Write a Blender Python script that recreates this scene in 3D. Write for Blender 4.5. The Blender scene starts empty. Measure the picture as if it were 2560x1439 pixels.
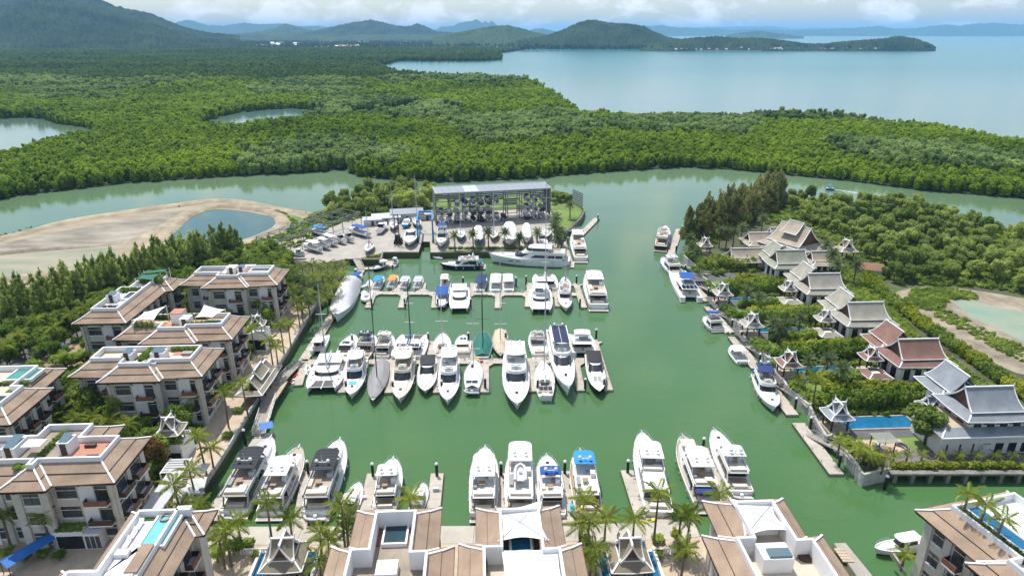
import bpy, math, random
import numpy as np
from mathutils import Vector, Matrix
R = math.radians
SC = bpy.context.scene
COL = SC.collection
random.seed(7)

# ---------------------------------------------------------------- camera
FPX, CAMH, HORIZON = 1650.0, 75.0, 80.0
PITCH = math.atan((719.5 - HORIZON) / FPX)
cam_data = bpy.data.cameras.new('camera')
cam_data.sensor_width = 36.0
cam_data.lens = 36.0 * FPX / 2560.0
cam_data.clip_start = 0.5
cam_data.clip_end = 90000.0
camera = bpy.data.objects.new('camera', cam_data)
COL.objects.link(camera)
camera.location = (0, 0, CAMH)
camera.rotation_euler = (math.pi / 2 - PITCH, 0, 0)
SC.camera = camera

# ---------------------------------------------------------------- sky, sun, exposure
SUN_EL, SUN_AZ = R(66), R(-30)          # azimuth measured from +Y (view direction), negative = to the left
sun_dir = Vector((math.sin(SUN_AZ) * math.cos(SUN_EL), math.cos(SUN_AZ) * math.cos(SUN_EL), math.sin(SUN_EL)))
world = bpy.data.worlds.new('World')
SC.world = world
world.use_nodes = True
wn, wl = world.node_tree.nodes, world.node_tree.links
wn.clear()
w_out = wn.new('ShaderNodeOutputWorld')
w_bg = wn.new('ShaderNodeBackground')
w_bg.inputs['Strength'].default_value = 0.15
w_sky = wn.new('ShaderNodeTexSky')
w_sky.sky_type = 'NISHITA'
w_sky.sun_disc = False
w_sky.sun_elevation = SUN_EL
w_sky.sun_rotation = SUN_AZ
w_sky.altitude = 50
w_sky.air_density = 1.0
w_sky.dust_density = 1.2
w_sky.ozone_density = 1.5
# thin broken cloud, the same all over the sky
w_tc = wn.new('ShaderNodeTexCoord')
w_map = wn.new('ShaderNodeMapping'); w_map.inputs['Scale'].default_value = (1.0, 1.0, 2.4)
wl.new(w_tc.outputs['Generated'], w_map.inputs['Vector'])
w_noise = wn.new('ShaderNodeTexNoise')
w_noise.inputs['Scale'].default_value = 13.0
w_noise.inputs['Detail'].default_value = 9.0
w_noise.inputs['Roughness'].default_value = 0.6
w_noise.inputs['Distortion'].default_value = 0.25
wl.new(w_map.outputs[0], w_noise.inputs['Vector'])
w_ramp = wn.new('ShaderNodeValToRGB')
w_ramp.color_ramp.elements[0].position = 0.49
w_ramp.color_ramp.elements[1].position = 0.62
wl.new(w_noise.outputs['Fac'], w_ramp.inputs['Fac'])
w_mix = wn.new('ShaderNodeMix'); w_mix.data_type = 'RGBA'
w_fac = wn.new('ShaderNodeMath'); w_fac.operation = 'MULTIPLY'; w_fac.inputs[1].default_value = 0.9
wl.new(w_ramp.outputs['Color'], w_fac.inputs[0])
wl.new(w_fac.outputs[0], w_mix.inputs['Factor'])
wl.new(w_sky.outputs['Color'], w_mix.inputs[6])
w_mix.inputs[7].default_value = (7.2, 7.2, 7.2, 1)
wl.new(w_mix.outputs[2], w_bg.inputs['Color'])
wl.new(w_bg.outputs[0], w_out.inputs['Surface'])

sun_data = bpy.data.lights.new('sun', 'SUN')
sun_data.energy = 4.6
sun_data.angle = R(0.53)
sun_data.color = (1.0, 0.955, 0.89)
sun = bpy.data.objects.new('sun', sun_data)
COL.objects.link(sun)
sun.rotation_euler = (-sun_dir).to_track_quat('-Z', 'Y').to_euler()
sun.location = (0, 0, 400)

SC.view_settings.view_transform = 'Standard'
SC.view_settings.look = 'None'
SC.view_settings.gamma = 1.0
SC.view_settings.exposure = 0.17
SC.view_settings.use_curve_mapping = False
SC.render.engine = 'CYCLES'
SC.cycles.max_bounces = 6
SC.cycles.diffuse_bounces = 3
SC.cycles.glossy_bounces = 3
SC.cycles.transmission_bounces = 4
SC.cycles.transparent_max_bounces = 6
SC.cycles.volume_bounces = 1
SC.cycles.use_denoising = True
SC.cycles.sample_clamp_indirect = 6.0

# ---------------------------------------------------------------- pixel of the photograph -> point on a level plane
CP, SP = math.cos(PITCH), math.sin(PITCH)
def P(px, py, z=0.0):
    dx, dy = (px - 1280.0) / FPX, (719.5 - py) / FPX
    ry, rz = CP + SP * dy, -SP + CP * dy
    t = (z - CAMH) / rz
    return Vector((dx * t, ry * t, z))
def PD(px, py, dist):
    """point seen at a pixel, at a given distance along +Y (for hills and other upright things)"""
    dx, dy = (px - 1280.0) / FPX, (719.5 - py) / FPX
    ry, rz = CP + SP * dy, -SP + CP * dy
    t = dist / ry
    return Vector((dx * t, dist, CAMH + rz * t))
def P2(px, py, z=0.0):
    v = P(px, py, z); return (v.x, v.y)
MAR = R(2.9)            # the marina's long axis leans 2.9 degrees to the left of the view

# ---------------------------------------------------------------- materials
MATS = {}
def nodes_of(m):
    return m.node_tree.nodes, m.node_tree.links
def mat(name, col, rough=0.6, metal=0.0, var=0.0, vscale=1.0, bump=0.0, bscale=8.0, spec=0.5, col2=None, space='OBJECT',
        emit=None, trans=0.0, ior=1.45, stretch=None, detail=4.0):
    if name in MATS: return MATS[name]
    m = bpy.data.materials.new(name); m.use_nodes = True
    n, l = nodes_of(m)
    b = n['Principled BSDF']
    b.inputs['Base Color'].default_value = (*col, 1)
    b.inputs['Roughness'].default_value = rough
    b.inputs['Metallic'].default_value = metal
    b.inputs['Specular IOR Level'].default_value = spec
    b.inputs['IOR'].default_value = ior
    if trans: b.inputs['Transmission Weight'].default_value = trans
    if var or bump or col2:
        if space == 'WORLD':
            g = n.new('ShaderNodeNewGeometry'); src = g.outputs['Position']
        else:
            tc = n.new('ShaderNodeTexCoord'); src = tc.outputs['Object']
        if stretch:
            mp = n.new('ShaderNodeMapping'); mp.inputs['Scale'].default_value = stretch
            l.new(src, mp.inputs['Vector']); src = mp.outputs['Vector']
    if var or col2:
        t = n.new('ShaderNodeTexNoise'); t.inputs['Scale'].default_value = vscale
        t.inputs['Detail'].default_value = detail; t.inputs['Roughness'].default_value = 0.65
        l.new(src, t.inputs['Vector'])
        r = n.new('ShaderNodeValToRGB')
        c2 = col2 if col2 else tuple(min(1, c * (1 + var)) for c in col)
        c1 = col if col2 else tuple(c * (1 - var) for c in col)
        r.color_ramp.elements[0].position = 0.32; r.color_ramp.elements[0].color = (*c1, 1)
        r.color_ramp.elements[1].position = 0.68; r.color_ramp.elements[1].color = (*c2, 1)
        l.new(t.outputs['Fac'], r.inputs['Fac'])
        l.new(r.outputs['Color'], b.inputs['Base Color'])
    if bump:
        t2 = n.new('ShaderNodeTexNoise'); t2.inputs['Scale'].default_value = bscale; t2.inputs['Detail'].default_value = 3
        l.new(src, t2.inputs['Vector'])
        bp = n.new('ShaderNodeBump'); bp.inputs['Strength'].default_value = bump; bp.inputs['Distance'].default_value = 0.1
        l.new(t2.outputs['Fac'], bp.inputs['Height']); l.new(bp.outputs['Normal'], b.inputs['Normal'])
    if emit: b.inputs['Emission Color'].default_value = (*emit, 1); b.inputs['Emission Strength'].default_value = 1
    MATS[name] = m
    return m

def leaf_mat(name, dark, light, wscale=0.02, transl=0.25, rough=0.55):
    """foliage: colour varies per leaf, per tree and in wide patches over the ground"""
    m = bpy.data.materials.new(name); m.use_nodes = True
    n, l = nodes_of(m)
    b = n['Principled BSDF']; b.inputs['Roughness'].default_value = rough; b.inputs['Specular IOR Level'].default_value = 0.08
    g = n.new('ShaderNodeNewGeometry'); oi = n.new('ShaderNodeObjectInfo')
    t = n.new('ShaderNodeTexNoise'); t.inputs['Scale'].default_value = wscale; t.inputs['Detail'].default_value = 3
    l.new(g.outputs['Position'], t.inputs['Vector'])
    a1 = n.new('ShaderNodeMath'); a1.operation = 'MULTIPLY_ADD'; a1.inputs[1].default_value = 0.46
    a2 = n.new('ShaderNodeMath'); a2.operation = 'MULTIPLY_ADD'; a2.inputs[1].default_value = 0.35; a2.inputs[2].default_value = 0.0
    l.new(g.outputs['Random Per Island'], a2.inputs[0])
    l.new(oi.outputs['Random'], a1.inputs[0]); l.new(a2.outputs[0], a1.inputs[2])
    a3 = n.new('ShaderNodeMath'); a3.operation = 'MULTIPLY_ADD'; a3.inputs[1].default_value = 1.3; a3.inputs[2].default_value = -0.52
    l.new(t.outputs['Fac'], a3.inputs[0])
    a4 = n.new('ShaderNodeMath'); a4.operation = 'ADD'; a4.use_clamp = True
    l.new(a1.outputs[0], a4.inputs[0]); l.new(a3.outputs[0], a4.inputs[1])
    r = n.new('ShaderNodeValToRGB')
    r.color_ramp.elements[0].color = (*dark, 1); r.color_ramp.elements[1].color = (*light, 1)
    r.color_ramp.elements[0].position = 0.1; r.color_ramp.elements[1].position = 0.95
    l.new(a4.outputs[0], r.inputs['Fac']); l.new(r.outputs['Color'], b.inputs['Base Color'])
    if transl:
        tr = n.new('ShaderNodeBsdfTranslucent'); l.new(r.outputs['Color'], tr.inputs['Color'])
        mx = n.new('ShaderNodeMixShader'); mx.inputs['Fac'].default_value = transl
        l.new(b.outputs[0], mx.inputs[1]); l.new(tr.outputs[0], mx.inputs[2])
        l.new(mx.outputs[0], n['Material Output'].inputs['Surface'])
    MATS[name] = m
    return m

# ---------------------------------------------------------------- mesh builder
class MB:
    def __init__(s): s.v = []; s.f = []; s.mi = []; s.cur = 0
    def m(s, i): s.cur = i; return s
    def face(s, idx): s.f.append(tuple(idx)); s.mi.append(s.cur)
    def add(s, vs, fs):
        o = len(s.v); s.v.extend([tuple(v) for v in vs])
        for f in fs: s.f.append(tuple(i + o for i in f)); s.mi.append(s.cur)
        return s
    def poly(s, pts): return s.add(pts, [tuple(range(len(pts)))])
    def box(s, x0, x1, y0, y1, z0, z1):
        vs = [(x0, y0, z0), (x1, y0, z0), (x1, y1, z0), (x0, y1, z0), (x0, y0, z1), (x1, y0, z1), (x1, y1, z1), (x0, y1, z1)]
        return s.add(vs, [(3, 2, 1, 0), (4, 5, 6, 7), (0, 1, 5, 4), (1, 2, 6, 5), (2, 3, 7, 6), (3, 0, 4, 7)])
    def prism(s, poly, z0, z1, top=True, bottom=False):
        n = len(poly)
        vs = [(p[0], p[1], z0) for p in poly] + [(p[0], p[1], z1) for p in poly]
        fs = [(i, (i + 1) % n, n + (i + 1) % n, n + i) for i in range(n)]
        if top: fs.append(tuple(range(n, 2 * n)))
        if bottom: fs.append(tuple(range(n - 1, -1, -1)))
        return s.add(vs, fs)
    def beam(s, a, b, w, h, up=(0, 0, 1)):
        """a bar of w x h from a to b"""
        a, b = Vector(a), Vector(b); d = (b - a)
        if d.length < 1e-6: return s
        d.normalize(); u = Vector(up)
        sd = d.cross(u)
        if sd.length < 1e-4: sd = d.cross(Vector((1, 0, 0)))
        sd.normalize(); u = sd.cross(d).normalized()
        q = [sd * (w / 2) * i + u * (h / 2) * j for i, j in ((-1, -1), (1, -1), (1, 1), (-1, 1))]
        vs = [a + k for k in q] + [b + k for k in q]
        return s.add(vs, [(0, 1, 5, 4), (1, 2, 6, 5), (2, 3, 7, 6), (3, 0, 4, 7), (3, 2, 1, 0), (4, 5, 6, 7)])
    def tube(s, pts, r, n=6, cap=True):
        pts = [Vector(p) for p in pts]
        rs = r if isinstance(r, (list, tuple)) else [r] * len(pts)
        rings = []
        for i, p in enumerate(pts):
            d = (pts[min(i + 1, len(pts) - 1)] - pts[max(i - 1, 0)])
            d = d.normalized() if d.length > 1e-9 else Vector((0, 0, 1))
            a = d.cross(Vector((0, 0, 1)))
            if a.length < 1e-3: a = Vector((1, 0, 0))
            a.normalize(); b = d.cross(a)
            rings.append([p + (a * math.cos(k * 2 * math.pi / n) + b * math.sin(k * 2 * math.pi / n)) * rs[i] for k in range(n)])
        return s.loft(rings, True, cap)
    def loft(s, rings, closed=True, cap=False):
        n = len(rings[0]); vs = [p for r in rings for p in r]; fs = []
        for i in range(len(rings) - 1):
            for k in range(n if closed else n - 1):
                k2 = (k + 1) % n
                fs.append((i * n + k, i * n + k2, (i + 1) * n + k2, (i + 1) * n + k))
        if cap:
            fs.append(tuple(range(n - 1, -1, -1))); o = (len(rings) - 1) * n
            fs.append(tuple(range(o, o + n)))
        return s.add(vs, fs)
    def lathe(s, prof, cx=0, cy=0, n=12):
        rings = [[(cx + r * math.cos(k * 2 * math.pi / n), cy + r * math.sin(k * 2 * math.pi / n), z) for k in range(n)] for r, z in prof]
        return s.loft(rings, True, True)
    def mesh(s, name, mats, smooth=None):
        me = bpy.data.meshes.new(name)
        me.from_pydata(s.v, [], s.f)
        ml = mats if isinstance(mats, (list, tuple)) else [mats]
        for mm in ml: me.materials.append(mm)
        if len(ml) > 1: me.polygons.foreach_set('material_index', s.mi)
        if smooth is not None:
            me.polygons.foreach_set('use_smooth', [True] * len(s.f))
            me.set_sharp_from_angle(angle=R(smooth))
        me.update()
        return me
    def build(s, name, mats, parent=None, smooth=None):
        return put(name, s.mesh(name, mats, smooth), parent)

def put(name, me, parent=None, loc=None, rz=0.0, sc=None):
    o = bpy.data.objects.new(name, me); COL.objects.link(o)
    if parent is not None: o.parent = parent
    if loc is not None: o.location = loc
    if rz: o.rotation_euler = (0, 0, rz)
    if sc is not None: o.scale = sc if isinstance(sc, (tuple, list)) else (sc, sc, sc)
    return o
def tag(o, label, cat, group=None):
    o['label'] = label; o['category'] = cat
    if group: o['group'] = group
    return o
def thing(name, label, cat, loc=(0, 0, 0), rz=0.0, group=None, sc=None):
    o = bpy.data.objects.new(name, None); COL.objects.link(o)
    o.empty_display_size = 0.5
    o.location = loc; o.rotation_euler = (0, 0, rz)
    if sc is not None: o.scale = sc if isinstance(sc, (tuple, list)) else (sc, sc, sc)
    return tag(o, label, cat, group)
def struct(o): o['kind'] = 'structure'; return o
def stuff(o, label=None):
    o['kind'] = 'stuff'
    if label: o['label'] = label
    return o

# ---------------------------------------------------------------- 2-D polygons
def area2(p): return sum(p[i][0] * p[(i + 1) % len(p)][1] - p[(i + 1) % len(p)][0] * p[i][1] for i in range(len(p))) / 2
def ccw(p): return list(p) if area2(p) > 0 else list(reversed(p))
def offset(poly, d):
    """grow (d>0) a counter-clockwise polygon by d with mitred corners"""
    n = len(poly); out = []
    for i in range(n):
        a, b, c = Vector(poly[i - 1][:2]), Vector(poly[i][:2]), Vector(poly[(i + 1) % n][:2])
        e1, e2 = (b - a).normalized(), (c - b).normalized()
        n1, n2 = Vector((e1.y, -e1.x)), Vector((e2.y, -e2.x))
        k = n1 + n2; k = k / max(0.25, (1 + n1.dot(n2)))
        out.append((b.x + k.x * d, b.y + k.y * d))
    return out
def smooth_poly(p, it=2):
    for _ in range(it):
        q = []
        for i in range(len(p)):
            a, b = p[i], p[(i + 1) % len(p)]
            q.append((a[0] * .75 + b[0] * .25, a[1] * .75 + b[1] * .25)); q.append((a[0] * .25 + b[0] * .75, a[1] * .25 + b[1] * .75))
        p = q
    return p
def inside(poly, xs, ys):
    xs = np.asarray(xs); ys = np.asarray(ys); c = np.zeros(xs.shape, bool)
    n = len(poly)
    for i in range(n):
        x1, y1 = poly[i][:2]; x2, y2 = poly[i - 1][:2]
        k = ((y1 > ys) != (y2 > ys)) & (xs < (x2 - x1) * (ys - y1) / ((y2 - y1) or 1e-9) + x1)
        c ^= k
    return c

# ================================================================ noise
def _h(ix, iy, s):
    a = (ix * 374761393 + iy * 668265263 + s * 974634777) & 0xffffffff
    a = ((a ^ (a >> 13)) * 1274126177) & 0xffffffff
    return ((a ^ (a >> 16)) & 0xffff) / 65535.0
def vnoise(x, y, s=0):
    ix, iy = np.floor(x).astype(np.int64), np.floor(y).astype(np.int64)
    fx, fy = x - ix, y - iy
    fx = fx * fx * (3 - 2 * fx); fy = fy * fy * (3 - 2 * fy)
    return (_h(ix, iy, s) * (1 - fx) + _h(ix + 1, iy, s) * fx) * (1 - fy) + (_h(ix, iy + 1, s) * (1 - fx) + _h(ix + 1, iy + 1, s) * fx) * fy
def fbm(x, y, o=4, s=0):
    r = 0.0; a = 0.5
    for k in range(o):
        r = r + a * vnoise(x * 2 ** k, y * 2 ** k, s + k); a *= 0.5
    return r

# ================================================================ water
def water_mat():
    m = bpy.data.materials.new('turbid_water'); m.use_nodes = True
    n, l = nodes_of(m); b = n['Principled BSDF']
    g = n.new('ShaderNodeNewGeometry'); sp = n.new('ShaderNodeSeparateXYZ'); l.new(g.outputs['Position'], sp.inputs[0])
    # the silty creek and the open bay are paler and bluer than the enclosed marina basin
    nz = n.new('ShaderNodeTexNoise'); nz.inputs['Scale'].default_value = 0.012; nz.inputs['Detail'].default_value = 4
    mp = n.new('ShaderNodeMapping'); mp.inputs['Scale'].default_value = (0.5, 1.0, 1.0)
    l.new(g.outputs['Position'], mp.inputs['Vector']); l.new(mp.outputs[0], nz.inputs['Vector'])
    ad = n.new('ShaderNodeMath'); ad.operation = 'MULTIPLY_ADD'; ad.inputs[1].default_value = 70.0
    l.new(nz.outputs['Fac'], ad.inputs[0]); l.new(sp.outputs['Y'], ad.inputs[2])
    mr = n.new('ShaderNodeMapRange'); mr.inputs['From Min'].default_value = 60; mr.inputs['From Max'].default_value = 1660
    l.new(ad.outputs[0], mr.inputs['Value'])
    r = n.new('ShaderNodeValToRGB'); cr = r.color_ramp
    cr.elements[0].position = 0.0; cr.elements[0].color = (0.060, 0.150, 0.042, 1)
    cr.elements[1].position = 1.0; cr.elements[1].color = (0.035, 0.165, 0.165, 1)
    for p, c in ((0.06, (0.066, 0.150, 0.054, 1)), (0.13, (0.080, 0.155, 0.074, 1)), (0.20, (0.120, 0.190, 0.105, 1)), (0.26, (0.130, 0.195, 0.118, 1)), (0.42, (0.085, 0.155, 0.142, 1))):
        e = cr.elements.new(p); e.color = c
    l.new(mr.outputs[0], r.inputs['Fac'])
    # long streaks of slightly different silt on the bay
    nz2 = n.new('ShaderNodeTexNoise'); nz2.inputs['Scale'].default_value = 0.0016; nz2.inputs['Detail'].default_value = 6; nz2.inputs['Roughness'].default_value = 0.6
    mp2 = n.new('ShaderNodeMapping'); mp2.inputs['Scale'].default_value = (0.6, 1.5, 1.0)
    l.new(g.outputs['Position'], mp2.inputs['Vector']); l.new(mp2.outputs[0], nz2.inputs['Vector'])
    nz3 = n.new('ShaderNodeTexNoise'); nz3.inputs['Scale'].default_value = 0.028; nz3.inputs['Detail'].default_value = 5; nz3.inputs['Roughness'].default_value = 0.6; l.new(mp2.outputs[0], nz3.inputs['Vector'])  # wind patches on the basin, their lighter sheen put into the colour
    nav = n.new('ShaderNodeMath'); nav.operation = 'MULTIPLY_ADD'; nav.inputs[1].default_value = 0.45; l.new(nz3.outputs['Fac'], nav.inputs[0]); nsc = n.new('ShaderNodeMath'); nsc.operation = 'MULTIPLY'; nsc.inputs[1].default_value = 0.55; l.new(nz2.outputs['Fac'], nsc.inputs[0]); l.new(nsc.outputs[0], nav.inputs[2])
    hs = n.new('ShaderNodeHueSaturation')
    vv = n.new('ShaderNodeMapRange'); vv.inputs['From Min'].default_value = 0.3; vv.inputs['From Max'].default_value = 0.7
    vv.inputs['To Min'].default_value = 0.86; vv.inputs['To Max'].default_value = 1.12
    l.new(nav.outputs[0], vv.inputs['Value']); l.new(vv.outputs[0], hs.inputs['Value'])
    l.new(r.outputs['Color'], hs.inputs['Color']); l.new(hs.outputs[0], b.inputs['Base Color'])
    b.inputs['IOR'].default_value = 1.333
    b.inputs['Specular IOR Level'].default_value = 0.5
    rr = n.new('ShaderNodeMapRange'); rr.inputs['From Min'].default_value = 250; rr.inputs['From Max'].default_value = 1500
    rr.inputs['To Min'].default_value = 0.06; rr.inputs['To Max'].default_value = 0.22
    l.new(sp.outputs['Y'], rr.inputs['Value']); l.new(rr.outputs[0], b.inputs['Roughness'])
    w1 = n.new('ShaderNodeTexNoise'); w1.inputs['Scale'].default_value = 0.55; w1.inputs['Detail'].default_value = 4; w1.inputs['Roughness'].default_value = 0.55
    l.new(g.outputs['Position'], w1.inputs['Vector'])
    w2 = n.new('ShaderNodeTexNoise'); w2.inputs['Scale'].default_value = 0.03; w2.inputs['Detail'].default_value = 3
    l.new(g.outputs['Position'], w2.inputs['Vector'])
    ml = n.new('ShaderNodeMath'); ml.operation = 'MULTIPLY'; l.new(w1.outputs['Fac'], ml.inputs[0]); l.new(w2.outputs['Fac'], ml.inputs[1])
    bp = n.new('ShaderNodeBump'); bp.inputs['Strength'].default_value = 0.30; bp.inputs['Distance'].default_value = 0.22
    l.new(ml.outputs[0], bp.inputs['Height']); l.new(bp.outputs[0], b.inputs['Normal'])
    return m
WATER = water_mat()
g = MB()
xs = [-42000, -8000, -2000, -500, 500, 2000, 8000, 42000]; ys = [-400, 100, 400, 1000, 3000, 9000, 42000]
for j in ys:
    for i in xs: g.v.append((i, j, 0.0))
for j in range(len(ys) - 1):
    for i in range(len(xs) - 1):
        a = j * len(xs) + i; g.f.append((a, a + 1, a + 1 + len(xs), a + len(xs))); g.mi.append(0)
struct(g.build('water', WATER))

# ================================================================ ground materials
CONC = mat('pale_concrete', (0.36, 0.335, 0.29), 0.85, var=0.16, vscale=0.25, bump=0.1, bscale=6, space='WORLD')
CONC_D = mat('weathered_concrete', (0.20, 0.195, 0.17), 0.9, var=0.35, vscale=0.5, bump=0.2, bscale=3, space='WORLD')
DOCKM = mat('pontoon_concrete', (0.42, 0.385, 0.325), 0.8, var=0.14, vscale=0.35, bump=0.08, bscale=5, space='WORLD')
PAVE = mat('sandstone_paving', (0.45, 0.365, 0.265), 0.85, var=0.16, vscale=0.6, bump=0.12, bscale=4, space='WORLD')
SAND = mat('dry_sand', (0.25, 0.205, 0.14), 0.95, col2=(0.385, 0.33, 0.24), vscale=0.10, bump=0.7, bscale=0.7, space='WORLD', detail=10, stretch=(.6, 1.6, 1))
SILT = mat('grey_silt', (0.13, 0.118, 0.092), 0.9, col2=(0.36, 0.32, 0.255), vscale=0.05, bump=0.5, bscale=0.4, space='WORLD', detail=8, stretch=(1, 2.2, 1))
SOIL = mat('dark_garden_soil', (0.05, 0.055, 0.03), 0.95, col2=(0.10, 0.12, 0.045), vscale=0.12, bump=0.4, bscale=1.5, space='WORLD')
MUD = mat('mangrove_mud', (0.030, 0.038, 0.018), 0.9, var=0.3, vscale=0.05, space='WORLD')
GRASSM = mat('mown_grass', (0.075, 0.14, 0.025), 0.9, col2=(0.17, 0.24, 0.055), vscale=0.15, bump=0.5, bscale=4, space='WORLD')
ASPH = mat('grey_lane_asphalt', (0.115, 0.112, 0.11), 0.9, var=0.2, vscale=0.2, bump=0.1, bscale=10, space='WORLD')
CLAY = mat('pale_salt_flat', (0.35, 0.31, 0.225), 0.9, col2=(0.18, 0.215, 0.16), vscale=0.05, bump=0.4, bscale=0.6, space='WORLD', detail=10, stretch=(.6, 2, 1))
LAKE = mat('pond_water', (0.045, 0.105, 0.085), 0.04, var=0.08, vscale=0.02, space='WORLD', ior=1.33)

def sheet(name, poly, z, m, skirt=None, sm=0, parent=None):
    """a level piece of ground with a skirt down to `skirt`"""
    poly = ccw(poly)
    if sm: poly = smooth_poly(poly, sm)
    b = MB()
    if skirt is None: b.poly([(x, y, z) for x, y in poly])
    else: b.prism(poly, skirt, z)
    o = b.build(name, m, parent)
    # triangulate long concave outlines cleanly
    import bmesh
    bm = bmesh.new(); bm.from_mesh(o.data)
    bmesh.ops.triangulate(bm, faces=[f for f in bm.faces if len(f.verts) > 4], ngon_method='EAR_CLIP')
    bm.to_mesh(o.data); bm.free()
    return o
def pz(l, z): return [P2(a, b, z) for a, b in l]

QZ = 2.0      # level of the quays and gardens above the water
# ---- the left bank: creek shore, boatyard, seawall of the marina, promenade, front quay
left_shore = ([(-900, 700), (-300, 640), (0, 597), (176, 549), (404, 517), (545, 497), (620, 505), (703, 522), (774, 531), (830, 522), (880, 498), (935, 476), (1000, 474), (1075, 486)]
              + [(1200, 492), (1370, 484), (1420, 500), (1452, 514), (1462, 527), (1450, 548), (1412, 582), (1399, 626), (1250, 630), (1076, 633), (1074, 604), (1055, 604), (1046, 632), (957, 632), (952, 650), (864, 649)]
              + [(846, 702), (824, 742), (790, 766), (760, 815), (700, 915), (627, 1031), (573, 1122), (476, 1272), (440, 1361)])
front_shore = [(1000, 1360), (1700, 1347), (1815, 1330), (1870, 1375), (2020, 1400), (2083, 1365), (2112, 1365), (2200, 1480)]
low = [P2(a, b, QZ) for a, b in left_shore] + [P2(a, b, QZ) for a, b in front_shore]
low += [(low[-1][0] + 10, 35), (-420, 35), (-420, low[0][1])]
struct(sheet('ground_west_bank', low, QZ, SOIL, -1.0))
struct(sheet('sand_flat', pz([(-600, 665), (0, 604), (176, 556), (404, 524), (545, 504), (620, 512), (703, 529), (770, 538), (775, 552), (690, 596), (640, 605), (600, 640), (540, 640), (300, 720), (0, 800), (-600, 960)], QZ), QZ + .004, SAND))
# silt basins and the pond, each a sunk floor ringed by low bunds
struct(sheet('silt_basin', pz([(-300, 654), (0, 610), (180, 572), (400, 533), (484, 522), (440, 555), (370, 590), (300, 608), (160, 618), (0, 626), (-300, 668)], QZ), QZ + .006, SILT, sm=1))
struct(sheet('salt_flat', pz([(-300, 684), (0, 638), (150, 628), (290, 618), (290, 640), (200, 668), (60, 690), (0, 696), (-300, 750)], QZ), QZ + .0095, CLAY, sm=1))
pond_px = [(415, 592), (440, 566), (470, 545), (505, 528), (545, 522), (600, 526), (650, 534), (690, 545), (707, 556), (700, 568), (660, 584), (595, 602), (500, 640), (420, 640)]
struct(sheet('pond', smooth_poly(pz(pond_px, QZ), 2), QZ + .012, LAKE))
BUND = mat('earth_bund', (0.20, 0.165, 0.11), 0.95, col2=(0.43, 0.36, 0.26), vscale=0.16, bump=0.8, bscale=0.8, space='WORLD', detail=7)
def bund(name, px, w, h, m, grass=False):
    pts = [Vector((*P2(a, b, QZ), 0)) for a, b in px]
    # resample
    q = []
    for i in range(len(pts) - 1):
        k = max(1, int((pts[i + 1] - pts[i]).length / 6))
        for j in range(k): q.append(pts[i].lerp(pts[i + 1], j / k))
    q.append(pts[-1])
    for _ in range(2): q = [q[0]] + [(q[i - 1] + q[i] * 2 + q[i + 1]) / 4 for i in range(1, len(q) - 1)] + [q[-1]]
    rings = []; rnd = random.Random(len(px))
    for i, p in enumerate(q):
        d = (q[min(i + 1, len(q) - 1)] - q[max(i - 1, 0)]).normalized(); s = Vector((-d.y, d.x, 0))
        hh = h * rnd.uniform(.8, 1.15) * min(1, (i + .02) / 3, (len(q) - 1 - i + .02) / 3)
        row = []
        for k, zz in ((-1, -.05), (-.62, .8), (-.3, 1), (.3, 1), (.6, .75), (1, -.05)):
            row.append(p + s * (k * w / 2 * rnd.uniform(.92, 1.08)) + Vector((0, 0, QZ + hh * zz * rnd.uniform(.9, 1.05))))
        rings.append(row)
    return struct(MB().loft(rings, False).build(name, m, None, 50))
bund('bund_creek_side', [(-300, 640), (0, 600), (176, 552), (404, 519), (545, 499), (620, 508), (703, 526), (770, 536)], 7, .9, BUND)
bund('bund_pond_rim', [(330, 640), (400, 600), (432, 566), (465, 540), (505, 521), (548, 514), (610, 518), (665, 527), (705, 541), (722, 556), (708, 574), (660, 590), (600, 606)], 6, 1.3, BUND)
bund('bund_middle', [(310, 612), (360, 592), (430, 560), (470, 532), (490, 519)], 6, 1.2, BUND)
bund('bund_cross', [(-200, 664), (0, 632), (160, 621), (290, 611), (312, 606)], 4, 1.0, mat('dark_clay_bund', (0.27, 0.235, 0.18), 0.95, var=.3, vscale=.2, bump=.6, bscale=1, space='WORLD'))
bund('bund_south', [(-200, 735), (0, 700), (120, 690), (300, 660), (360, 648)], 5, 1.0, BUND)
# grass beside the pond and the yard
struct(sheet('grass_pond_edge', pz([(620, 606), (700, 585), (728, 562), (716, 540), (700, 530), (760, 545), (778, 560), (760, 580), (700, 610), (690, 640), (600, 650), (590, 625)], QZ), QZ + .016, GRASSM, sm=1))
struct(sheet('yard_sand_track', pz([(690, 610), (765, 578), (812, 548), (840, 560), (800, 590), (720, 630), (690, 640)], QZ), QZ + .020, SAND))
struct(sheet('yard_apron', pz([(700, 640), (690, 620), (800, 580), (850, 560), (880, 540), (1000, 530), (1080, 535), (1372, 520), (1390, 560), (1398, 580), (1392, 618), (1320, 622), (1120, 626), (1077, 632), (1075, 604), (1055, 604), (1046, 631), (957, 631), (940, 636), (900, 645), (864, 647), (790, 660), (740, 650)], QZ), QZ + .024, CONC))
struct(sheet('grass_point', pz([(1374, 505), (1415, 504), (1448, 517), (1456, 527), (1445, 546), (1412, 578), (1396, 560), (1380, 525)], QZ), QZ + .028, GRASSM))
struct(sheet('grass_behind_rack', pz([(1078, 500), (1370, 488), (1372, 516), (1080, 531)], QZ), QZ + .028, GRASSM))
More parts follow.
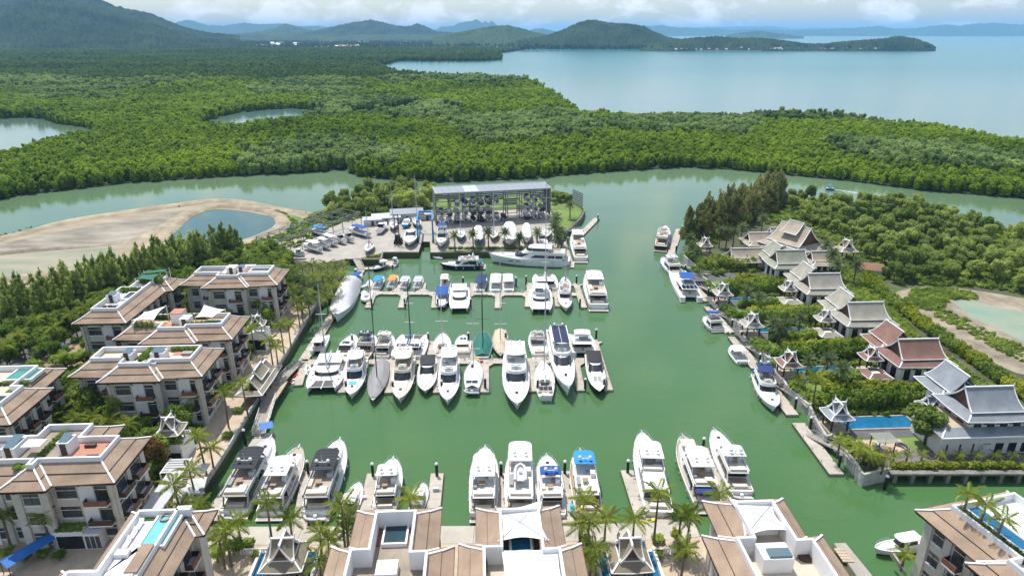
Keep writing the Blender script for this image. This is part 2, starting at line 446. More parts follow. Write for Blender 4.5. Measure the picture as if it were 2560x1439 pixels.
# promenade between condominiums and seawall
struct(sheet('promenade', pz([(790, 768), (760, 815), (700, 915), (627, 1031), (573, 1122), (476, 1272), (440, 1361), (330, 1400), (400, 1200), (490, 1090), (560, 990), (620, 900), (680, 810), (725, 770), (760, 750)], QZ), QZ + .032, PAVE))
struct(sheet('front_terrace', [P2(330, 1400, QZ), P2(440, 1363, QZ), P2(1000, 1361, QZ), P2(1700, 1348, QZ), P2(1815, 1332, QZ), P2(1870, 1376, QZ), P2(2020, 1400, QZ), (low[len(left_shore) + len(front_shore) - 1][0] - 2, 38), (-70, 38)], QZ + .036, PAVE))
struct(sheet('lane_west', pz([(-60, 925), (60, 872), (180, 835), (260, 805), (300, 790), (310, 800), (230, 835), (120, 880), (0, 960), (-60, 985)], QZ), QZ + .010, ASPH))
struct(sheet('building_plot', pz([(90, 905), (150, 865), (240, 850), (290, 870), (250, 905), (160, 935), (110, 935)], QZ), QZ + .014, mat('raw_earth', (0.30, 0.22, 0.14), .95, var=.25, vscale=.3, bump=.5, bscale=2, space='WORLD')))
# ---- the right peninsula
right_px = [(1712, 610), (1709, 640), (1736, 664), (1753, 691), (1789, 718), (1802, 762), (1820, 787), (1865, 827), (1883, 862), (1941, 916), (1966, 967), (2024, 1018), (2036, 1047), (2065, 1095), (2082, 1090), (2140, 1164), (2157, 1191), (2222, 1176), (2224, 1150), (2700, 1150),
            (3300, 900), (3200, 640), (2560, 585), (2420, 555), (2350, 530), (2230, 510), (2110, 505), (2010, 500), (1950, 480), (1890, 500), (1780, 545), (1725, 585)]
struct(sheet('ground_east_bank', pz(right_px, QZ), QZ, SOIL, -1.0))
SCRUB = mat('rough_dug_ground', (0.155, 0.13, 0.095), 0.95, col2=(0.37, 0.32, 0.235), vscale=0.16, bump=0.9, bscale=1.1, space='WORLD', detail=9)
struct(sheet('open_ground_east', pz([(2220, 738), (2262, 722), (2330, 715), (2420, 722), (2560, 745), (2900, 800), (2900, 990), (2560, 940), (2480, 905), (2400, 852), (2320, 800), (2260, 760)], QZ), QZ + .006, SCRUB, sm=1))
struct(sheet('salt_pan_east', pz([(2378, 753), (2430, 750), (2480, 764), (2560, 782), (2800, 840), (2800, 890), (2560, 856), (2520, 836), (2480, 815), (2440, 800), (2410, 776)], QZ), QZ + .010, mat('green_salt_pan', (0.30, 0.30, 0.22), .7, col2=(0.16, 0.27, 0.20), vscale=.06, bump=.2, bscale=.8, space='WORLD', detail=8, stretch=(1, 2, 1)), sm=1))
struct(sheet('lane_east', pz([(2115, 660), (2150, 660), (2165, 700), (2190, 745), (2240, 790), (2320, 860), (2400, 900), (2440, 930), (2425, 940), (2370, 900), (2290, 850), (2200, 790), (2150, 740), (2130, 700)], QZ), QZ + .018, ASPH))

# ---- mangrove and far land
NEAR = [(-1400, 640), (-500, 560), (0, 502), (40, 490), (200, 472), (330, 457), (470, 448), (640, 438), (800, 430), (850, 424), (862, 418), (872, 432), (900, 442), (1000, 452), (1120, 455), (1230, 452), (1330, 446), (1500, 432), (1660, 421), (1720, 418), (1850, 426), (2000, 441), (2150, 456), (2300, 476), (2450, 488), (2560, 497), (3000, 540)]
FAR = [(3000, 420), (2560, 345), (2450, 322), (2330, 303), (2200, 292), (2060, 285), (1930, 282), (1800, 284), (1640, 280), (1480, 274), (1446, 278), (1442, 262), (1400, 238), (1350, 210), (1300, 194), (1200, 188), (1090, 186), (1000, 178), (960, 170), (944, 159)]
SPIT = [(1000, 152.5), (1100, 153.5), (1200, 153), (1252, 150), (1257, 144), (1240, 135), (1330, 122), (1500, 118), (1640, 119)]
mang = [P2(a, b, 0) for a, b in NEAR] + [(lambda v: (v.x, v.y))(P(a, b, 8)) for a, b in FAR] + [P2(a, b, 1) for a, b in SPIT]
mang += [(900, 4200), (600, 6500), (-9000, 6500), (-4000, 1500)]
struct(sheet('mangrove_floor', mang, 0.5, MUD, -0.5))
lakes = [[(-400, 330), (-50, 302), (0, 296), (105, 294), (135, 308), (235, 322), (246, 340), (190, 352), (110, 368), (70, 388), (0, 400), (-400, 460)],
         [(490, 318), (530, 296), (600, 281), (690, 272), (760, 272), (800, 280), (838, 285), (826, 298), (770, 302), (740, 316), (660, 316), (620, 328), (540, 330)],
         [(846, 287), (900, 282), (960, 274), (1010, 266), (1060, 259), (1095, 262), (1070, 276), (1010, 290), (920, 300), (860, 302)],
         [(650, 163), (690, 160), (720, 160), (700, 164)]]
LAKEP = [smooth_poly(pz(a, 0.5), 1) for a in lakes]
for k in LAKEP: struct(sheet('lagoon', k, .504, WATER))

# ================================================================ hills
FORH = leaf_mat('hill_forest', (0.003, 0.013, 0.009), (0.055, 0.095, 0.036), 0.008, 0.0, 0.9)
def hill(name, sil, dist, depth, base_py=None, seed=0, nx=160, ny=30, rough=0.0, canopy=0.0, m=None, curve=1.5, zb=-2.0):
    px = np.array([p[0] for p in sil], float); py = np.array([p[1] for p in sil], float)
    u = np.linspace(px[0], px[-1], nx)
    top = np.interp(u, px, py)
    pts = [PD(a, b, dist) for a, b in zip(u, top)]
    X = np.array([p.x for p in pts]); Z = np.array([p.z for p in pts])
    v = np.linspace(-1, 1, ny)
    XX = np.repeat(X[None, :], ny, 0); VV = np.repeat(v[:, None], nx, 1); YY = dist + VV * depth
    prof = np.clip(1 - np.abs(VV) ** curve, 0, 1)
    N = fbm(XX / (depth * .45) + seed * 7.3, YY / (depth * .45) + seed, 4, seed)
    ZZ = zb + (Z[None, :] - zb) * prof * (1 + rough * (N - .47) * (1 - prof) * 3)
    XX = XX * (YY / dist)
    if canopy: ZZ = ZZ + canopy * (np.random.RandomState(seed).rand(ny, nx) ** 1.5) * (prof > .02)
    vs = np.stack([XX, YY, ZZ], -1).reshape(-1, 3)
    fs = [(j * nx + i, j * nx + i + 1, (j + 1) * nx + i + 1, (j + 1) * nx + i) for j in range(ny - 1) for i in range(nx - 1)]
    me = bpy.data.meshes.new(name); me.from_pydata(vs.tolist(), [], fs); me.materials.append(m or FORH); me.update()
    return struct(put(name, me))
hill('hill_front_west', [(-700, 40), (-300, 28), (0, 22), (60, 8), (110, 4), (165, 6), (230, 20), (300, 42), (380, 62), (440, 84), (480, 96), (560, 104), (640, 110)], 3600, 750, seed=1, nx=460, ny=120, rough=1.0, canopy=12, curve=1.25)
hill('hill_back_west', [(-900, -10), (-300, -10), (0, -11), (140, -10), (240, -2), (290, 18), (380, 38), (420, 55), (470, 74), (520, 84), (600, 92)], 4350, 600, seed=2, nx=260, ny=50, rough=.4, canopy=12)
hill('hill_far_middle', [(400, 78), (445, 56), (470, 50), (520, 64), (560, 66), (610, 58), (650, 62), (700, 60), (735, 68), (800, 66), (830, 72), (900, 80)], 14000, 1200, seed=3, nx=160, ny=16, canopy=20)
hill('hill_cone_middle', [(560, 90), (640, 82), (690, 72), (715, 60), (740, 68), (780, 78), (860, 86)], 8000, 500, seed=4, nx=120, ny=20, canopy=14)
hill('hill_ridge_middle', [(740, 90), (800, 76), (850, 64), (895, 56), (925, 51), (955, 57), (990, 66), (1020, 68), (1045, 60), (1065, 68), (1090, 80), (1180, 88)], 7200, 700, seed=5, nx=220, ny=24, rough=.3, canopy=14)
hill('hill_karst_far', [(1080, 80), (1105, 68), (1130, 67), (1150, 58), (1165, 55), (1180, 54), (1190, 49), (1200, 54), (1206, 60), (1212, 53), (1222, 60), (1228, 53), (1238, 60), (1246, 76), (1300, 80)], 15000, 700, seed=6, nx=200, ny=14, canopy=20)
hill('hill_low_middle', [(1080, 96), (1130, 86), (1190, 74), (1230, 67), (1270, 65), (1300, 72), (1335, 82), (1380, 92), (1420, 100)], 4300, 420, seed=7, nx=150, ny=40, rough=.4, canopy=8)
hill('hill_headland', [(1290, 104), (1350, 96), (1400, 80), (1440, 62), (1465, 54), (1490, 53), (1530, 60), (1570, 62), (1610, 68), (1640, 84), (1670, 96), (1720, 104)], 3500, 300, seed=8, nx=260, ny=60, rough=.8, canopy=9, curve=1.35)
hill('headland_spit', [(1600, 116), (1680, 102), (1740, 96), (1790, 94), (1850, 98), (1900, 97), (1960, 103), (2010, 111), (2060, 112), (2110, 106), (2160, 102), (2210, 98), (2250, 92), (2290, 99), (2320, 110), (2340, 121)], 3050, 150, seed=9, nx=260, ny=26, rough=.4, canopy=7, curve=1.8)
hill('island_dark_far', [(1815, 90), (1850, 83), (1880, 79), (1910, 80), (1950, 85), (1990, 91), (2010, 93)], 8500, 300, seed=10, nx=80, ny=12, canopy=12)
hill('island_small_far', [(1316, 80), (1335, 73), (1355, 71), (1378, 77), (1395, 80)], 12000, 300, seed=11, nx=50, ny=10, canopy=10)
hill('islands_far_east', [(1590, 78), (1612, 67), (1650, 65), (1700, 70), (1750, 73), (1800, 74), (1840, 76), (1900, 74), (1960, 78), (2030, 76), (2080, 75), (2130, 72), (2180, 68), (2200, 67), (2230, 73), (2290, 72), (2340, 65), (2360, 62), (2400, 66), (2430, 61), (2490, 58), (2530, 62), (2600, 62), (2900, 70)], 14500, 900, seed=12, nx=260, ny=14, rough=.3, canopy=22)
hill('islands_faint_east', [(1640, 76), (1720, 70), (1860, 67), (1920, 66), (1980, 72), (2080, 70), (2240, 72), (2450, 70), (2560, 74)], 24000, 900, seed=13, nx=120, ny=10, canopy=25)
hill('far_shore', [(380, 94), (560, 90), (700, 88), (900, 88), (1100, 88), (1250, 90), (1420, 97)], 6300, 350, seed=14, nx=160, ny=14, canopy=10)

# ================================================================ leaf clouds
def leaf_cloud(blobs, n, size, seed, flat=0.35, shell=0.55, droop=0.0, aspect=1.0):
    """n leaf-sized triangles spread through ellipsoids (cx,cy,cz,rx,ry,rz); returns verts, faces"""
    rs = np.random.RandomState(seed)
    bl = np.array(blobs, float); w = bl[:, 3] * bl[:, 4] * bl[:, 5]; w = (w ** .67); w /= w.sum()
    k = rs.choice(len(bl), n, p=w)
    d = rs.normal(size=(n, 3)); d /= np.linalg.norm(d, axis=1)[:, None]
    r = (shell + (1 - shell) * rs.rand(n)) ** .6
    c = bl[k, :3] + d * r[:, None] * bl[k, 3:6]
    nr = d * (1 - flat) + rs.normal(size=(n, 3)) * .55 + np.array([0, 0, flat]); nr /= np.linalg.norm(nr, axis=1)[:, None]
    t = np.cross(nr, rs.normal(size=(n, 3))); t /= np.linalg.norm(t, axis=1)[:, None]
    if droop: t[:, 2] += droop; t /= np.linalg.norm(t, axis=1)[:, None]
    b = np.cross(nr, t)
    s = size * rs.uniform(.6, 1.3, n)[:, None]
    p0, p1, p2, p3 = c - t * s * .9 * aspect, c + b * s * .55, c + t * s * aspect, c - b * s * .55
    v = np.stack([p0, p1, p2, p3], 1).reshape(-1, 3)
    f = np.arange(n * 4).reshape(n, 4)
    return v, f
def cloud_mesh(name, blobs, n, size, seed, m, core=None, **kw):
    v, f = leaf_cloud(blobs, n, size, seed, **kw)
    vs = v.tolist(); fs = f.tolist()
    if core:  # solid inner blobs, added to stop light passing through the crown
        rs = random.Random(seed)
        for b in blobs:
            o = len(vs); q = 7; st = 4
            for j in range(st + 1):
                a = -math.pi / 2 + math.pi * j / st
                for i in range(q):
                    e = rs.uniform(.85, 1.1) * core
                    vs.append([b[0] + b[3] * e * math.cos(a) * math.cos(i * 2 * math.pi / q), b[1] + b[4] * e * math.cos(a) * math.sin(i * 2 * math.pi / q), b[2] + b[5] * e * math.sin(a)])
            for j in range(st):
                for i in range(q): fs.append([o + j * q + i, o + j * q + (i + 1) % q, o + (j + 1) * q + (i + 1) % q, o + (j + 1) * q + i])
    me = bpy.data.meshes.new(name); me.from_pydata(vs, [], fs); me.materials.append(m); me.update()
    return me

MANG = leaf_mat('mangrove_leaves', (0.068, 0.150, 0.012), (0.40, 0.53, 0.050), 0.009, 0.5)
# ---- the wood on the delta: too many trees to count, one mass
def instancer(name, pts, scl, protos, label):
    """a point mesh whose points each carry one of the given crowns (geometry nodes)"""
    me = bpy.data.meshes.new(name); me.from_pydata(pts.tolist(), [], [])
    a = me.attributes.new('crown_scale', 'FLOAT', 'POINT'); a.data.foreach_set('value', scl.astype(np.float32))
    o = put(name, me)
    cl = bpy.data.collections.new(name + '_kinds')
    for p in protos: cl.objects.link(bpy.data.objects.new(name + '_kind', p))
    ng = bpy.data.node_groups.new(name, 'GeometryNodeTree')
    ng.interface.new_socket('Geometry', in_out='INPUT', socket_type='NodeSocketGeometry')
    ng.interface.new_socket('Geometry', in_out='OUTPUT', socket_type='NodeSocketGeometry')
    n, l = ng.nodes, ng.links
    gi, go = n.new('NodeGroupInput'), n.new('NodeGroupOutput')
    ip = n.new('GeometryNodeInstanceOnPoints'); ci = n.new('GeometryNodeCollectionInfo')
    ci.inputs['Collection'].default_value = cl; ci.inputs['Separate Children'].default_value = True; ci.inputs['Reset Children'].default_value = True
    na = n.new('GeometryNodeInputNamedAttribute'); na.data_type = 'FLOAT'; na.inputs['Name'].default_value = 'crown_scale'
    rv = n.new('FunctionNodeRandomValue'); rv.data_type = 'FLOAT_VECTOR'
    rv.inputs[0].default_value = (-.06, -.06, 0); rv.inputs[1].default_value = (.06, .06, 6.283)
    l.new(gi.outputs[0], ip.inputs['Points']); l.new(ci.outputs[0], ip.inputs['Instance'])
    ip.inputs['Pick Instance'].default_value = True
    l.new(rv.outputs[0], ip.inputs['Rotation']); l.new(na.outputs['Attribute'], ip.inputs['Scale'])
    l.new(ip.outputs[0], go.inputs[0])
    md = o.modifiers.new('scatter', 'NODES'); md.node_group = ng
    return stuff(o, label)
def crown_protos(nm, k, m, n=360, size=.62, tall=1.0, seed=0):
    out = []
    for i in range(k):
        rs = random.Random(seed + i)
        bl = [(0, 0, 4.2 * tall, 2.3, 2.3, 2.5 * tall)]
        for j in range(5):
            a = rs.uniform(0, 6.28); rr = rs.uniform(.9, 1.9)
            bl.append((rr * math.cos(a), rr * math.sin(a), rs.uniform(3.0, 7.0) * tall, rs.uniform(1.0, 1.7), rs.uniform(1.0, 1.7), rs.uniform(1.0, 1.8) * tall))
        bl.append((0, 0, 1.6, 2.0, 2.0, 1.6))
        out.append(cloud_mesh(nm, bl, n, size, seed + i, m, core=.72))
    return out
def jitter_grid(poly, holes, s, dmin, dmax, rs, margin=1.12):
    x0, x1 = min(p[0] for p in poly), max(p[0] for p in poly)
    xm = dmax * .78 * margin + 30
    gx = np.arange(max(x0, -xm), min(x1, xm), s); gy = np.arange(dmin, dmax, s * .9)
    X, Y = np.meshgrid(gx, gy); X = X.ravel() + rs.uniform(-.45, .45, X.size) * s; Y = Y.ravel() + rs.uniform(-.45, .45, Y.size) * s
    k = (np.abs(X) < Y * .80 * margin + 25) & inside(poly, X, Y)
    for h in holes: k &= ~inside(h, X, Y)
    return X[k], Y[k]
rs = np.random.RandomState(3)
big = crown_protos('mangrove_crown', 6, MANG, 380, .60, 1.0, 20)
PX, PY, PS = [], [], []
for d0, d1, s, sc in ((300, 620, 3.6, .86), (620, 900, 4.5, 1.0), (900, 1350, 6.6, 1.32), (1350, 2100, 11.0, 1.95), (2100, 3250, 15, 1.95)):
    X, Y = jitter_grid(mang, LAKEP, s, d0, d1, rs)
    n1 = fbm(X / 60, Y / 60, 3, 5)
    S = sc * (0.64 + .68 * n1) * rs.uniform(.7, 1.24, X.size)
    if d0 >= 1350: S *= .8
    PX.append(X); PY.append(Y); PS.append(S)
X, Y, S = np.concatenate(PX), np.concatenate(PY), np.concatenate(PS)
farw = Y > 1080 + 160 * fbm(X / 200, Y / 200, 3, 77) - 80
pale = ~farw & (fbm(X / 130 + 9, Y / 130, 4, 31) + .05 * (rs.rand(X.size) - .5) > (.55 + .03 * (Y < 520)))
S[pale] *= 1.28
instancer('mangrove_forest', np.stack([X, Y, np.full(X.size, .4)], 1)[~pale & ~farw], S[~pale & ~farw], big, 'dense green mangrove forest covering the delta behind the creek')
MANG2 = leaf_mat('grey_mangrove_leaves', (0.085, 0.155, 0.040), (0.42, 0.54, 0.18), 0.02, 0.48)
instancer('pale_mangrove_stands', np.stack([X, Y, np.full(X.size, .4)], 1)[pale], S[pale], crown_protos('pale_crown', 4, MANG2, 380, .55, 1.12, 90), 'stands of taller pale grey-green mangrove within the delta forest')
MANG3 = leaf_mat('far_mangrove_leaves', (0.040, 0.100, 0.022), (0.20, 0.30, 0.060), 0.004, 0.42)
instancer('far_mangrove', np.stack([X, Y, np.full(X.size, .4)], 1)[farw], S[farw], crown_protos('far_crown', 4, MANG3, 260, .75, 1.0, 120), 'darker far mangrove stretching to the foot of the hills')
# groves and gardens on the plain at the foot of the hills
FARV = leaf_mat('far_grove_leaves', (0.022, 0.050, 0.016), (0.115, 0.165, 0.055), 0.003, 0.2)
plain = [(-9000, 3250), (1150, 3250), (700, 3600), (500, 6000), (-9000, 6000)]
struct(sheet('plain', [(-9000, 3240), (1000, 3240), (900, 4200), (600, 7000), (-9000, 7000)], .9, mat('plain_fields', (0.055, 0.075, 0.03), .95, col2=(0.14, 0.155, 0.07), vscale=.004, space='WORLD', detail=6)))
TOWN = [[(d0 * (a - 1280) / 1650 * 1.05, d0) , (d0 * (b - 1280) / 1650 * 1.05, d0), (d1 * (b - 1280) / 1650 * 1.05, d1), (d1 * (a - 1280) / 1650 * 1.05, d1)] for a, b, d0, d1 in ((370, 500, 3150, 3640), (140, 370, 3150, 3330), (-20, 80, 3150, 3300), (680, 760, 3600, 4350), (835, 905, 3250, 3640))]
X, Y = jitter_grid(plain, TOWN, 32, 3260, 5200, rs, 1.0)
k = (fbm(X / 300, Y / 300, 3, 9) > .36)
X, Y = X[k], Y[k]
instancer('far_groves', np.stack([X, Y, np.full(X.size, .5)], 1), rs.uniform(1.2, 2.6, X.size), crown_protos('grove_crown', 3, FARV, 160, .95, 1.0, 60), 'dark groves on the plain below the hills')
# trees on the headland spit and the headland hill foot
hx = rs.uniform(1300, 2330, 900); hd = rs.uniform(2930, 3130, 900)
pp = [PD(a, 119, d) for a, d in zip(hx, hd)]
instancer('headland_trees', np.array([(p.x, p.y, 3 + 10 * rs.rand()) for p in pp]), rs.uniform(1.0, 2.2, 900), crown_protos('headland_crown', 3, FARV, 160, .95, 1.0, 80), 'trees covering the low headland across the bay')

# ================================================================ docks, piles, gangways, seawalls
BLACK = mat('black_pile_plastic', (0.012, 0.012, 0.013), 0.45)
WCAP = mat('white_plastic', (0.78, 0.79, 0.80), 0.4)
STEEL = mat('galvanised_steel', (0.42, 0.43, 0.44), 0.45, 0.6, var=.15, vscale=.6)
TIMBER = mat('dark_fender_timber', (0.09, 0.07, 0.05), 0.85, var=.3, vscale=2)
PLANK = mat('grey_deck_boards', (0.33, 0.29, 0.24), 0.85, var=.2, vscale=1.5)
DZ = 0.55
pile_shaft = MB().tube([(0, 0, -1), (0, 0, 3.0)], .27, 10).mesh('shaft', BLACK, 40)
pile_cap = MB().lathe([(.33, 2.98), (.33, 3.08), (.18, 3.32), (.02, 3.4)], n=10).mesh('cap', WCAP, 40)
def pile(p, where, h=1.0):
    t = thing('mooring_pile', 'black mooring pile ' + where, 'mooring pile', (p[0], p[1], 0), 0, 'black mooring piles', (1, 1, h))
    put('shaft', pile_shaft, t); put('cap', pile_cap, t)
def slab_segments(root, a, b, w, z, name, seg=5.0, gap=.05, m=None, thick=.5):
    """a floating walkway from a to b made of separate concrete units"""
    a, b = Vector((a[0], a[1], 0)), Vector((b[0], b[1], 0)); L = (b - a).length; d = (b - a) / L
    k = max(1, round(L / seg)); s = Vector((-d.y, d.x, 0)) * (w / 2); st = L / k
    for i in range(k):
        p, q = a + d * (i * st + gap / 2), a + d * ((i + 1) * st - gap / 2)
        u = MB()
        u.prism([(p - s).to_2d(), (q - s).to_2d(), (q + s).to_2d(), (p + s).to_2d()][::1], z - thick, z)
        u.build(name, m or DOCKM, root)
    for sg in (-1, 1):
        o = s * (1 + .12 / w) * sg
        MB().beam(a + o + Vector((0, 0, z - .2)), b + o + Vector((0, 0, z - .2)), .1, .24).build('fender_rail', TIMBER, root)
def cleats(root, a, b, w, z):
    a, b = Vector((a[0], a[1], z)), Vector((b[0], b[1], z)); d = b - a; L = d.length; d /= L; s = Vector((-d.y, d.x, 0))
    u = MB()
    for i in range(max(2, int(L / 4))):
        for sg in (-1, 1):
            c = a + d * (1 + i * 4) + s * sg * (w / 2 - .2)
            if (c - a).length < L: u.beam(c - d * .18 + Vector((0, 0, .1)), c + d * .18 + Vector((0, 0, .1)), .08, .1)
    if u.v: u.build('mooring_cleats', BLACK, root)['kind'] = 'stuff'
def dock(name, label, main, fingers, w=2.5, fw=1.7):
    t = thing(name, label, 'floating dock')
    (a, b) = main; A, B = P2(*a, DZ), P2(*b, DZ)
    slab_segments(t, A, B, w, DZ, 'walkway_unit'); cleats(t, A, B, w, DZ)
    for (fa, fb, piled, where) in fingers:
        FA, FB = P2(*fa, DZ), P2(*fb, DZ)
        slab_segments(t, FA, FB, fw, DZ - .004, 'finger_unit'); cleats(t, FA, FB, fw, DZ - .004)
        # triangular knees where the finger leaves the walkway
        va, vb = Vector((*FA, 0)), Vector((*FB, 0)); d = (vb - va).normalized(); s = Vector((-d.y, d.x, 0))
        for sg in (-1, 1):
            k = MB()
            p0 = va + d * (w / 2 - .1) + s * sg * (fw / 2); q = [p0, p0 + s * sg * 1.3, p0 + d * 1.5]
            k.prism(ccw([v.to_2d() for v in q]), DZ - .4, DZ - .008)
            k.build('knee_brace', DOCKM, t)
        if piled:
            e = vb - d * .6 + s * (fw / 2 + .05) * piled
            pile(e, where)
    return t
ORD = ['first', 'second', 'third', 'fourth', 'fifth', 'sixth', 'seventh', 'eighth', 'ninth', 'tenth']
def fl(rows, side, dockname, sgn=1):
    return [(a, b, sgn if pl else 0, 'at the %s %s finger of the %s' % (ORD[i], side, dockname)) for i, (a, b, pl) in enumerate(rows)]
dock('floating_dock', 'long concrete floating dock with fingers nearest the boatyard, small blue canopy boats moored', ((884, 731), (1452, 735)),
     fl([((934, 731), (926, 706), 0), ((993, 731), (993, 711), 0), ((1056, 731), (1058, 707), 0), ((1120, 731), (1121, 707), 1), ((1184, 732), (1183, 707), 0), ((1253, 732), (1254, 709), 1), ((1326, 733), (1323, 707), 1), ((1396, 733), (1393, 707), 0)], 'yard-side', 'yard dock')
     + fl([((934, 731), (920, 768), 1), ((1012, 731), (1003, 768), 1), ((1090, 732), (1086, 768), 1), ((1170, 733), (1168, 769), -1), ((1246, 733), (1245, 769), 0), ((1322, 734), (1320, 766), 0), ((1393, 735), (1396, 765), 0)], 'camera-side', 'yard dock')
     + [((1440, 707), (1459, 768), -1, 'at the broad end finger of the yard dock')], 2.4, 1.9)
dock('floating_dock', 'long concrete floating dock in the middle of the basin, sailing yachts and catamarans moored', ((752, 904), (1486, 900)),
     fl([((882, 903), (892, 856), -1), ((976, 903), (987, 855), -1), ((1076, 902), (1081, 852), 1), ((1180, 902), (1181, 851), -1), ((1275, 901), (1274, 850), 1), ((1372, 900), (1366, 850), 1)], 'yard-side', 'middle dock')
     + fl([((762, 904), (745, 962), 0), ((872, 904), (854, 980), 1), ((984, 903), (971, 981), 1), ((1099, 903), (1093, 980), 1), ((1212, 902), (1212, 979), 0), ((1327, 901), (1333, 977), -1), ((1438, 900), (1452, 975), -1)], 'camera-side', 'middle dock')
     + [((1484, 848), (1522, 974), -1, 'at the long end finger of the middle dock')], 2.6, 1.9)
pile(P2(1181, 938, 0), 'beside the yellow box on the walkway of the middle dock')
for px_, py_, w_ in ((1213, 975, 'at the tip of the finger right of the covered white sailing yacht'), (1490, 850, 'at the yard-side tip of the long end finger of the middle dock'),
                     (1441, 712, 'near the yard-side tip of the broad end finger'), (1158, 716, 'between two blue and white canopy boats'), (1290, 716, 'right of the white canopy boats of the first row')):
    pile(P2(px_, py_, 0), w_)
dock('floating_walkway', 'long narrow concrete walkway along the seawall, beside the grey covered boat', ((905, 672), (757, 902)), [], 2.4)
dock('floating_walkway', 'pale pontoon along the seawall, left of the yacht with charcoal canopy', ((662, 1082), (530, 1300)), [], 3.4)
dock('floating_walkway', 'small low pontoon below the yard quay wall with a tender alongside', ((886, 672), (966, 668)), [((960, 668), (978, 652), 0, '')], 2.2, 3.0)
# concrete front dock under the condominium roofs
fd = thing('front_dock', 'wide concrete floating dock in front of the waterfront houses', 'floating dock')
slab_segments(fd, P2(455, 1340, .7), P2(1330, 1337, .7), 4.4, .7, 'deck_unit', 9)
slab_segments(fd, P2(1332, 1337, .7), P2(1745, 1326, .7), 4.4, .7, 'deck_unit', 9)
front = [((772, 1176), (748, 1318), 'right of the white hardtop yacht'), ((934, 1182), (902, 1318), 'left of the white yacht beside the brown roof'), ((1093, 1182), (1078, 1318), 'right of the small open cruiser'),
         ((1253, 1180), (1251, 1318), 'between two white front-row yachts'), ((1411, 1176), (1428, 1318), 'beside the green and blue paddle board'), ((1567, 1174), (1612, 1312), 'left of the longest front-row yacht'), ((1755, 1118), (1830, 1300), 'between the two rightmost front-row yachts')]
for a, b, wh in front:
    t = thing('finger_dock', 'concrete finger dock ' + wh, 'finger dock', group='front row finger docks')
    A, B = P2(*a, DZ), P2(*b, DZ); slab_segments(t, B, A, 2.3, DZ, 'deck_unit', 3.4); cleats(t, B, A, 2.3, DZ)
    va, vb = Vector((*A, 0)), Vector((*B, 0)); pile(va + (vb - va).normalized() * .7, 'heading the finger dock ' + wh)
pile(P2(2211, 1222, 0), 'standing in open water off the corner of the planted quay', .9)
pile(P2(614, 1108, 0), 'beside the gangway end at the seawall')
# ---- gangways
ALU = mat('brushed_aluminium', (0.55, 0.56, 0.57), 0.4, 0.5)
def gangway(label, a, b, za=DZ + .1, zb=QZ + .1, w=1.3):
    A, B = P(*a, za), P(*b, zb)
    t = thing('gangway', label, 'gangway')
    d = (B - A); L = d.length; d = d.normalized(); s = Vector((-d.y, d.x, 0)).normalized() * (w / 2)
    MB().beam(A, B, w, .12).build('deck', PLANK, t)
    for sg in (-1, 1):
        r = MB(); o = s * sg; up = Vector((0, 0, 1.05)); k = max(3, int(L / 1.4))
        r.beam(A + o + up, B + o + up, .07, .07); r.beam(A + o + up * .5, B + o + up * .5, .04, .04); r.beam(A + o, B + o, .07, .22)
        for i in range(k + 1):
            c = A.lerp(B, i / k) + o; r.beam(c, c + up, .05, .05, up=(1, 0, 0))
            if i < k:
                c2 = A.lerp(B, (i + 1) / k) + o
                r.beam(c, c2 + up, .035, .035) if i % 2 else r.beam(c + up, c2, .035, .035)
        r.build('handrail', ALU, t)
    return t
gangway('narrow aluminium gangway from the boatyard quay down to the floating walkway', (904, 674), (890, 648), w=2.0)
gangway('sloping gangway with lattice handrails between seawall landing and middle dock', (748, 905), (692, 962), w=1.7)
gangway('wide plank gangway from the seawall landing down to the front pontoon', (646, 1088), (676, 992), w=2.4)
gangway('gangway beside the dark dry rack point leading to the angled pontoon', (1452, 574), (1412, 578), w=1.4)
gangway('gangway nearest the blue hulled trawler on the villa shore', (1700, 661), (1755, 680))
gangway('gangway behind the tall white power catamaran', (1746, 714), (1800, 735))
gangway('gangway above the white cruiser with blue awning and dinghy', (1790, 780), (1855, 808))
gangway('gangway at the berth of the small white hardtop boat', (1852, 858), (1930, 894))
gangway('gangway behind the white yacht with navy roof', (1932, 957), (2022, 1006))
gangway('long gangway to the empty pontoon off the swimming pool villa', (2022, 1086), (2132, 1139))
landing = thing('landing_stage', 'timber landing stage on the seawall between the two gangways', 'landing stage')
slab_segments(landing, P2(700, 952, QZ), P2(668, 1000, QZ), 3.6, QZ + .06, 'deck_unit', 4, m=PAVE, thick=.4)
for i in range(3):
    q = P(700 - 12 * i, 957 + 18 * i, 0); MB().tube([(q.x, q.y, -1), (q.x, q.y, QZ - .35)], .25, 8).build('support_post', CONC_D, landing)
for (x, y, wh) in ((1760, 683, 'by the blue hulled trawler'), (1806, 738, 'behind the power catamaran'), (1860, 812, 'above the dinghy berth'), (1936, 897, 'by the small hardtop boat'), (2028, 1010, 'behind the navy roofed yacht'), (2142, 1146, 'by the planted quay corner')):
    c = P(x, y, QZ); t = thing('landing_balcony', 'small balcony landing with white balusters at the gangway ' + wh, 'balcony', (c.x, c.y, 0), MAR)
    MB().box(-1.6, 2.2, -1.3, 1.3, QZ - .1, QZ + .1).build('floor_slab', PAVE, t)
    r = MB(); r.beam((-1.5, -1.25, QZ + 1.05), (2.2, -1.25, QZ + 1.05), .14, .12); r.beam((-1.6, 0, QZ + 1.05), (-1.6, -1.25, QZ + 1.05), .14, .12)
    for i in range(10): r.beam((-1.5 + i * .4, -1.25, QZ + .1), (-1.5 + i * .4, -1.25, QZ + 1.0), .1, .1, up=(1, 0, 0))
    r.build('balustrade', WCAP, t)
    MB().tube([(0, 0, -1.5), (0, 0, QZ - .1)], .3, 8).build('support_post', CONC_D, t)
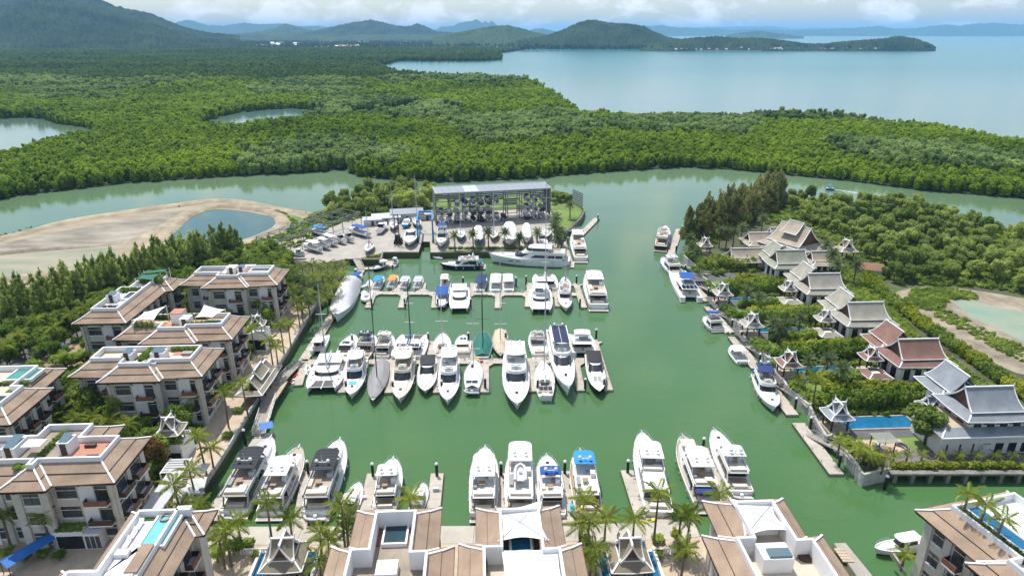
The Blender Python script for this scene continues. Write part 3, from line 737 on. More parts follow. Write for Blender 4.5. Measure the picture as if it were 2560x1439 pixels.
# ---- docks on the villa shore
for a, b, wh, pl in (((1698, 572), (1676, 640), 'beside the blue hulled trawler', 2), ((1694, 672), (1770, 752), 'beside the tall power catamaran', 2), ((1770, 766), (1824, 830), 'beside the blue awning cruiser and dinghy', 2),
                     ((1832, 841), (1892, 920), 'beside the small white hardtop boat', 2), ((1906, 938), (1982, 1036), 'beside the white yacht with navy roof', 2), ((1996, 1056), (2092, 1184), 'left empty off the swimming pool villa', 2), ((1492, 545), (1440, 598), 'angled off the grass point of the boatyard', 2), ((1408, 604), (1424, 660), 'beside the flybridge yacht at the yard point', 1)):
    t = thing('pontoon', 'concrete pontoon ' + wh, 'pontoon', group='single pontoons')
    A, B = P2(*a, DZ), P2(*b, DZ); slab_segments(t, A, B, 2.6, DZ, 'deck_unit', 4.5); cleats(t, A, B, 2.6, DZ)
    va, vb = Vector((*A, 0)), Vector((*B, 0)); d = (vb - va).normalized(); s = Vector((-d.y, d.x, 0))
    for i in range(pl): pile(va.lerp(vb, (.12, .86)[i]) + s * 1.45, ('at far end of pontoon ', 'at near end of pontoon ')[i] + wh)
# ---- parapet of the seawall, panel by panel
WALLP = mat('seawall_panel', (0.40, 0.395, 0.365), 0.9, var=.22, vscale=.8, bump=.15, bscale=3, space='WORLD')
def panel_wall(label, px, h, seg, th=.3, base=QZ, down=None, m=None, name='seawall'):
    t = thing(name, label, 'wall'); m = m or WALLP
    pts = [P(a, b, base) for a, b in px]
    for i in range(len(pts) - 1):
        a, b = pts[i], pts[i + 1]; L = (b - a).length; k = max(1, round(L / seg)); d = (b - a).normalized(); s = Vector((-d.y, d.x, 0)) * th / 2
        for j in range(k):
            p, q = a + d * (j * L / k + .14), a + d * ((j + 1) * L / k - .14)
            MB().prism([(p - s).to_2d(), (q - s).to_2d(), (q + s).to_2d(), (p + s).to_2d()], base - (down or 0), base + h).build('wall_panel', m, t)
            s2 = s * 1.4; p2, q2 = a + d * (j * L / k - .16), a + d * (j * L / k + .16)
            MB().prism([(p2 - s2).to_2d(), (q2 - s2).to_2d(), (q2 + s2).to_2d(), (p2 + s2).to_2d()], base - (down or 0) - .01, base + h + .1).build('wall_post', m, t)
    return t
panel_wall('long pale concrete seawall with panels along the palm promenade', [(790, 767), (760, 815), (700, 915)], .95, 3.2)
panel_wall('pale panelled seawall beside the front-left yachts below the thatched pavilion roof', [(664, 972), (627, 1031), (573, 1122), (476, 1272)], .95, 3.2)
panel_wall('dark stained quay wall of the boatyard left of the slipway', [(864, 648), (952, 649), (957, 631), (1046, 631)], .25, 6, .5, down=2.4, m=CONC_D)
panel_wall('dark stained quay wall of the boatyard behind the large white yacht', [(1076, 632), (1250, 629), (1398, 625)], .25, 6, .5, down=2.4, m=CONC_D)
panel_wall('dark curved wall around the grass point of the boatyard', [(1412, 582), (1432, 566), (1451, 548), (1461, 530), (1456, 518)], .5, 4, .5, down=2.4, m=CONC_D)
panel_wall('dark quay wall below the palm grove beside the covered grey boat', [(862, 650), (846, 702), (824, 742)], .35, 5, .5, down=2.4, m=CONC_D)
panel_wall('pale quay wall along the villa gardens opposite the docks', [(1709, 641), (1736, 664), (1753, 691), (1789, 718), (1802, 762), (1820, 787), (1865, 827), (1883, 862), (1941, 916), (1966, 967), (2024, 1018)], .55, 5, .45, down=2.4, m=WALLP)
panel_wall('pale angular quay wall around the swimming pool villa', [(2024, 1018), (2036, 1047), (2065, 1095), (2082, 1090), (2140, 1164), (2157, 1191), (2222, 1176)], .6, 5, .45, down=2.4, m=WALLP)

# ================================================================ boats
GEL = mat('white_gelcoat', (0.80, 0.80, 0.79), 0.22, var=.03, vscale=.5)
GELG = mat('light_grey_gelcoat', (0.50, 0.51, 0.52), 0.25, var=.04, vscale=.5)
CREAM = mat('cream_gelcoat', (0.76, 0.71, 0.60), 0.25, var=.04, vscale=.5)
NAVY = mat('navy_paint', (0.010, 0.016, 0.035), 0.15)
STRIPE = mat('antifouling_blue', (0.02, 0.03, 0.06), 0.5)
GLASS = mat('tinted_glass', (0.012, 0.016, 0.020), 0.04, spec=0.8)
CLEAR = mat('pale_screen_glass', (0.20, 0.25, 0.26), 0.05, spec=0.8)
TEAK = mat('teak_deck', (0.32, 0.215, 0.125), 0.7, var=.15, vscale=3, stretch=(1, 8, 1))
TEAKG = mat('silvered_teak', (0.40, 0.345, 0.28), 0.75, var=.12, vscale=3, stretch=(1, 8, 1))
NONSKID = mat('nonskid_deck', (0.68, 0.67, 0.63), 0.6, var=.05, vscale=2)
CUSH = mat('cream_cushion', (0.66, 0.61, 0.52), 0.8, var=.06, vscale=2)
CUSHG = mat('grey_cushion', (0.28, 0.29, 0.30), 0.8, var=.08, vscale=2)
INOX = mat('stainless_rail', (0.62, 0.63, 0.64), 0.3, 0.8)
ENG = mat('outboard_cowl', (0.05, 0.05, 0.055), 0.3)
SOLAR = mat('solar_cells', (0.012, 0.022, 0.055), 0.12, spec=.7)
MESHN = mat('trampoline_net', (0.10, 0.10, 0.10), 0.8)
MASTM = mat('anodised_mast', (0.55, 0.56, 0.57), 0.4, .4)
RIGG = mat('steel_wire', (0.35, 0.36, 0.36), .5)
MASTD = mat('carbon_mast', (0.02, 0.02, 0.022), 0.35)
CANV = {}
for k_, c_ in dict(blue=(0.012, 0.075, 0.30), sky=(0.02, 0.24, 0.52), navy=(0.012, 0.035, 0.13), grey=(0.27, 0.27, 0.275), light=(0.55, 0.55, 0.54), charcoal=(0.022, 0.026, 0.034), black=(0.02, 0.02, 0.022), orange=(0.62, 0.27, 0.06),
                   green=(0.01, 0.14, 0.105), tan=(0.54, 0.44, 0.32), white=(0.80, 0.80, 0.79), beige=(0.62, 0.56, 0.45), teal=(0.015, 0.13, 0.20), red=(0.50, 0.03, 0.02), cyan=(0.06, 0.42, 0.55), yellow=(0.65, 0.50, 0.05)).items():
    CANV[k_] = mat('canvas_' + k_, c_, 0.75, var=.07, vscale=.7, bump=.12, bscale=2.5)

def plan(t, tr=.86, p=2.1, q=.72, mx=.48):
    if t < mx: return tr + (1 - tr) * math.sin(math.pi / 2 * t / mx)
    s = (t - mx) / (1 - mx); return max(0.0, 1 - s ** p) ** q
def make_hull(root, L, B, fb, rise, mt=None, deck=None, tr=.86, p=2.1, rake=.07, lip=.12, bul=.16, stripe=None, yoff=0.0, name='hull', n=15, q=.72, flare=.12):
    rings = []; dk = []
    for i in range(n):
        t = i / (n - 1); t = t ** .9 if t < 1 else 1
        w = B / 2 * plan(t, tr, p, q); ww = B / 2 * plan(min(1, t * 1.04), tr * .96, p * .9, q * 1.25) * (.94 - flare * t)
        zd = fb + rise * max(0, (t - .25) / .75) ** 1.8
        x = t * L; xw = t * L * (1 - rake); xm = (x + xw) / 2
        wi = max(0, w - lip); w2 = (w * .55 + ww * .45)
        pr = [(x - (.1 if t > .9 else 0), wi, zd - bul), (x, wi, zd), (x, w, zd), (x * .3 + xm * .7, w2, zd * .55), (xw, ww, .22), (xw, ww * .98, 0.0), (xw, 0, -.45)]
        rings.append([(a, b + yoff, c) for a, b, c in pr] + [(a, -b + yoff, c) for a, b, c in pr[-2::-1]])
        dk.append([(pr[0][0], wi + yoff, pr[0][2]), (pr[0][0], -wi + yoff, pr[0][2])])
    h = MB(); h.loft(rings, False)
    h.face(list(range(12, -1, -1)))        # transom
    k = len(rings[0])
    ms = [mt or GEL, stripe or STRIPE]
    for i in range((n - 1) * (k - 1)):
        if i % (k - 1) in (4, 5, 6, 7): h.mi[i] = 1
    h.build(name, ms, root, 40)
    d = MB(); d.loft(dk, False); d.build('deck', deck or NONSKID, root)
    return lambda t: (B / 2 * plan(t, tr, p, q), fb + rise * max(0, (t - .25) / .75) ** 1.8)
def outline(xr, xf, w, nose, wr=1.0, k=9, e=.75):
    pts = [(xr, -w * wr)] + [(xr + (xf - nose - xr) * i / 4, -w * (wr + (1 - wr) * i / 4)) for i in (1, 2, 3)]
    for i in range(k + 1):
        a = -math.pi / 2 + math.pi * i / k
        c, s = math.cos(a), math.sin(a)
        pts.append((xf - nose + nose * max(0, c) ** e, w * math.copysign(abs(s) ** e, s)))
    pts += [(xr + (xf - nose - xr) * i / 4, w * (wr + (1 - wr) * i / 4)) for i in (3, 2, 1)] + [(xr, w * wr)]
    return pts
def tier(root, name, xr, xf, w, z0, z1, nose, rf=0.0, rr=0.0, tap=.9, m=None, wins=(), top=None, wr=1.0, sub='window', glass=None, crown=.05):
    A = outline(xr, xf, w, nose, wr); B = outline(xr + rr, xf - rf, w * tap, nose * .8, wr)
    n = len(A); b = MB()
    C = [((x - (xr + xf) / 2) * .9 + (xr + xf) / 2 - rf * .05, y * .82) for x, y in B]
    b.loft([[(x, y, z0) for x, y in A], [(x, y, z1) for x, y in B]], True)
    b.m(1).loft([[(x, y, z1) for x, y in B], [(x, y, z1 + crown) for x, y in C]], True)
    b.add([(x, y, z1 + crown) for x, y in C], [tuple(range(n))])
    o = b.build(name, [m or GEL, top or m or GEL], root, 38)
    for kind, fa, fb_ in wins:
        rngs = dict(front=[(5, 12)], side=[(0, 1), (1, 2), (2, 4), (n - 2, n - 1), (n - 3, n - 2), (n - 5, n - 3)], sideone=[(0, 4), (n - 5, n - 1)], wrap=[(0, n - 1)], rear=[(n - 1, n)])[kind]
        for i0, i1 in rngs:
            g = MB(); ra, rb = [], []
            for i in range(i0, i1 + 1):
                ii = i % n
                for r_, f in ((ra, fa), (rb, fb_)):
                    x = A[ii][0] + (B[ii][0] - A[ii][0]) * f; y = A[ii][1] + (B[ii][1] - A[ii][1]) * f
                    cx = (xr + xf) / 2; dx, dy = (x - cx) / max(.5, (xf - xr) / 2), y / max(.5, w); ln = math.hypot(dx, dy) or 1
                    if kind in ('side', 'sideone'): dx, dy, ln = 0, math.copysign(1, y), 1
                    if kind == 'rear': dx, dy, ln = -1, 0, 1
                    r_.append((x + dx / ln * .025, y + dy / ln * .025, z0 + (z1 - z0) * f + .01))
            if kind in ('side', 'sideone') and i1 - i0 <= 2:      # a mullion at each end
                for r_ in (ra, rb):
                    a_, c_ = Vector(r_[0]), Vector(r_[-1]); r_[0], r_[-1] = tuple(a_.lerp(c_, .05)), tuple(a_.lerp(c_, .95))
            g.loft([ra, rb], False).build('windscreen' if kind == 'front' else sub, glass or GLASS, o)
    return o
def slab(root, name, xr, xf, w, nose, z, th, m, wr=1.0, crown=.06):
    A = outline(xr, xf, w, nose, wr); n = len(A); cx = (xr + xf) / 2
    C = [((x - cx) * .9 + cx, y * .8) for x, y in A]
    b = MB().loft([[(x, y, z) for x, y in A], [(x, y, z + th) for x, y in A], [(x, y, z + th + crown) for x, y in C]], True, True)
    return b.build(name, m, root, 40)
def coaming(root, xr, xf, w, nose, z0, z1, m, wr=1.0, th=.14, name='coaming', lean=.0):
    A = outline(xr, xf, w, nose, wr); I = outline(xr, xf - th, w - th, max(.05, nose - th), wr)
    rings = [[(x, y, z0) for x, y in A], [(x - lean, y * .97, z1) for x, y in A], [(x - lean, y * .97, z1) for x, y in I], [(x, y, z0) for x, y in I]]
    return MB().loft(rings, False).build(name, m, root, 45)
def solar_panel(root, x0, x1, y0, y1, z, nx, ny):
    for i in range(nx):
        for j in range(ny):
            a, b = x0 + (x1 - x0) * i / nx, x0 + (x1 - x0) * (i + 1) / nx; c, d = y0 + (y1 - y0) * j / ny, y0 + (y1 - y0) * (j + 1) / ny
            MB().box(a + .05, b - .05, c + .05, d - .05, z, z + .05).build('solar_panel', SOLAR, root)
def rail(root, L, f, t0, t1, h=.65, inset=.06, posts=7):
    for sg in (-1, 1):
        r = MB(); top = []
        for i in range(posts + 1):
            t = t0 + (t1 - t0) * i / posts; w, z = f(min(t, .985)); p = Vector((t * L, sg * max(.06, w - inset), z))
            top.append(p + Vector((.0, 0, h)))
            r.tube([p, p + Vector((0, 0, h))], .022, 4, False)
        r.tube(top, .03, 4); r.build('bow_rail', INOX, root)
def outboards(root, n, sp, z, x=-.35, m=None, s=1.0):
    for i in range(n):
        y = (i - (n - 1) / 2) * sp
        e = MB().loft([[(x - .42 * s, y - .2 * s, z), (x + .28 * s, y - .22 * s, z), (x + .28 * s, y + .22 * s, z), (x - .42 * s, y + .2 * s, z)], [(x - .5 * s, y - .22 * s, z + .5 * s), (x + .3 * s, y - .24 * s, z + .55 * s), (x + .3 * s, y + .24 * s, z + .55 * s), (x - .5 * s, y + .22 * s, z + .5 * s)],
                       [(x - .35 * s, y - .14 * s, z + .75 * s), (x + .15 * s, y - .16 * s, z + .8 * s), (x + .15 * s, y + .16 * s, z + .8 * s), (x - .35 * s, y + .14 * s, z + .75 * s)]], True, True)
        e.box(x - .12 * s, x + .14 * s, y - .08 * s, y + .08 * s, z - .9 * s, z)
        e.build('outboard_engine', m or ENG, root, 40)
def radar_mast(root, x, z, w=.9, dome=True, h=.9):
    b = MB(); b.tube([(x, 0, z), (x - .2, 0, z + h)], .07, 6); b.beam((x - .15, -w, z + h * .55), (x - .15, w, z + h * .55), .12, .06); b.tube([(x - .2, 0, z + h), (x - .25, 0, z + h + 1.1)], .025, 4)
    b.build('radar_mast', GEL, root, 40)
    if dome:
        for sg in (-1, 1): MB().lathe([(.05, z + h * .55 + .03), (.3, z + h * .55 + .1), (.32, z + h * .55 + .3), (.2, z + h * .55 + .5), (.02, z + h * .55 + .56)], x - .15, sg * w * .8, 10).build('radar_dome', GEL, root, 60)
def tender(root, x, y, z, l=3.2, rz=0.0, m=None):
    c, s = math.cos(rz), math.sin(rz); r = .22 * l / 3.2
    T = lambda a, b, h: (x + a * c - b * s, y + a * s + b * c, z + h)
    w = l * .21
    pts = [T(-l / 2, -w, r), T(l * .15, -w, r), T(l * .38, -w * .7, r * 1.4), T(l * .5, 0, r * 1.8), T(l * .38, w * .7, r * 1.4), T(l * .15, w, r), T(-l / 2, w, r)]
    o = MB().tube(pts, r, 7).build('tender', m or CANV['light'], root, 60)
    MB().poly([T(-l / 2, -w, r * .6), T(l * .2, -w, r * .6), T(l * .4, 0, r), T(l * .2, w, r * .6), T(-l / 2, w, r * .6)]).build('tender_floor', GELG, o)
    MB().box(-.25, .25, -.25, .25, 0, .5).build('tender_console', GEL, o).location = T(0, 0, r * .6)
def boat_root(name, label, cat, stern, bow, z0=0.0, zb=1.6, zs=.5, group='boats moored in the marina'):
    S, Bw = P(*stern, z0 + zs), P(*bow, z0 + zb); d = Bw - S; d.z = 0
    t = thing(name, label, cat, (S.x, S.y, z0), math.atan2(d.y, d.x), group)
    return t, d.length

def flybridge(label, stern, bow, B=None, top='white', hull=None, deck=None, canvas=None, tend=False, plat=None, cushion=True, cab=(.20, .70), flyr=(.10, .58), topr=(.24, .52), side=('side', .30, .78), name='motor_yacht', rails=True, fbk=1.0, arch=False,
              solar=False, hullwin=True, gl=None, group='boats moored in the marina', z0=0.0, fullcan=None, tiers=1, bowshade=None, sup=None, hatch=True, deckcolor=None, stack=None):
    t, L = boat_root(name, label, 'motor yacht', stern, bow, z0, 2.2, .5, group)
    B = B or L * .27; fb = (.9 + .038 * L) * fbk; rise = .035 * L
    f = make_hull(t, L, B, fb, rise, hull, deck, p=2.3, rake=.06)
    hc = min(2.0, .9 + .055 * L); x0, x1 = cab[0] * L, cab[1] * L; zc = fb - .05; W = B * .40; sup = sup or GEL
    tier(t, 'cabin', x0, x1, W, zc, zc + hc, (x1 - x0) * .34, (x1 - x0) * .26, 0, .88, sup, [side, ('front', .34, .94), ('rear', .1, .8)], glass=gl)
    # raised foredeck trunk
    tier(t, 'foredeck_trunk', x1 - .12 * L, .90 * L, B * .30, fb + .05, fb + rise * .55 + .28, .16 * L, .05 * L, 0, .82, sup)
    if hatch:
        MB().box(.80 * L, .84 * L, -.3, .3, fb + rise * .55 + .33, fb + rise * .55 + .40).build('deck_hatch', GLASS, t)
        MB().beam((.955 * L, 0, fb + rise * .93), (1.02 * L, 0, fb + rise * .98), .22, .1).build('anchor_roller', INOX, t)
    if cushion: slab(t, 'sun_pad', .70 * L, .79 * L, B * .2, .2, fb + rise * .35 + .30, .14, CUSH if cushion is True else CANV[cushion])
    zf = zc + hc; fx0, fx1 = flyr[0] * L, flyr[1] * L
    for sg in (-1, 1):                       # wings that carry the overhang
        MB().beam((fx0 + .3, sg * W * .9, fb), (fx0 + .3 + .04 * L, sg * W * .9, zf), .12, .5, up=(1, 0, 0)).build('deck_support', sup, t)
    fo = slab(t, 'flybridge_deck', fx0, fx1, W * .98, .08 * L, zf - .02, .14, sup)
    slab(t, 'flybridge_floor', fx0 + .15, fx1 - .05 * L, W * .86, .05 * L, zf + .13, .06, deckcolor or TEAKG, crown=.005)
    coaming(t, fx0 + .1, fx1, W * .96, .09 * L, zf + .1, zf + .62, sup, lean=.12)
    MB().box(fx1 - .12 * L, fx1 - .07 * L, -W * .45, W * .45, zf + .15, zf + .95).build('helm_console', sup, t)
    MB().loft([[(fx1 - .075 * L, -W * .5, zf + .62), (fx1 - .055 * L, 0, zf + .62), (fx1 - .075 * L, W * .5, zf + .62)], [(fx1 - .10 * L, -W * .46, zf + 1.1), (fx1 - .08 * L, 0, zf + 1.1), (fx1 - .10 * L, W * .46, zf + 1.1)]], False).build('flybridge_screen', CLEAR, t)
    for sx in (.05, .62):
        MB().box(fx0 + sx * (fx1 - fx0) * .8, fx0 + sx * (fx1 - fx0) * .8 + .05 * L, -W * .75, W * (.75 if sx < .5 else -.1), zf + .19, zf + .62).build('flybridge_sofa', CUSH if sx < .5 else CUSHG, t)
    fl_ = fx1 - fx0
    if L > 13 and tiers == 1:
        MB().box(fx0 + .24 * fl_, fx0 + .34 * fl_, -W * .15, W * .35, zf + .75, zf + .82).build('deck_table', TEAK, t); MB().box(fx0 + .20 * fl_, fx0 + .40 * fl_, W * .52, W * .80, zf + .19, zf + .66).build('side_sofa', CUSHG if len(label) % 2 else CUSH, t)
        MB().box(fx0 + .42 * fl_, fx0 + .52 * fl_, -W * .80, -W * .40, zf + .19, zf + 1.1).build('bar_unit', sup, t); MB().box(fx0 + .06 * fl_ + .05 * L, fx0 + .17 * fl_ + .03 * L, -W * .7, -W * .1, zf + .19, zf + .45).build('sun_bed', CANV['light'], t)
    if top:
        a, b = topr[0] * L, topr[1] * L; zt = zf + 1.95
        mt = GEL if top == 'white' else CANV[top]
        for px_ in (a + .25, b - .35):
            for sg in (-1, 1): MB().tube([(px_ - (.5 if px_ < (a + b) / 2 else -.3), sg * W * .88, zf + .4), (px_, sg * W * .78, zt + .02)], .06 if top == 'white' else .035, 6).build('roof_post', GEL if top == 'white' else INOX, t)
        o = slab(t, 'hardtop' if top == 'white' else 'canvas_top', a, b, W * .92, (b - a) * .22, zt, .12 if top == 'white' else .08, mt, crown=.10)
        if top in ('charcoal', 'black'):
            for i in range(1, 7): MB().beam((a + (b - a) * i / 7, -W * .8, zt + .2), (a + (b - a) * i / 7, W * .8, zt + .2), .07, .05).build('canvas_rib', CANV[top], o)
        if solar: solar_panel(o, a + .3, b - .3, -W * .82, W * .82, zt + .23, solar, 2)
        radar_mast(t, a + (.25 if not solar else .1) * (b - a), zt + .12, .55 * W)
    else:
        radar_mast(t, fx0 + .3 * (fx1 - fx0), zf + .5, .6 * W, h=1.6)
        for sg in (-1, 1): MB().tube([(fx0 + .2 * (fx1 - fx0), sg * W * .85, zf + .4), (fx0 + .28 * (fx1 - fx0), sg * W * .6, zf + 1.7), (fx0 + .28 * (fx1 - fx0), 0, zf + 1.75)], .1, 6).build('radar_arch', sup, t, 50)
    if arch:
        for sg in (-1, 1): MB().loft([[(x0 - .4, sg * W * .96, fb), (x0 + .10 * L, sg * W * .96, fb)], [(fx0 + .05 * L, sg * W, zf + .1), (fx0 + .26 * L, sg * W, zf + .1)]], False).build('side_wing', GLASS, t)
    if tiers == 2:   # an enclosed upper saloon
        tier(t, 'upper_cabin', .26 * L, .56 * L, W * .82, zf + .15, zf + 2.05, .10 * L, .06 * L, 0, .92, sup, [('wrap', .42, .85)])
    # cockpit, stairs and bathing platform
    MB().box(.03 * L, x0 - .05, -B * .36, B * .36, fb - .155, fb - .10).build('cockpit_floor', plat or TEAKG, t)
    MB().box(.035 * L, .075 * L, -B * .26, B * .26, fb - .12, fb + .38).build('cockpit_sofa', CUSH, t)
    MB().box(.10 * L, .14 * L, -B * .12, B * .12, fb + .25, fb + .32).build('cockpit_table', TEAK, t)
    ps = slab(t, 'swim_platform', -.055 * L, .02 * L, B * .42, .1, .30, .16, GEL, crown=.0)
    MB().box(-.05 * L, .008 * L, -B * .38, B * .38, .462, .475).build('platform_planks', plat or TEAKG, ps)
    for sg in (-1, 1):
        st = MB()
        for i in range(4): st.box(-.01 * L + i * .012 * L, .03 * L + .012 * L * i, sg * B * .36 - .35, sg * B * .36 + .35, .45, .45 + (fb - .4) * (i + 1) / 4.2)
        st.build('stern_steps', plat or TEAKG, t)
    if tend: tender(t, -.02 * L, 0, .48, min(3.6, B * .72), math.pi / 2)
    if hullwin:
        for sg in (-1, 1):
            for i in range(3):
                tt = .50 + .09 * i; w, _ = f(tt)
                MB().beam((tt * L, sg * (w * .93 + .02), fb * .66 + rise * .12), ((tt + .06) * L, sg * (f(tt + .06)[0] * .93 + .02), fb * .66 + rise * .16), .05, .26).build('hull_window', GLASS, t)
    if rails: rail(t, L, f, .55, .985)
    if fullcan:
        slab(t, 'aft_awning', *[v * L for v in fullcan[:2]], W * .9, .1, zf - .35, .06, CANV[fullcan[2]])
    if bowshade:
        slab(t, 'bow_awning', .72 * L, .84 * L, B * .24, .1, fb + rise + 1.0, .05, CANV[bowshade])
        for sg in (-1, 1):
            for xx in (.73, .83): MB().tube([(xx * L, sg * B * .22, fb + rise * .4), (xx * L, sg * B * .22, fb + rise + 1.0)], .03, 5).build('awning_pole', INOX, t)
    for sg in (-1, 1):
        for xx in (.2, .45, .62):
            w, z = f(xx); MB().lathe([(.02, z - 1.0), (.14, z - .9), (.14, z - .35), (.02, z - .25)], xx * L, sg * (w + .13), 6).build('fender', GELG, t, 60)
    return t, L

def sport(label, stern, bow, B=None, hull=None, deck=None, roof=None, black=False, cover=None, sunroof=True, group='boats moored in the marina', z0=0.0, canvas=None, name='sport_cruiser', cushion='beige', arch=False, plat=None):
    """low express cruiser: swept cabin, raked windscreen, open cockpit"""
    t, L = boat_root(name, label, 'sport cruiser', stern, bow, z0, 1.7, .5, group)
    B = B or L * .29; fb = .75 + .035 * L; rise = .03 * L
    f = make_hull(t, L, B, fb, rise, hull, deck, p=2.4, rake=.07)
    W = B * .40
    tier(t, 'foredeck_trunk', .5 * L, .88 * L, B * .31, fb - .02, fb + rise * .5 + .35, .2 * L, .07 * L, 0, .8, GEL)
    for i, sg in enumerate((-1, 1)): MB().box(.66 * L, .78 * L, sg * B * .10 - B * .085, sg * B * .10 + B * .085, fb + rise * .5 + .36, fb + rise * .5 + .46).build('sun_pad', CUSHG if black else CANV[cushion], t)
    zc = fb + .1; hc = 1.45
    tier(t, 'cabin', .24 * L, .62 * L, W, zc, zc + hc, .16 * L, .17 * L, .02 * L, .80, GEL if not black else GEL, [('sideone', .38, .86), ('front', .22, .95), ('rear', .1, .9)], top=roof)
    if sunroof: slab(t, 'sunroof', .31 * L, .44 * L, W * .52, .06 * L, zc + hc + .05, .03, GLASS)
    if arch: radar_mast(t, .28 * L, zc + hc + .04, .4 * W, False, .5)
    if canvas:
        a, b = .10 * L, .42 * L
        slab(t, 'canvas_top', a, b, W * .95, .08 * L, zc + hc + .25, .08, CANV[canvas], crown=.12)
        for sg in (-1, 1):
            for xx in (a + .2, b - .5): MB().tube([(xx, sg * W * .92, fb), (xx, sg * W * .85, zc + hc + .26)], .03, 5).build('canvas_frame', INOX, t)
    if cover: slab(t, 'cockpit_cover', .03 * L, .5 * L, B * .42, .12 * L, fb + .35, .2, CANV[cover], crown=.3)
    MB().box(.04 * L, .24 * L, -B * .36, B * .36, fb - .155, fb - .1).build('cockpit_floor', plat or TEAKG, t)
    MB().box(.05 * L, .11 * L, -B * .32, B * .32, fb - .12, fb + .35).build('cockpit_sofa', CUSH, t)
    MB().box(.13 * L, .22 * L, B * .22, B * .34, fb - .12, fb + .35).build('side_sofa', CUSH, t)
    ps = slab(t, 'swim_platform', -.06 * L, .03 * L, B * .40, .1, .28, .14, GEL, crown=0)
    MB().box(-.05 * L, .02 * L, -B * .36, B * .36, .422, .432).build('platform_planks', plat or TEAKG, ps)
    rail(t, L, f, .5, .98, .5, posts=5)
    return t, L

def canopyboat(label, stern, bow, B=None, top='blue', stripes=None, engines=3, hull=None, bowc=None, cab=False, group='small canopy boats of the first row', z0=0.0, topr=(.10, .60), name='speedboat'):
    """open day-tripper: long hull with rows of seats under a canvas roof, outboards on the stern"""
    t, L = boat_root(name, label, 'speedboat', stern, bow, z0, 1.3, .4, group)
    B = B or L * .29; fb = .95; rise = .035 * L
    f = make_hull(t, L, B, fb, rise, hull, NONSKID, tr=.92, p=2.3, rake=.08, bul=.3)
    W = B * .43; zt = fb + 1.75; a, b = topr[0] * L, topr[1] * L
    o = slab(t, 'canvas_roof', a, b, W, .06 * L, zt, .09, CANV[top], crown=.16)
    if stripes:
        for i in range(4):
            s0 = a + (b - a) * (.06 + i * .24); MB().box(s0, s0 + (b - a) * .11, -W * .78, W * .78, zt + .2, zt + .262).build('roof_stripe', CANV[stripes], o)
    for sg in (-1, 1):
        for k in range(3):
            xx = a + .2 + (b - a - .5) * k / 2; MB().tube([(xx, sg * W * .95, fb - .1), (xx, sg * W * .9, zt + .02)], .035, 5).build('roof_post', INOX, t)
    for k in range(4):
        xx = a + .3 + (b - a) * .22 * k
        for sg in (-1, 1): MB().box(xx, xx + .5, sg * W * .55 - W * .28, sg * W * .55 + W * .28, fb - .3, fb + .15).build('bench_seat', CUSH if k % 2 else GELG, t)
    tier(t, 'foredeck', .60 * L, .94 * L, B * .33, fb - .1, fb + rise * .6 + .2, .2 * L, .03 * L, 0, .85, GEL)
    MB().loft([[(.60 * L, -W * .8, fb + .1), (.655 * L, 0, fb + .1), (.60 * L, W * .8, fb + .1)], [(.575 * L, -W * .76, fb + .85), (.62 * L, 0, fb + .85), (.575 * L, W * .76, fb + .85)]], False).build('windscreen', GLASS, t)
    if bowc: slab(t, 'bow_pad', .72 * L, .90 * L, B * .22, .1 * L, fb + rise * .6 + .2, .1, CANV[bowc])
    MB().box(.0, .07 * L, -W * .8, W * .8, fb - .3, fb + .1).build('stern_bench', GEL, t)
    if engines: outboards(t, engines, .62, .55, m=GELG if engines > 1 else None)
    rail(t, L, f, .62, .97, .4, posts=4)
    return t, L

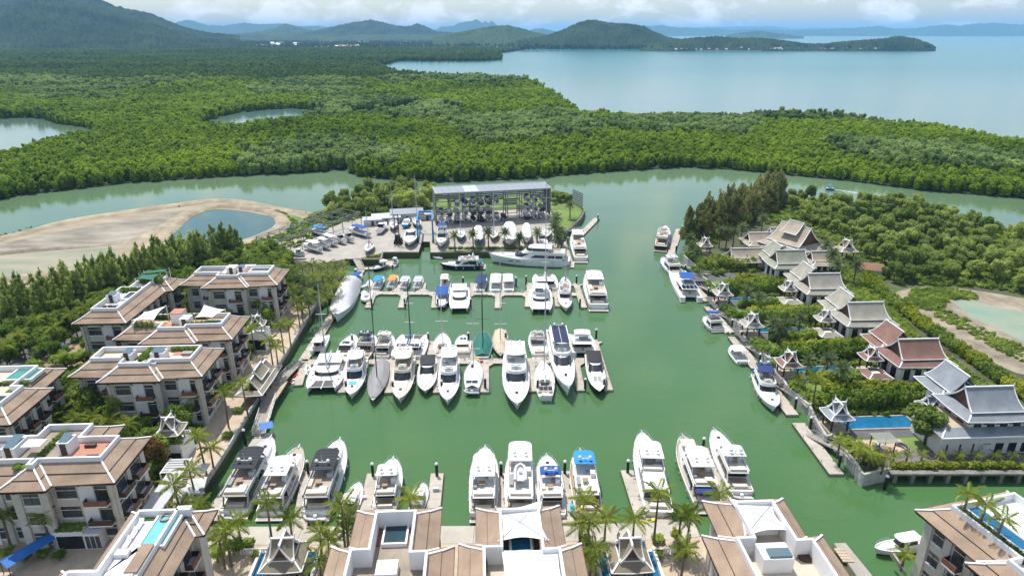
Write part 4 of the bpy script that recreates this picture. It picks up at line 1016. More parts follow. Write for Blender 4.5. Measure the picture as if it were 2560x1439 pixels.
def sailboat(label, stern, bow, B=None, hull=None, deck=None, mast=None, cover=None, mk=1.3, solar=0, boom='blue', dodger='light', spreaders=2, ketch=False, stern_tender=False, group='boats moored in the marina', z0=0.0, name='sailing_yacht', masttop=True, trunkm=None, rake=.02):
    t, L = boat_root(name, label, 'sailing yacht', stern, bow, z0, 1.4, .6, group)
    B = B or L * .27; fb = .85 + .018 * L; rise = .02 * L; mm = mast or MASTM
    f = make_hull(t, L, B, fb, rise, hull, deck or NONSKID, tr=.62, p=1.85, rake=.09, bul=.06, lip=.08, q=.8)
    H = L * mk; xm = .56 * L
    if not cover:
        tr = tier(t, 'cabin_trunk', .36 * L, .70 * L, B * .27, fb - .02, fb + .48, .14 * L, .05 * L, 0, .85, trunkm or GEL, [('sideone', .35, .8)])
        for xx in (.58, .66): MB().box(xx * L, xx * L + .5, -.25, .25, fb + .52, fb + .58).build('deck_hatch', GLASS, tr)
        MB().box(.10 * L, .34 * L, -B * .17, B * .17, fb - .05, fb + .0).build('cockpit_floor', TEAKG, t)
        for sg in (-1, 1): MB().box(.09 * L, .35 * L, sg * B * .25 - B * .07, sg * B * .25 + B * .07, fb - .05, fb + .3).build('cockpit_bench', TEAKG, t)
        ring = MB().tube([(.13 * L + .02, .42 * math.cos(a * math.pi / 6), fb + .7 + .42 * math.sin(a * math.pi / 6)) for a in range(13)], .03, 4); ring.build('steering_wheel', INOX, t)
        if dodger: tier(t, 'spray_hood', .32 * L, .40 * L, B * .25, fb + .4, fb + 1.15, .05 * L, .05 * L, 0, .85, CANV[dodger])
    else:
        n = 12; rg = []
        for i in range(n):
            x = (.04 + .9 * i / (n - 1)) * L; w, z = f(x / L); w = w * .96; hh = .25 + 1.1 * math.sin(math.pi * min(1, (i + 1.5) / n)) ** .8
            rg.append([(x, -w, z + .06), (x, -w * .55, z + hh * .55), (x, 0, z + hh), (x, w * .55, z + hh * .55), (x, w, z + .06)])
        MB().loft(rg, False).build('boat_cover', CANV[cover], t, 60)
    r = MB().tube([(xm, 0, fb), (xm - rake * H, 0, H)], [.13, .08], 6)
    mo = r.build('mast', mm, t, 50)
    s = MB()
    for k in range(spreaders):
        q = (k + 1) / (spreaders + 1); z = fb + (H - fb) * q; w = B * .36 * (1.1 - .3 * q); s.beam((xm - rake * z, -w, z), (xm - rake * z, w, z + .02), .10, .05)
    s.build('spreader', mm if mast else GEL, mo)
    st = MB()
    for sg in (-1, 1):
        st.tube([(xm - .3, sg * B * .44, fb), (xm - rake * H * .6, sg * B * .30, fb + (H - fb) * .6), (xm - rake * H, 0, H * .97)], .018, 4, False)
    st.tube([(L * .985, 0, fb + rise), (xm - rake * H, 0, H * .97)], .03, 4, False); st.tube([(.02 * L, 0, fb), (xm - rake * H, 0, H)], .018, 4, False)
    st.build('rigging', RIGG, mo)
    if boom:
        MB().tube([(xm - .1, 0, fb + 1.25), (.22 * L, 0, fb + 1.35)], .09, 6).build('boom', mm, t)
        MB().tube([(xm - .1, 0, fb + 1.5), (.40 * L, 0, fb + 1.5), (.23 * L, 0, fb + 1.45)], [.22, .18, .1], 6).build('furled_sail', CANV[boom], t, 60)
    if ketch:
        MB().tube([(.2 * L, 0, fb), (.19 * L, 0, H * .72)], [.1, .06], 6).build('mizzen_mast', mm, t, 50)
    if solar:
        for sg in (-1, 1): MB().tube([(.03 * L, sg * B * .26, fb), (.03 * L, sg * B * .26, fb + 1.7)], .03, 5).build('stern_arch', INOX, t)
        solar_panel(t, -.02 * L, .08 * L, -B * .3, B * .3, fb + 1.7, 1, solar)
    if stern_tender: tender(t, -.05 * L, 0, fb * .7, B * .75, math.pi / 2)
    rail(t, L, f, .05, .985, .6, posts=9)
    return t, L

def catamaran(label, stern, bow, B=None, sail=True, solar=None, fly=False, roof=None, boom='light', group='boats moored in the marina', mast=None, name='catamaran', z0=0.0, mk=1.35, awn=None, hullm=None):
    t, L = boat_root(name, label, 'catamaran', stern, bow, z0, 1.7, .5, group)
    B = B or L * .52; fb = 1.35 + .012 * L; hb = B * .30
    for sg in (-1, 1): make_hull(t, L, hb, fb, .012 * L, hullm, NONSKID, tr=.72, p=2.2, rake=.04, yoff=sg * (B / 2 - hb / 2), name='hull', n=11, bul=.05)
    MB().box(.10 * L, .74 * L, -B / 2 + hb * .5, B / 2 - hb * .5, .75, fb - .062).build('bridge_deck', GEL, t)
    tr_ = MB().poly([(.74 * L, -B / 2 + hb * .7, fb - .1), (.95 * L, -B / 2 + hb * .62, fb - .1), (.95 * L, B / 2 - hb * .62, fb - .1), (.74 * L, B / 2 - hb * .7, fb - .1)]).build('trampoline', MESHN if sail else NONSKID, t)
    MB().beam((.95 * L, -B / 2 + hb / 2, fb), (.95 * L, B / 2 - hb / 2, fb), .2, .18).build('bow_crossbeam', MASTM, t)
    if sail: MB().beam((.72 * L, 0, fb - .02), (1.0 * L, 0, fb + .05), .2, .15).build('bow_sprit', GEL, t)
    W = B * .36
    tier(t, 'cabin', .30 * L, .70 * L, W, fb - .07, fb + 1.15, .17 * L, .10 * L, 0, .88, GEL, [('front', .38, .82), ('sideone', .38, .82), ('rear', .0, .9)], top=roof)
    MB().box(.10 * L, .30 * L, -W * .95, W * .95, fb - .06, fb - .04).build('cockpit_floor', TEAKG, t)
    for sg in (-1, 1): MB().box(.11 * L, .16 * L, sg * W * .5 - W * .38, sg * W * .5 + W * .38, fb - .04, fb + .4).build('cockpit_sofa', CUSH, t)
    rf = slab(t, 'cockpit_roof', .08 * L, .40 * L, W * .98, .05, fb + 1.75, .1, CANV[awn] if awn else GEL)
    for sg in (-1, 1):
        MB().tube([(.10 * L, sg * W * .9, fb), (.10 * L, sg * W * .9, fb + 1.76)], .05, 5).build('roof_post', GEL, t)
        stp = MB()
        for i in range(4): stp.box(-.02 * L + i * .025 * L, .10 * L, sg * (B / 2 - hb / 2) - hb * .38, sg * (B / 2 - hb / 2) + hb * .38, .2, .35 + i * (fb - .35) / 4)
        stp.build('stern_steps', GEL, t)
        for k in range(3): MB().box((.42 + .14 * k) * L, (.45 + .14 * k) * L, sg * (B / 2 - hb * .45) - .22, sg * (B / 2 - hb * .45) + .22, fb - .05, fb + .04).build('deck_hatch', GLASS, t)
    if solar: solar_panel(rf, .09 * L, .22 * L, -W * .9, W * .9, fb + 1.93, 1, solar)
    if fly:
        coaming(t, .20 * L, .52 * L, W * .8, .08 * L, fb + 1.75, fb + 2.35, GEL)
        slab(t, 'hardtop', .26 * L, .52 * L, W * .8, .08 * L, fb + 3.6, .1, GEL if fly is True else CANV[fly])
        for sg in (-1, 1):
            for xx in (.28, .48): MB().tube([(xx * L, sg * W * .7, fb + 1.8), (xx * L, sg * W * .7, fb + 3.62)], .05, 5).build('roof_post', GEL, t)
        for k in range(2): MB().box((.24 + .1 * k) * L, (.30 + .1 * k) * L, -W * .6, W * .3, fb + 1.86, fb + 2.25).build('flybridge_sofa', CUSHG, t)
    if sail:
        H = L * mk; mm = mast or MASTM
        mo = MB().tube([(.52 * L, 0, fb + 1.0), (.50 * L, 0, H)], [.17, .10], 6).build('mast', mm, t, 50)
        s = MB()
        for q in (.42, .70): s.beam((.515 * L, -B * .14, H * q), (.515 * L, B * .14, H * q), .12, .06)
        s.build('spreader', GEL, mo)
        st = MB()
        for sg in (-1, 1): st.tube([(.45 * L, sg * B * .47, fb), (.50 * L, 0, H * .95)], .02, 4, False)
        st.tube([(.95 * L, 0, fb), (.50 * L, 0, H * .95)], .04, 4, False); st.build('rigging', RIGG, mo)
        MB().tube([(.51 * L, 0, fb + 2.5), (.10 * L, 0, fb + 2.6)], .12, 6).build('boom', mm, t)
        MB().tube([(.50 * L, 0, fb + 2.85), (.30 * L, 0, fb + 2.9), (.11 * L, 0, fb + 2.75)], [.3, .25, .14], 6).build('furled_sail', CANV[boom], t, 60)
    return t, L

def dinghy(label, stern, bow, m='light', B=None, z0=0.0, eng=True, name='dinghy', group='small tenders', zs=.3):
    t, L = boat_root(name, label, 'dinghy', stern, bow, z0, zs, zs, group)
    B = B or L * .45; r = B * .16
    pts = [(0, -B / 2 + r, r), (.55 * L, -B / 2 + r, r), (.85 * L, -B * .22, r * 1.4), (L, 0, r * 1.9), (.85 * L, B * .22, r * 1.4), (.55 * L, B / 2 - r, r), (0, B / 2 - r, r)]
    MB().tube(pts, r, 8).build('inflatable_tube', CANV[m], t, 60)
    MB().poly([(0.05, -B / 2 + r, r * .7), (.6 * L, -B / 2 + r, r * .7), (.9 * L, 0, r), (.6 * L, B / 2 - r, r * .7), (.05, B / 2 - r, r * .7)]).build('floor', GELG, t)
    MB().box(.35 * L, .45 * L, -B * .3, B * .3, r * .7, r * 2).build('seat', GEL, t)
    if eng: outboards(t, 1, .5, r * 1.2, -.1, s=.6)
    return t, L

def shrouded(label, stern, bow, B, h, cover, hull=None, z0=0.0, group='boats moored in the marina', fb=1.6, cat='covered boat', name='covered_boat', keelz=0.0):
    """a boat wholly under a fitted tarpaulin: hull below, draped cover with a raised wheelhouse shape"""
    t, L = boat_root(name, label, cat, stern, bow, z0, fb + 1, .5, group)
    f = make_hull(t, L, B, fb, .05 * L, hull, NONSKID, p=2.2, rake=.07)
    n = 22; rg = []; rr = random.Random(len(label))
    prof = lambda t_: .25 + h * (math.sin(math.pi * min(1, max(0, (t_ + .04) / .62))) ** .5 if t_ < .5 else max(0, 1 - ((t_ - .42) / .42)) ** 1.1)
    for i in range(n):
        x = (-.01 + 1.0 * i / (n - 1)) * L; tt = min(.985, max(0, x / L)); w, z = f(tt); w += .05; hh = max(.12, prof(x / L)) * rr.uniform(.96, 1.05)
        rg.append([(x, -w, z - .35), (x, -w, z + .08), (x, -w * .72, z + hh * .62), (x, -w * .45, z + hh * .96), (x, 0, z + hh * 1.03), (x, w * .45, z + hh * .96), (x, w * .72, z + hh * .62), (x, w, z + .08), (x, w, z - .35)])
    b = MB().loft(rg, False); b.face(list(range(9))); b.build('tarpaulin', CANV[cover], t, 50)
    return t, L

# ================================================================ the fleet
# ---- front row
flybridge('big white yacht with charcoal canvas roof beside the seawall, leftmost of the front row', (586, 1288), (678, 1090), 5.6, 'charcoal', topr=(.28, .60), flyr=(.04, .62), cab=(.16, .70), tend=True, arch=True, plat=TEAKG, bowshade=None, sup=GELG, cushion='light')
flybridge('white yacht with broad white hardtop between the two charcoal canopy yachts', (676, 1290), (748, 1112), 5.2, 'white', topr=(.24, .56), flyr=(.05, .60), deck=TEAKG)
flybridge('big white yacht with ribbed charcoal canvas roof, third of the front row', (790, 1290), (850, 1096), 5.6, 'charcoal', topr=(.28, .60), flyr=(.04, .62), cab=(.16, .70), tend=True, arch=True, sup=GELG, cushion='beige')
sport('small white sport fishing boat beside the third front-row yacht', (868, 1296), (897, 1198), 3.0, sunroof=False, canvas='white', name='fishing_boat')
flybridge('slim white flybridge yacht behind the brown roof corner', (962, 1284), (983, 1138), 4.6, 'white', topr=(.30, .54))
sport('small pale cruiser with grey cockpit cover beside the finger dock', (1040, 1280), (1058, 1199), 2.9, cover='grey', sunroof=False, hull=GEL, name='open_cruiser')
flybridge('white trawler yacht with long white roof, left of the white sail canopy', (1208, 1294), (1213, 1115), 5.2, 'white', topr=(.24, .62), flyr=(.06, .66), cab=(.16, .74), fbk=1.1, deckcolor=NONSKID)
ty, tyL = flybridge('white yacht carrying a tender and life ring on its upper deck', (1301, 1290), (1300, 1114), 5.6, 'white', topr=(.46, .80), cab=(.14, .84), flyr=(.03, .84), cushion=False, fbk=1.15, hatch=False, deckcolor=NONSKID)
tender(ty, .30 * tyL, 0, 5.0, 4.2); MB().tube([(.42 * tyL + .0, 1.5 + .3 * math.cos(a * math.pi / 6), 5.3 + .3 * math.sin(a * math.pi / 6)) for a in range(13)], .07, 5).build('life_ring', CANV['red'], ty)
flybridge('white yacht with square blue canvas top, right of the tender yacht', (1382, 1296), (1366, 1132), 4.9, 'blue', topr=(.34, .50), flyr=(.12, .60), deckcolor=NONSKID)
flybridge('white yacht with brown wooden rail and bright blue awning', (1472, 1292), (1450, 1120), 5.0, 'sky', topr=(.46, .70), flyr=(.12, .74), deck=TEAK, plat=TEAK, cab=(.14, .80), deckcolor=NONSKID)
flybridge('longest white yacht of the front row with grey foredeck panel and sunroof', (1646, 1292), (1604, 1080), 5.4, 'white', topr=(.40, .64), flyr=(.34, .66), cab=(.14, .72), cushion='grey', fullcan=(.16, .34, 'charcoal'), deckcolor=CUSHG)
flybridge('white yacht with beige bow awning, hardtop and navy stern cushion', (1768, 1272), (1706, 1086), 5.4, 'white', topr=(.24, .56), bowshade='beige', fullcan=(.03, .12, 'navy'), deck=TEAKG)
flybridge('white yacht with grey canvas roof and tender on the stern, rightmost of the front row', (1852, 1238), (1785, 1070), 4.8, 'light', topr=(.24, .44), tend=True, hull=GEL, flyr=(.12, .56), deckcolor=NONSKID)
# white cuddy boat lower right
wb, wbL = boat_root('cabin_boat', 'white cabin motorboat with two outboards, alone by the lower right house', 'motorboat', (2302, 1358), (2185, 1372), 0, 1.2, .6)
f_ = make_hull(wb, wbL, wbL * .30, 1.1, .45, GEL, NONSKID, tr=.95, p=2.2)
tier(wb, 'cabin', .20 * wbL, .62 * wbL, wbL * .115, 1.0, 2.35, .18 * wbL, .14 * wbL, 0, .86, GEL, [('front', .25, .9), ('sideone', .45, .9)])
slab(wb, 'hardtop', .10 * wbL, .56 * wbL, wbL * .115, .10 * wbL, 2.42, .12, GEL); outboards(wb, 2, .7, .7, m=GEL, s=1.2)
tier(wb, 'foredeck_trunk', .55 * wbL, .9 * wbL, wbL * .09, 1.0, 1.5, .15 * wbL, .08 * wbL, 0, .8, GEL); rail(wb, wbL, f_, .6, .98)
MB().tube([(.15 * wbL, .8, 2.5), (.10 * wbL, .8, 4.6)], .025, 4).build('antenna', GEL, wb)

# ---- first row by the boatyard
canopyboat('speedboat with deep blue canvas roof beside the grey covered boat', (884, 713), (904, 683), top='blue', engines=2, topr=(.05, .75))
canopyboat('speedboat with bright blue canvas roof and three outboards', (941, 723), (956, 688), top='sky', engines=3)
canopyboat('speedboat with orange canvas roof', (977, 721), (992, 687), top='orange', engines=3)
canopyboat('speedboat with blue and white striped roof, right of the orange one', (1008, 723), (1021, 690), top='white', stripes='blue', engines=3)
canopyboat('speedboat with blue and white striped roof, furthest from the orange one', (1042, 723), (1053, 690), top='white', stripes='blue', engines=3)
canopyboat('small white speedboat with tan roof and brown stern, alone between fingers', (1109, 721), (1115, 687), top='beige', engines=2, topr=(.2, .7))
canopyboat('speedboat with dark blue roof and orange bow cushion', (1198, 730), (1209, 688), top='navy', engines=3, bowc='orange', topr=(.12, .78))
canopyboat('white roofed speedboat, left of the pair', (1238, 730), (1241, 686), top='white', engines=3, topr=(.15, .78))
canopyboat('white roofed speedboat, right of the pair', (1271, 729), (1269, 687), top='white', engines=2, topr=(.22, .78))
catamaran('sailing catamaran with grey awning in the first row near the yard', (1365, 727), (1360, 684), 8.0, awn='light', mk=1.5)
sailboat('small sailing yacht beside the catamaran of the first row', (1418, 728), (1410, 690), 3.4, mk=1.35)
flybridge('large white flybridge yacht at the broad end finger of the first row', (1496, 772), (1476, 684), 6.6, 'white', topr=(.38, .70), cab=(.16, .78), flyr=(.06, .78), fbk=1.15, tiers=1)
canopyboat('blue roofed speedboat with bow to the camera, below the small tan one', (1108, 728), (1103, 768), top='blue', engines=2, topr=(.1, .6), hull=NAVY)
catamaran('boxy white houseboat catamaran with long roof', (1150, 726), (1148, 772), 6.2, sail=False, fly=False, roof=GEL)
catamaran('white power catamaran with dark forward windows in front of the sailing catamaran', (1350, 731), (1353, 774), 7.0, sail=False, fly=True)
flybridge('small cream trawler beside the white power catamaran', (1409, 725), (1416, 768), 4.2, None, hull=CREAM, cab=(.22, .62), fbk=.9)
shrouded('large boat wholly under a pale grey tarpaulin beside the walkway', (882, 716), (838, 790), 6.6, 3.6, 'light', GEL, fb=2.0)
dinghy('small white dinghy at the first finger of the yard dock', (921, 732), (913, 757), 'white')
dinghy('white kayak-like dinghy tied below the blue canopy speedboat', (902, 718), (922, 709), 'white', 1.2, eng=False)
dinghy('small open white skiff near the blue canopy speedboat', (922, 716), (925, 703), 'white', eng=False)
sport('small dark workboat with white canopy at the low pontoon', (968, 664), (932, 668), 3.0, hull=NAVY, canvas='white', sunroof=False, name='workboat')
canopyboat('small white open fishing boat with T-top near the quay steps', (982, 668), (994, 648), top='white', engines=1, topr=(.35, .6), name='fishing_boat')
# yachts along the yard quay
flybridge('dark hulled motor yacht with blue stern canvas along the yard quay', (1208, 666), (1100, 655), 5.2, None, hull=NAVY, fullcan=(.02, .20, 'teal'), cab=(.18, .70), hullwin=True, arch=True)
flybridge('largest white superyacht with dark windows lying along the yard quay', (1424, 660), (1222, 640), 7.0, 'white', topr=(.22, .46), flyr=(.04, .56), cab=(.08, .76), tiers=2, fbk=1.3, rails=True, plat=TEAKG)
flybridge('white flybridge yacht moored at the yard point beside the angled pontoon', (1452, 652), (1438, 582), 5.6, 'white', topr=(.48, .72), cab=(.20, .76), flyr=(.10, .76))
dinghy('grey and white rib boat in front of the dark yacht bow', (1108, 645), (1082, 643), 'light', 2.4)

# ---- second row, yard side (bows away from the camera)
catamaran('small slim white catamaran motorboat beside the long walkway', (792, 884), (811, 834), 3.6, sail=False)
sport('white sport cruiser with dark glass sunroof, first on the yard side of the middle dock', (856, 897), (884, 833), 4.4, arch=True)
flybridge('sport fisher with dark grey tower and hull stripes next to the glass roof cruiser', (904, 898), (931, 830), 4.6, 'charcoal', topr=(.34, .58), cab=(.28, .62), flyr=(.26, .60), plat=TEAK)
flybridge('small white flybridge cruiser with tan seats, third on the yard side', (954, 896), (974, 830), 4.4, 'beige', topr=(.36, .56))
catamaran('sailing catamaran with row of solar panels and blue sail cover', (1018, 898), (1036, 834), 8.6, solar=5, boom='blue', mk=1.5, mast=MASTD)
sailboat('white sailing yacht with beige deck and tender on the stern', (1105, 893), (1107, 830), 4.6, deck=NONSKID, dodger='beige', boom='beige', mk=1.5)
sport('white motorboat with tan cockpit cover and blue bow', (1155, 893), (1159, 833), 4.2, cover='beige', sunroof=False, cushion='blue')
sailboat('ketch under green tarpaulins with dark masts', (1206, 897), (1208, 827), 5.0, cover='green', mast=MASTD, hull=GELG, ketch=True, mk=1.45, boom='green')
sailboat('sailing yacht under a fitted beige cover with bow to the camera', (1251, 828), (1251, 888), 4.2, cover='tan', boom=None, spreaders=3, mk=1.5)
flybridge('white sport fishing yacht with open stern deck and orange box', (1349, 891), (1338, 822), 4.6, None, cab=(.42, .74), flyr=(.40, .68), plat=NONSKID)
catamaran('white power catamaran with grey flybridge seats and tender aft', (1458, 889), (1447, 832), 7.0, sail=False, fly=True)
# ---- second row, camera side (bows to the camera)
catamaran('sailing catamaran with bow net to the camera, first on the camera side', (836, 903), (802, 970), 8.4, boom='light', mk=1.55)
flybridge('white flybridge yacht with pale blue foredeck cushion', (899, 902), (876, 986), 4.8, 'white', topr=(.22, .46), cushion='cyan')
sailboat('narrow racing yacht under a dark grey cover with grey hull', (958, 904), (931, 1002), 4.4, cover='grey', hull=GELG, boom=None, mk=1.5, mast=MASTD)
flybridge('cream coloured motor yacht with bow to the camera', (1016, 899), (998, 998), 5.2, 'beige', hull=CREAM, topr=(.14, .44), deck=CREAM, sup=CREAM, cushion=False)
sport('white cruiser with charcoal canvas top and small dark hatch', (1073, 903), (1062, 977), 4.6, canvas='charcoal', sunroof=False)
flybridge('white motor yacht with pale blue screen glass and long pulpit', (1126, 905), (1118, 1002), 5.0, 'white', topr=(.10, .36), gl=GLASS, cushion=False, deckcolor=NONSKID)
sailboat('sailing yacht under white tarpaulin, stern to the camera with small solar panels', (1180, 978), (1188, 898), 4.4, cover='white', solar=2, stern_tender=True, boom=None, mk=1.45)
flybridge('large white motor yacht with bow to the camera in the centre of the middle dock', (1287, 890), (1293, 1015), 6.2, 'white', topr=(.10, .38), cushion='light', deckcolor=NONSKID)
sailboat('white sailing yacht with three blue solar panels on its stern arch', (1364, 996), (1357, 900), 4.8, solar=3, boom='white', mk=1.75, stern_tender=False)
flybridge('long white yacht roofed with solar panels and red waterline trim', (1388, 840), (1421, 982), 5.6, 'white', topr=(.20, .52), flyr=(.16, .60), cab=(.10, .78), solar=8, fbk=1.2, hullwin=True, tiers=1, deckcolor=NONSKID)
sport('black hulled sport cruiser with black canvas top and dark foredeck cushions', (1480, 892), (1499, 980), 4.6, hull=NAVY, canvas='black', black=True, sunroof=False)
dinghy('small runabout with square blue awning beside the seawall gangway', (772, 936), (770, 916), 'white', 1.9)
dinghy('bright red tender tied to the small left pontoon', (731, 958), (743, 936), 'red', 1.6, eng=False)
dinghy('blue and white kayak between the last two boats of the middle dock', (1449, 924), (1444, 912), 'sky', .9, eng=False)
# ---- the villa shore
flybridge('trawler yacht with dark blue hull and teak stern deck at the outer villa pontoon', (1651, 625), (1664, 567), 5.4, None, hull=NAVY, cab=(.30, .72), flyr=(.10, .62), plat=TEAK, fbk=1.2, deckcolor=TEAK)
flybridge('white yacht with open flybridge, second along the villa shore', (1690, 688), (1658, 640), 5.0, 'light', topr=(.30, .50))
catamaran('tall white power catamaran with blue awning and solar panels', (1728, 752), (1692, 676), 7.2, sail=False, fly='blue', solar=4)
flybridge('white cruiser with blue awning and covered cockpit on the villa shore', (1794, 827), (1765, 783), 4.4, 'blue', topr=(.34, .60), cab=(.24, .64))
canopyboat('small white hardtop boat with three outboards at a villa pontoon', (1856, 908), (1829, 864), 3.8, top='white', engines=3, topr=(.22, .66), group='boats moored in the marina', name='hardtop_boat')
flybridge('white yacht with navy roof, bow towards the camera, on the villa shore', (1898, 944), (1938, 1014), 4.6, 'navy', topr=(.10, .40), cab=(.18, .66))
dinghy('white inflatable dinghy tied to the villa pontoon beside the blue awning cruiser', (1820, 833), (1812, 818), 'white')
dinghy('small bright blue jet ski above the navy roofed yacht', (1892, 932), (1884, 922), 'blue', 1.0, eng=False)
dinghy('white tender on the pontoon beside the navy roofed yacht', (1946, 958), (1930, 942), 'white', z0=.6)
# far runabout with its wake
rb, L_ = canopyboat('small blue longtail boat crossing the creek', (2083, 473), (2064, 469), 2.2, top='sky', engines=0, hull=CANV['sky'], topr=(.2, .7), group='boats moored in the marina', name='longtail_boat')
wk = MB(); a, b = P(2084, 473, .02), P(2235, 497, .02); d = (b - a).normalized(); s = Vector((-d.y, d.x, 0))
rg = []
for i in range(24):
    q = i / 23; c = a.lerp(b, q) + s * random.uniform(-.2, .2); w = (.5 + 1.1 * q) * random.uniform(.4, 1) * (1 - q * .75)
    rg.append([c - s * w, c + s * w])
stuff(wk.loft(rg, False).build('wake_foam', mat('foam', (.62, .68, .64), .8, var=.2, vscale=.6, space='WORLD')), 'pale wake trailing behind the longtail boat')

# ================================================================ condominiums
def tile_mat(name, c1, c2, sc=5.0, rot=0.0):
    """flat roof tiles too small to tell apart: fine courses in colour and relief"""
    m = bpy.data.materials.new(name); m.use_nodes = True
    n, l = nodes_of(m); b = n['Principled BSDF']; b.inputs['Roughness'].default_value = .8
    tc = n.new('ShaderNodeTexCoord'); br = n.new('ShaderNodeTexBrick')
    br.inputs['Scale'].default_value = sc; br.inputs['Color1'].default_value = (*c1, 1); br.inputs['Color2'].default_value = (*c2, 1)
    br.inputs['Mortar'].default_value = (*(v * .62 for v in c1), 1); br.inputs['Mortar Size'].default_value = .03; br.inputs['Bias'].default_value = -.2
    l.new(tc.outputs['Object'], br.inputs['Vector'])
    nz = n.new('ShaderNodeTexNoise'); nz.inputs['Scale'].default_value = .35; nz.inputs['Detail'].default_value = 5; l.new(tc.outputs['Object'], nz.inputs['Vector'])
    hs = n.new('ShaderNodeHueSaturation'); mr = n.new('ShaderNodeMapRange'); mr.inputs['From Min'].default_value = .3; mr.inputs['From Max'].default_value = .7; mr.inputs['To Min'].default_value = .8; mr.inputs['To Max'].default_value = 1.18
    l.new(nz.outputs['Fac'], mr.inputs['Value']); l.new(mr.outputs[0], hs.inputs['Value']); l.new(br.outputs['Color'], hs.inputs['Color']); l.new(hs.outputs[0], b.inputs['Base Color'])
    bp = n.new('ShaderNodeBump'); bp.inputs['Strength'].default_value = .5; bp.inputs['Distance'].default_value = .05; l.new(br.outputs['Fac'], bp.inputs['Height']); bp.invert = True; l.new(bp.outputs[0], b.inputs['Normal'])
    MATS[name] = m
    return m
TILE = tile_mat('brown_roof_tiles', (0.37, 0.265, 0.185), (0.46, 0.34, 0.245), 4.0)
WHITE = mat('white_stucco', (0.76, 0.76, 0.755), 0.7, var=.05, vscale=.4)
GREIGE = mat('greige_render', (0.60, 0.565, 0.51), 0.85, var=.10, vscale=.3, bump=.1, bscale=6)
PIER = mat('rough_plaster_pier', (0.55, 0.515, 0.46), 0.9, var=.12, vscale=.6, bump=.2, bscale=5)
GROOVE = mat('dark_flashing', (0.035, 0.028, 0.025), 0.6)
WOODD = mat('dark_brown_timber', (0.065, 0.035, 0.022), 0.6, var=.2, vscale=2)
WOODR = mat('red_brown_timber', (0.22, 0.085, 0.055), 0.6, var=.2, vscale=2)
DECKR = mat('terracotta_deck', (0.42, 0.20, 0.135), 0.8, var=.15, vscale=.8, stretch=(1, 6, 1))
DECKG = mat('grey_roof_boards', (0.19, 0.185, 0.18), 0.85, var=.15, vscale=1.0, stretch=(6, 1, 1))
BEIGE = mat('beige_terrace_tiles', (0.52, 0.455, 0.36), 0.8, var=.08, vscale=.5, bump=.08, bscale=4)
OCHRE = mat('ochre_terrace', (0.50, 0.36, 0.20), 0.85, var=.1, vscale=.5)
STAIN = mat('stained_concrete_terrace', (0.36, 0.30, 0.235), 0.9, col2=(0.22, 0.185, 0.145), vscale=.35, bump=.1)
POOLB = mat('blue_pool_water', (0.015, 0.13, 0.26), 0.05, var=.15, vscale=.6, bump=.15, bscale=1.5, ior=1.33)
POOLC = mat('aqua_pool_water', (0.16, 0.46, 0.52), 0.06, var=.08, vscale=.5, bump=.12, bscale=1.5, ior=1.33)
POOLD = mat('dark_pool_water', (0.03, 0.06, 0.075), 0.05, var=.2, vscale=.5, bump=.1, bscale=1.5, ior=1.33)
TURF = mat('artificial_turf', (0.05, 0.13, 0.035), 0.95, var=.15, vscale=1.5, bump=.3, bscale=12)
ROOFGL = mat('skylight_glass', (0.10, 0.16, 0.19), 0.06, spec=.8)
WGLASS = mat('curtain_sky_glass', (0.07, 0.075, 0.08), 0.06, var=.6, vscale=.25, spec=.8)  # curtains, and the sky's reflection put into a lighter glass colour
FRAME = mat('bronze_window_frame', (0.10, 0.075, 0.06), 0.5)
SAILW = mat('white_sail_fabric', (0.80, 0.80, 0.78), 0.8, var=.03, vscale=.3)
HEDGEL = leaf_mat('hedge_leaves', (0.055, 0.115, 0.012), (0.26, 0.36, 0.05), 0.12, .33)

def wall_bays(root, a, b, z0, floors, fh, skip=False, balc=None, bay=3.6):
    """windows, piers and balconies on the wall that runs from a to b (outside on its right)"""
    a, b = Vector((*a, 0)), Vector((*b, 0)); L = (b - a).length
    if L < 2: return
    d = (b - a) / L; n = Vector((d.y, -d.x, 0)); k = max(1, round(L / bay)); st = L / k
    def slabp(p, q, za, zb, t0, t1):
        u = MB(); u.prism(ccw([(p + n * t0).to_2d(), (q + n * t0).to_2d(), (q + n * t1).to_2d(), (p + n * t1).to_2d()]), za, zb, True, True); return u
    for i in range(k + 1):
        c = a + d * (i * st); w = .5 if 0 < i < k else .6
        slabp(c - d * w, c + d * w, z0, z0 + floors * fh, -.1, .28).build('wall_pier', PIER, root)
    for i in range(k):
        p, q = a + d * (i * st + .8), a + d * ((i + 1) * st - .8)
        for f in range(floors):
            zf = z0 + f * fh
            isb = balc and (i in balc) and f > 0
            w = slabp(p, q, zf + (.15 if isb else .9), zf + fh - .75, -.05, .05).build('window', WGLASS, root)
            m_ = (p + q) / 2
            slabp(m_ - d * .05, m_ + d * .05, zf + (.15 if isb else .9), zf + fh - .75, .05, .10).build('mullion', FRAME, w)
            slabp(p, q, zf + fh * .62, zf + fh * .62 + .09, .05, .095).build('transom_bar', WHITE, w)
            if isb:
                o = slabp(p - d * .25, q + d * .25, zf - .08, zf + .12, .05, 1.35).build('balcony', WHITE, root)
                slabp(p - d * .25, q + d * .25, zf + .12, zf + 1.0, 1.25, 1.33).build('railing', WOODR if (f + i) % 2 else WOODD, o)
                for e in (p - d * .2, q + d * .2): slabp(e - d * .04, e + d * .04, zf + .12, zf + 1.0, .05, 1.25).build('railing', WOODD, o)
            else:
                slabp(p - d * .1, q + d * .1, zf + .7, zf + .9, .0, .22).build('window_sill', WHITE, root)
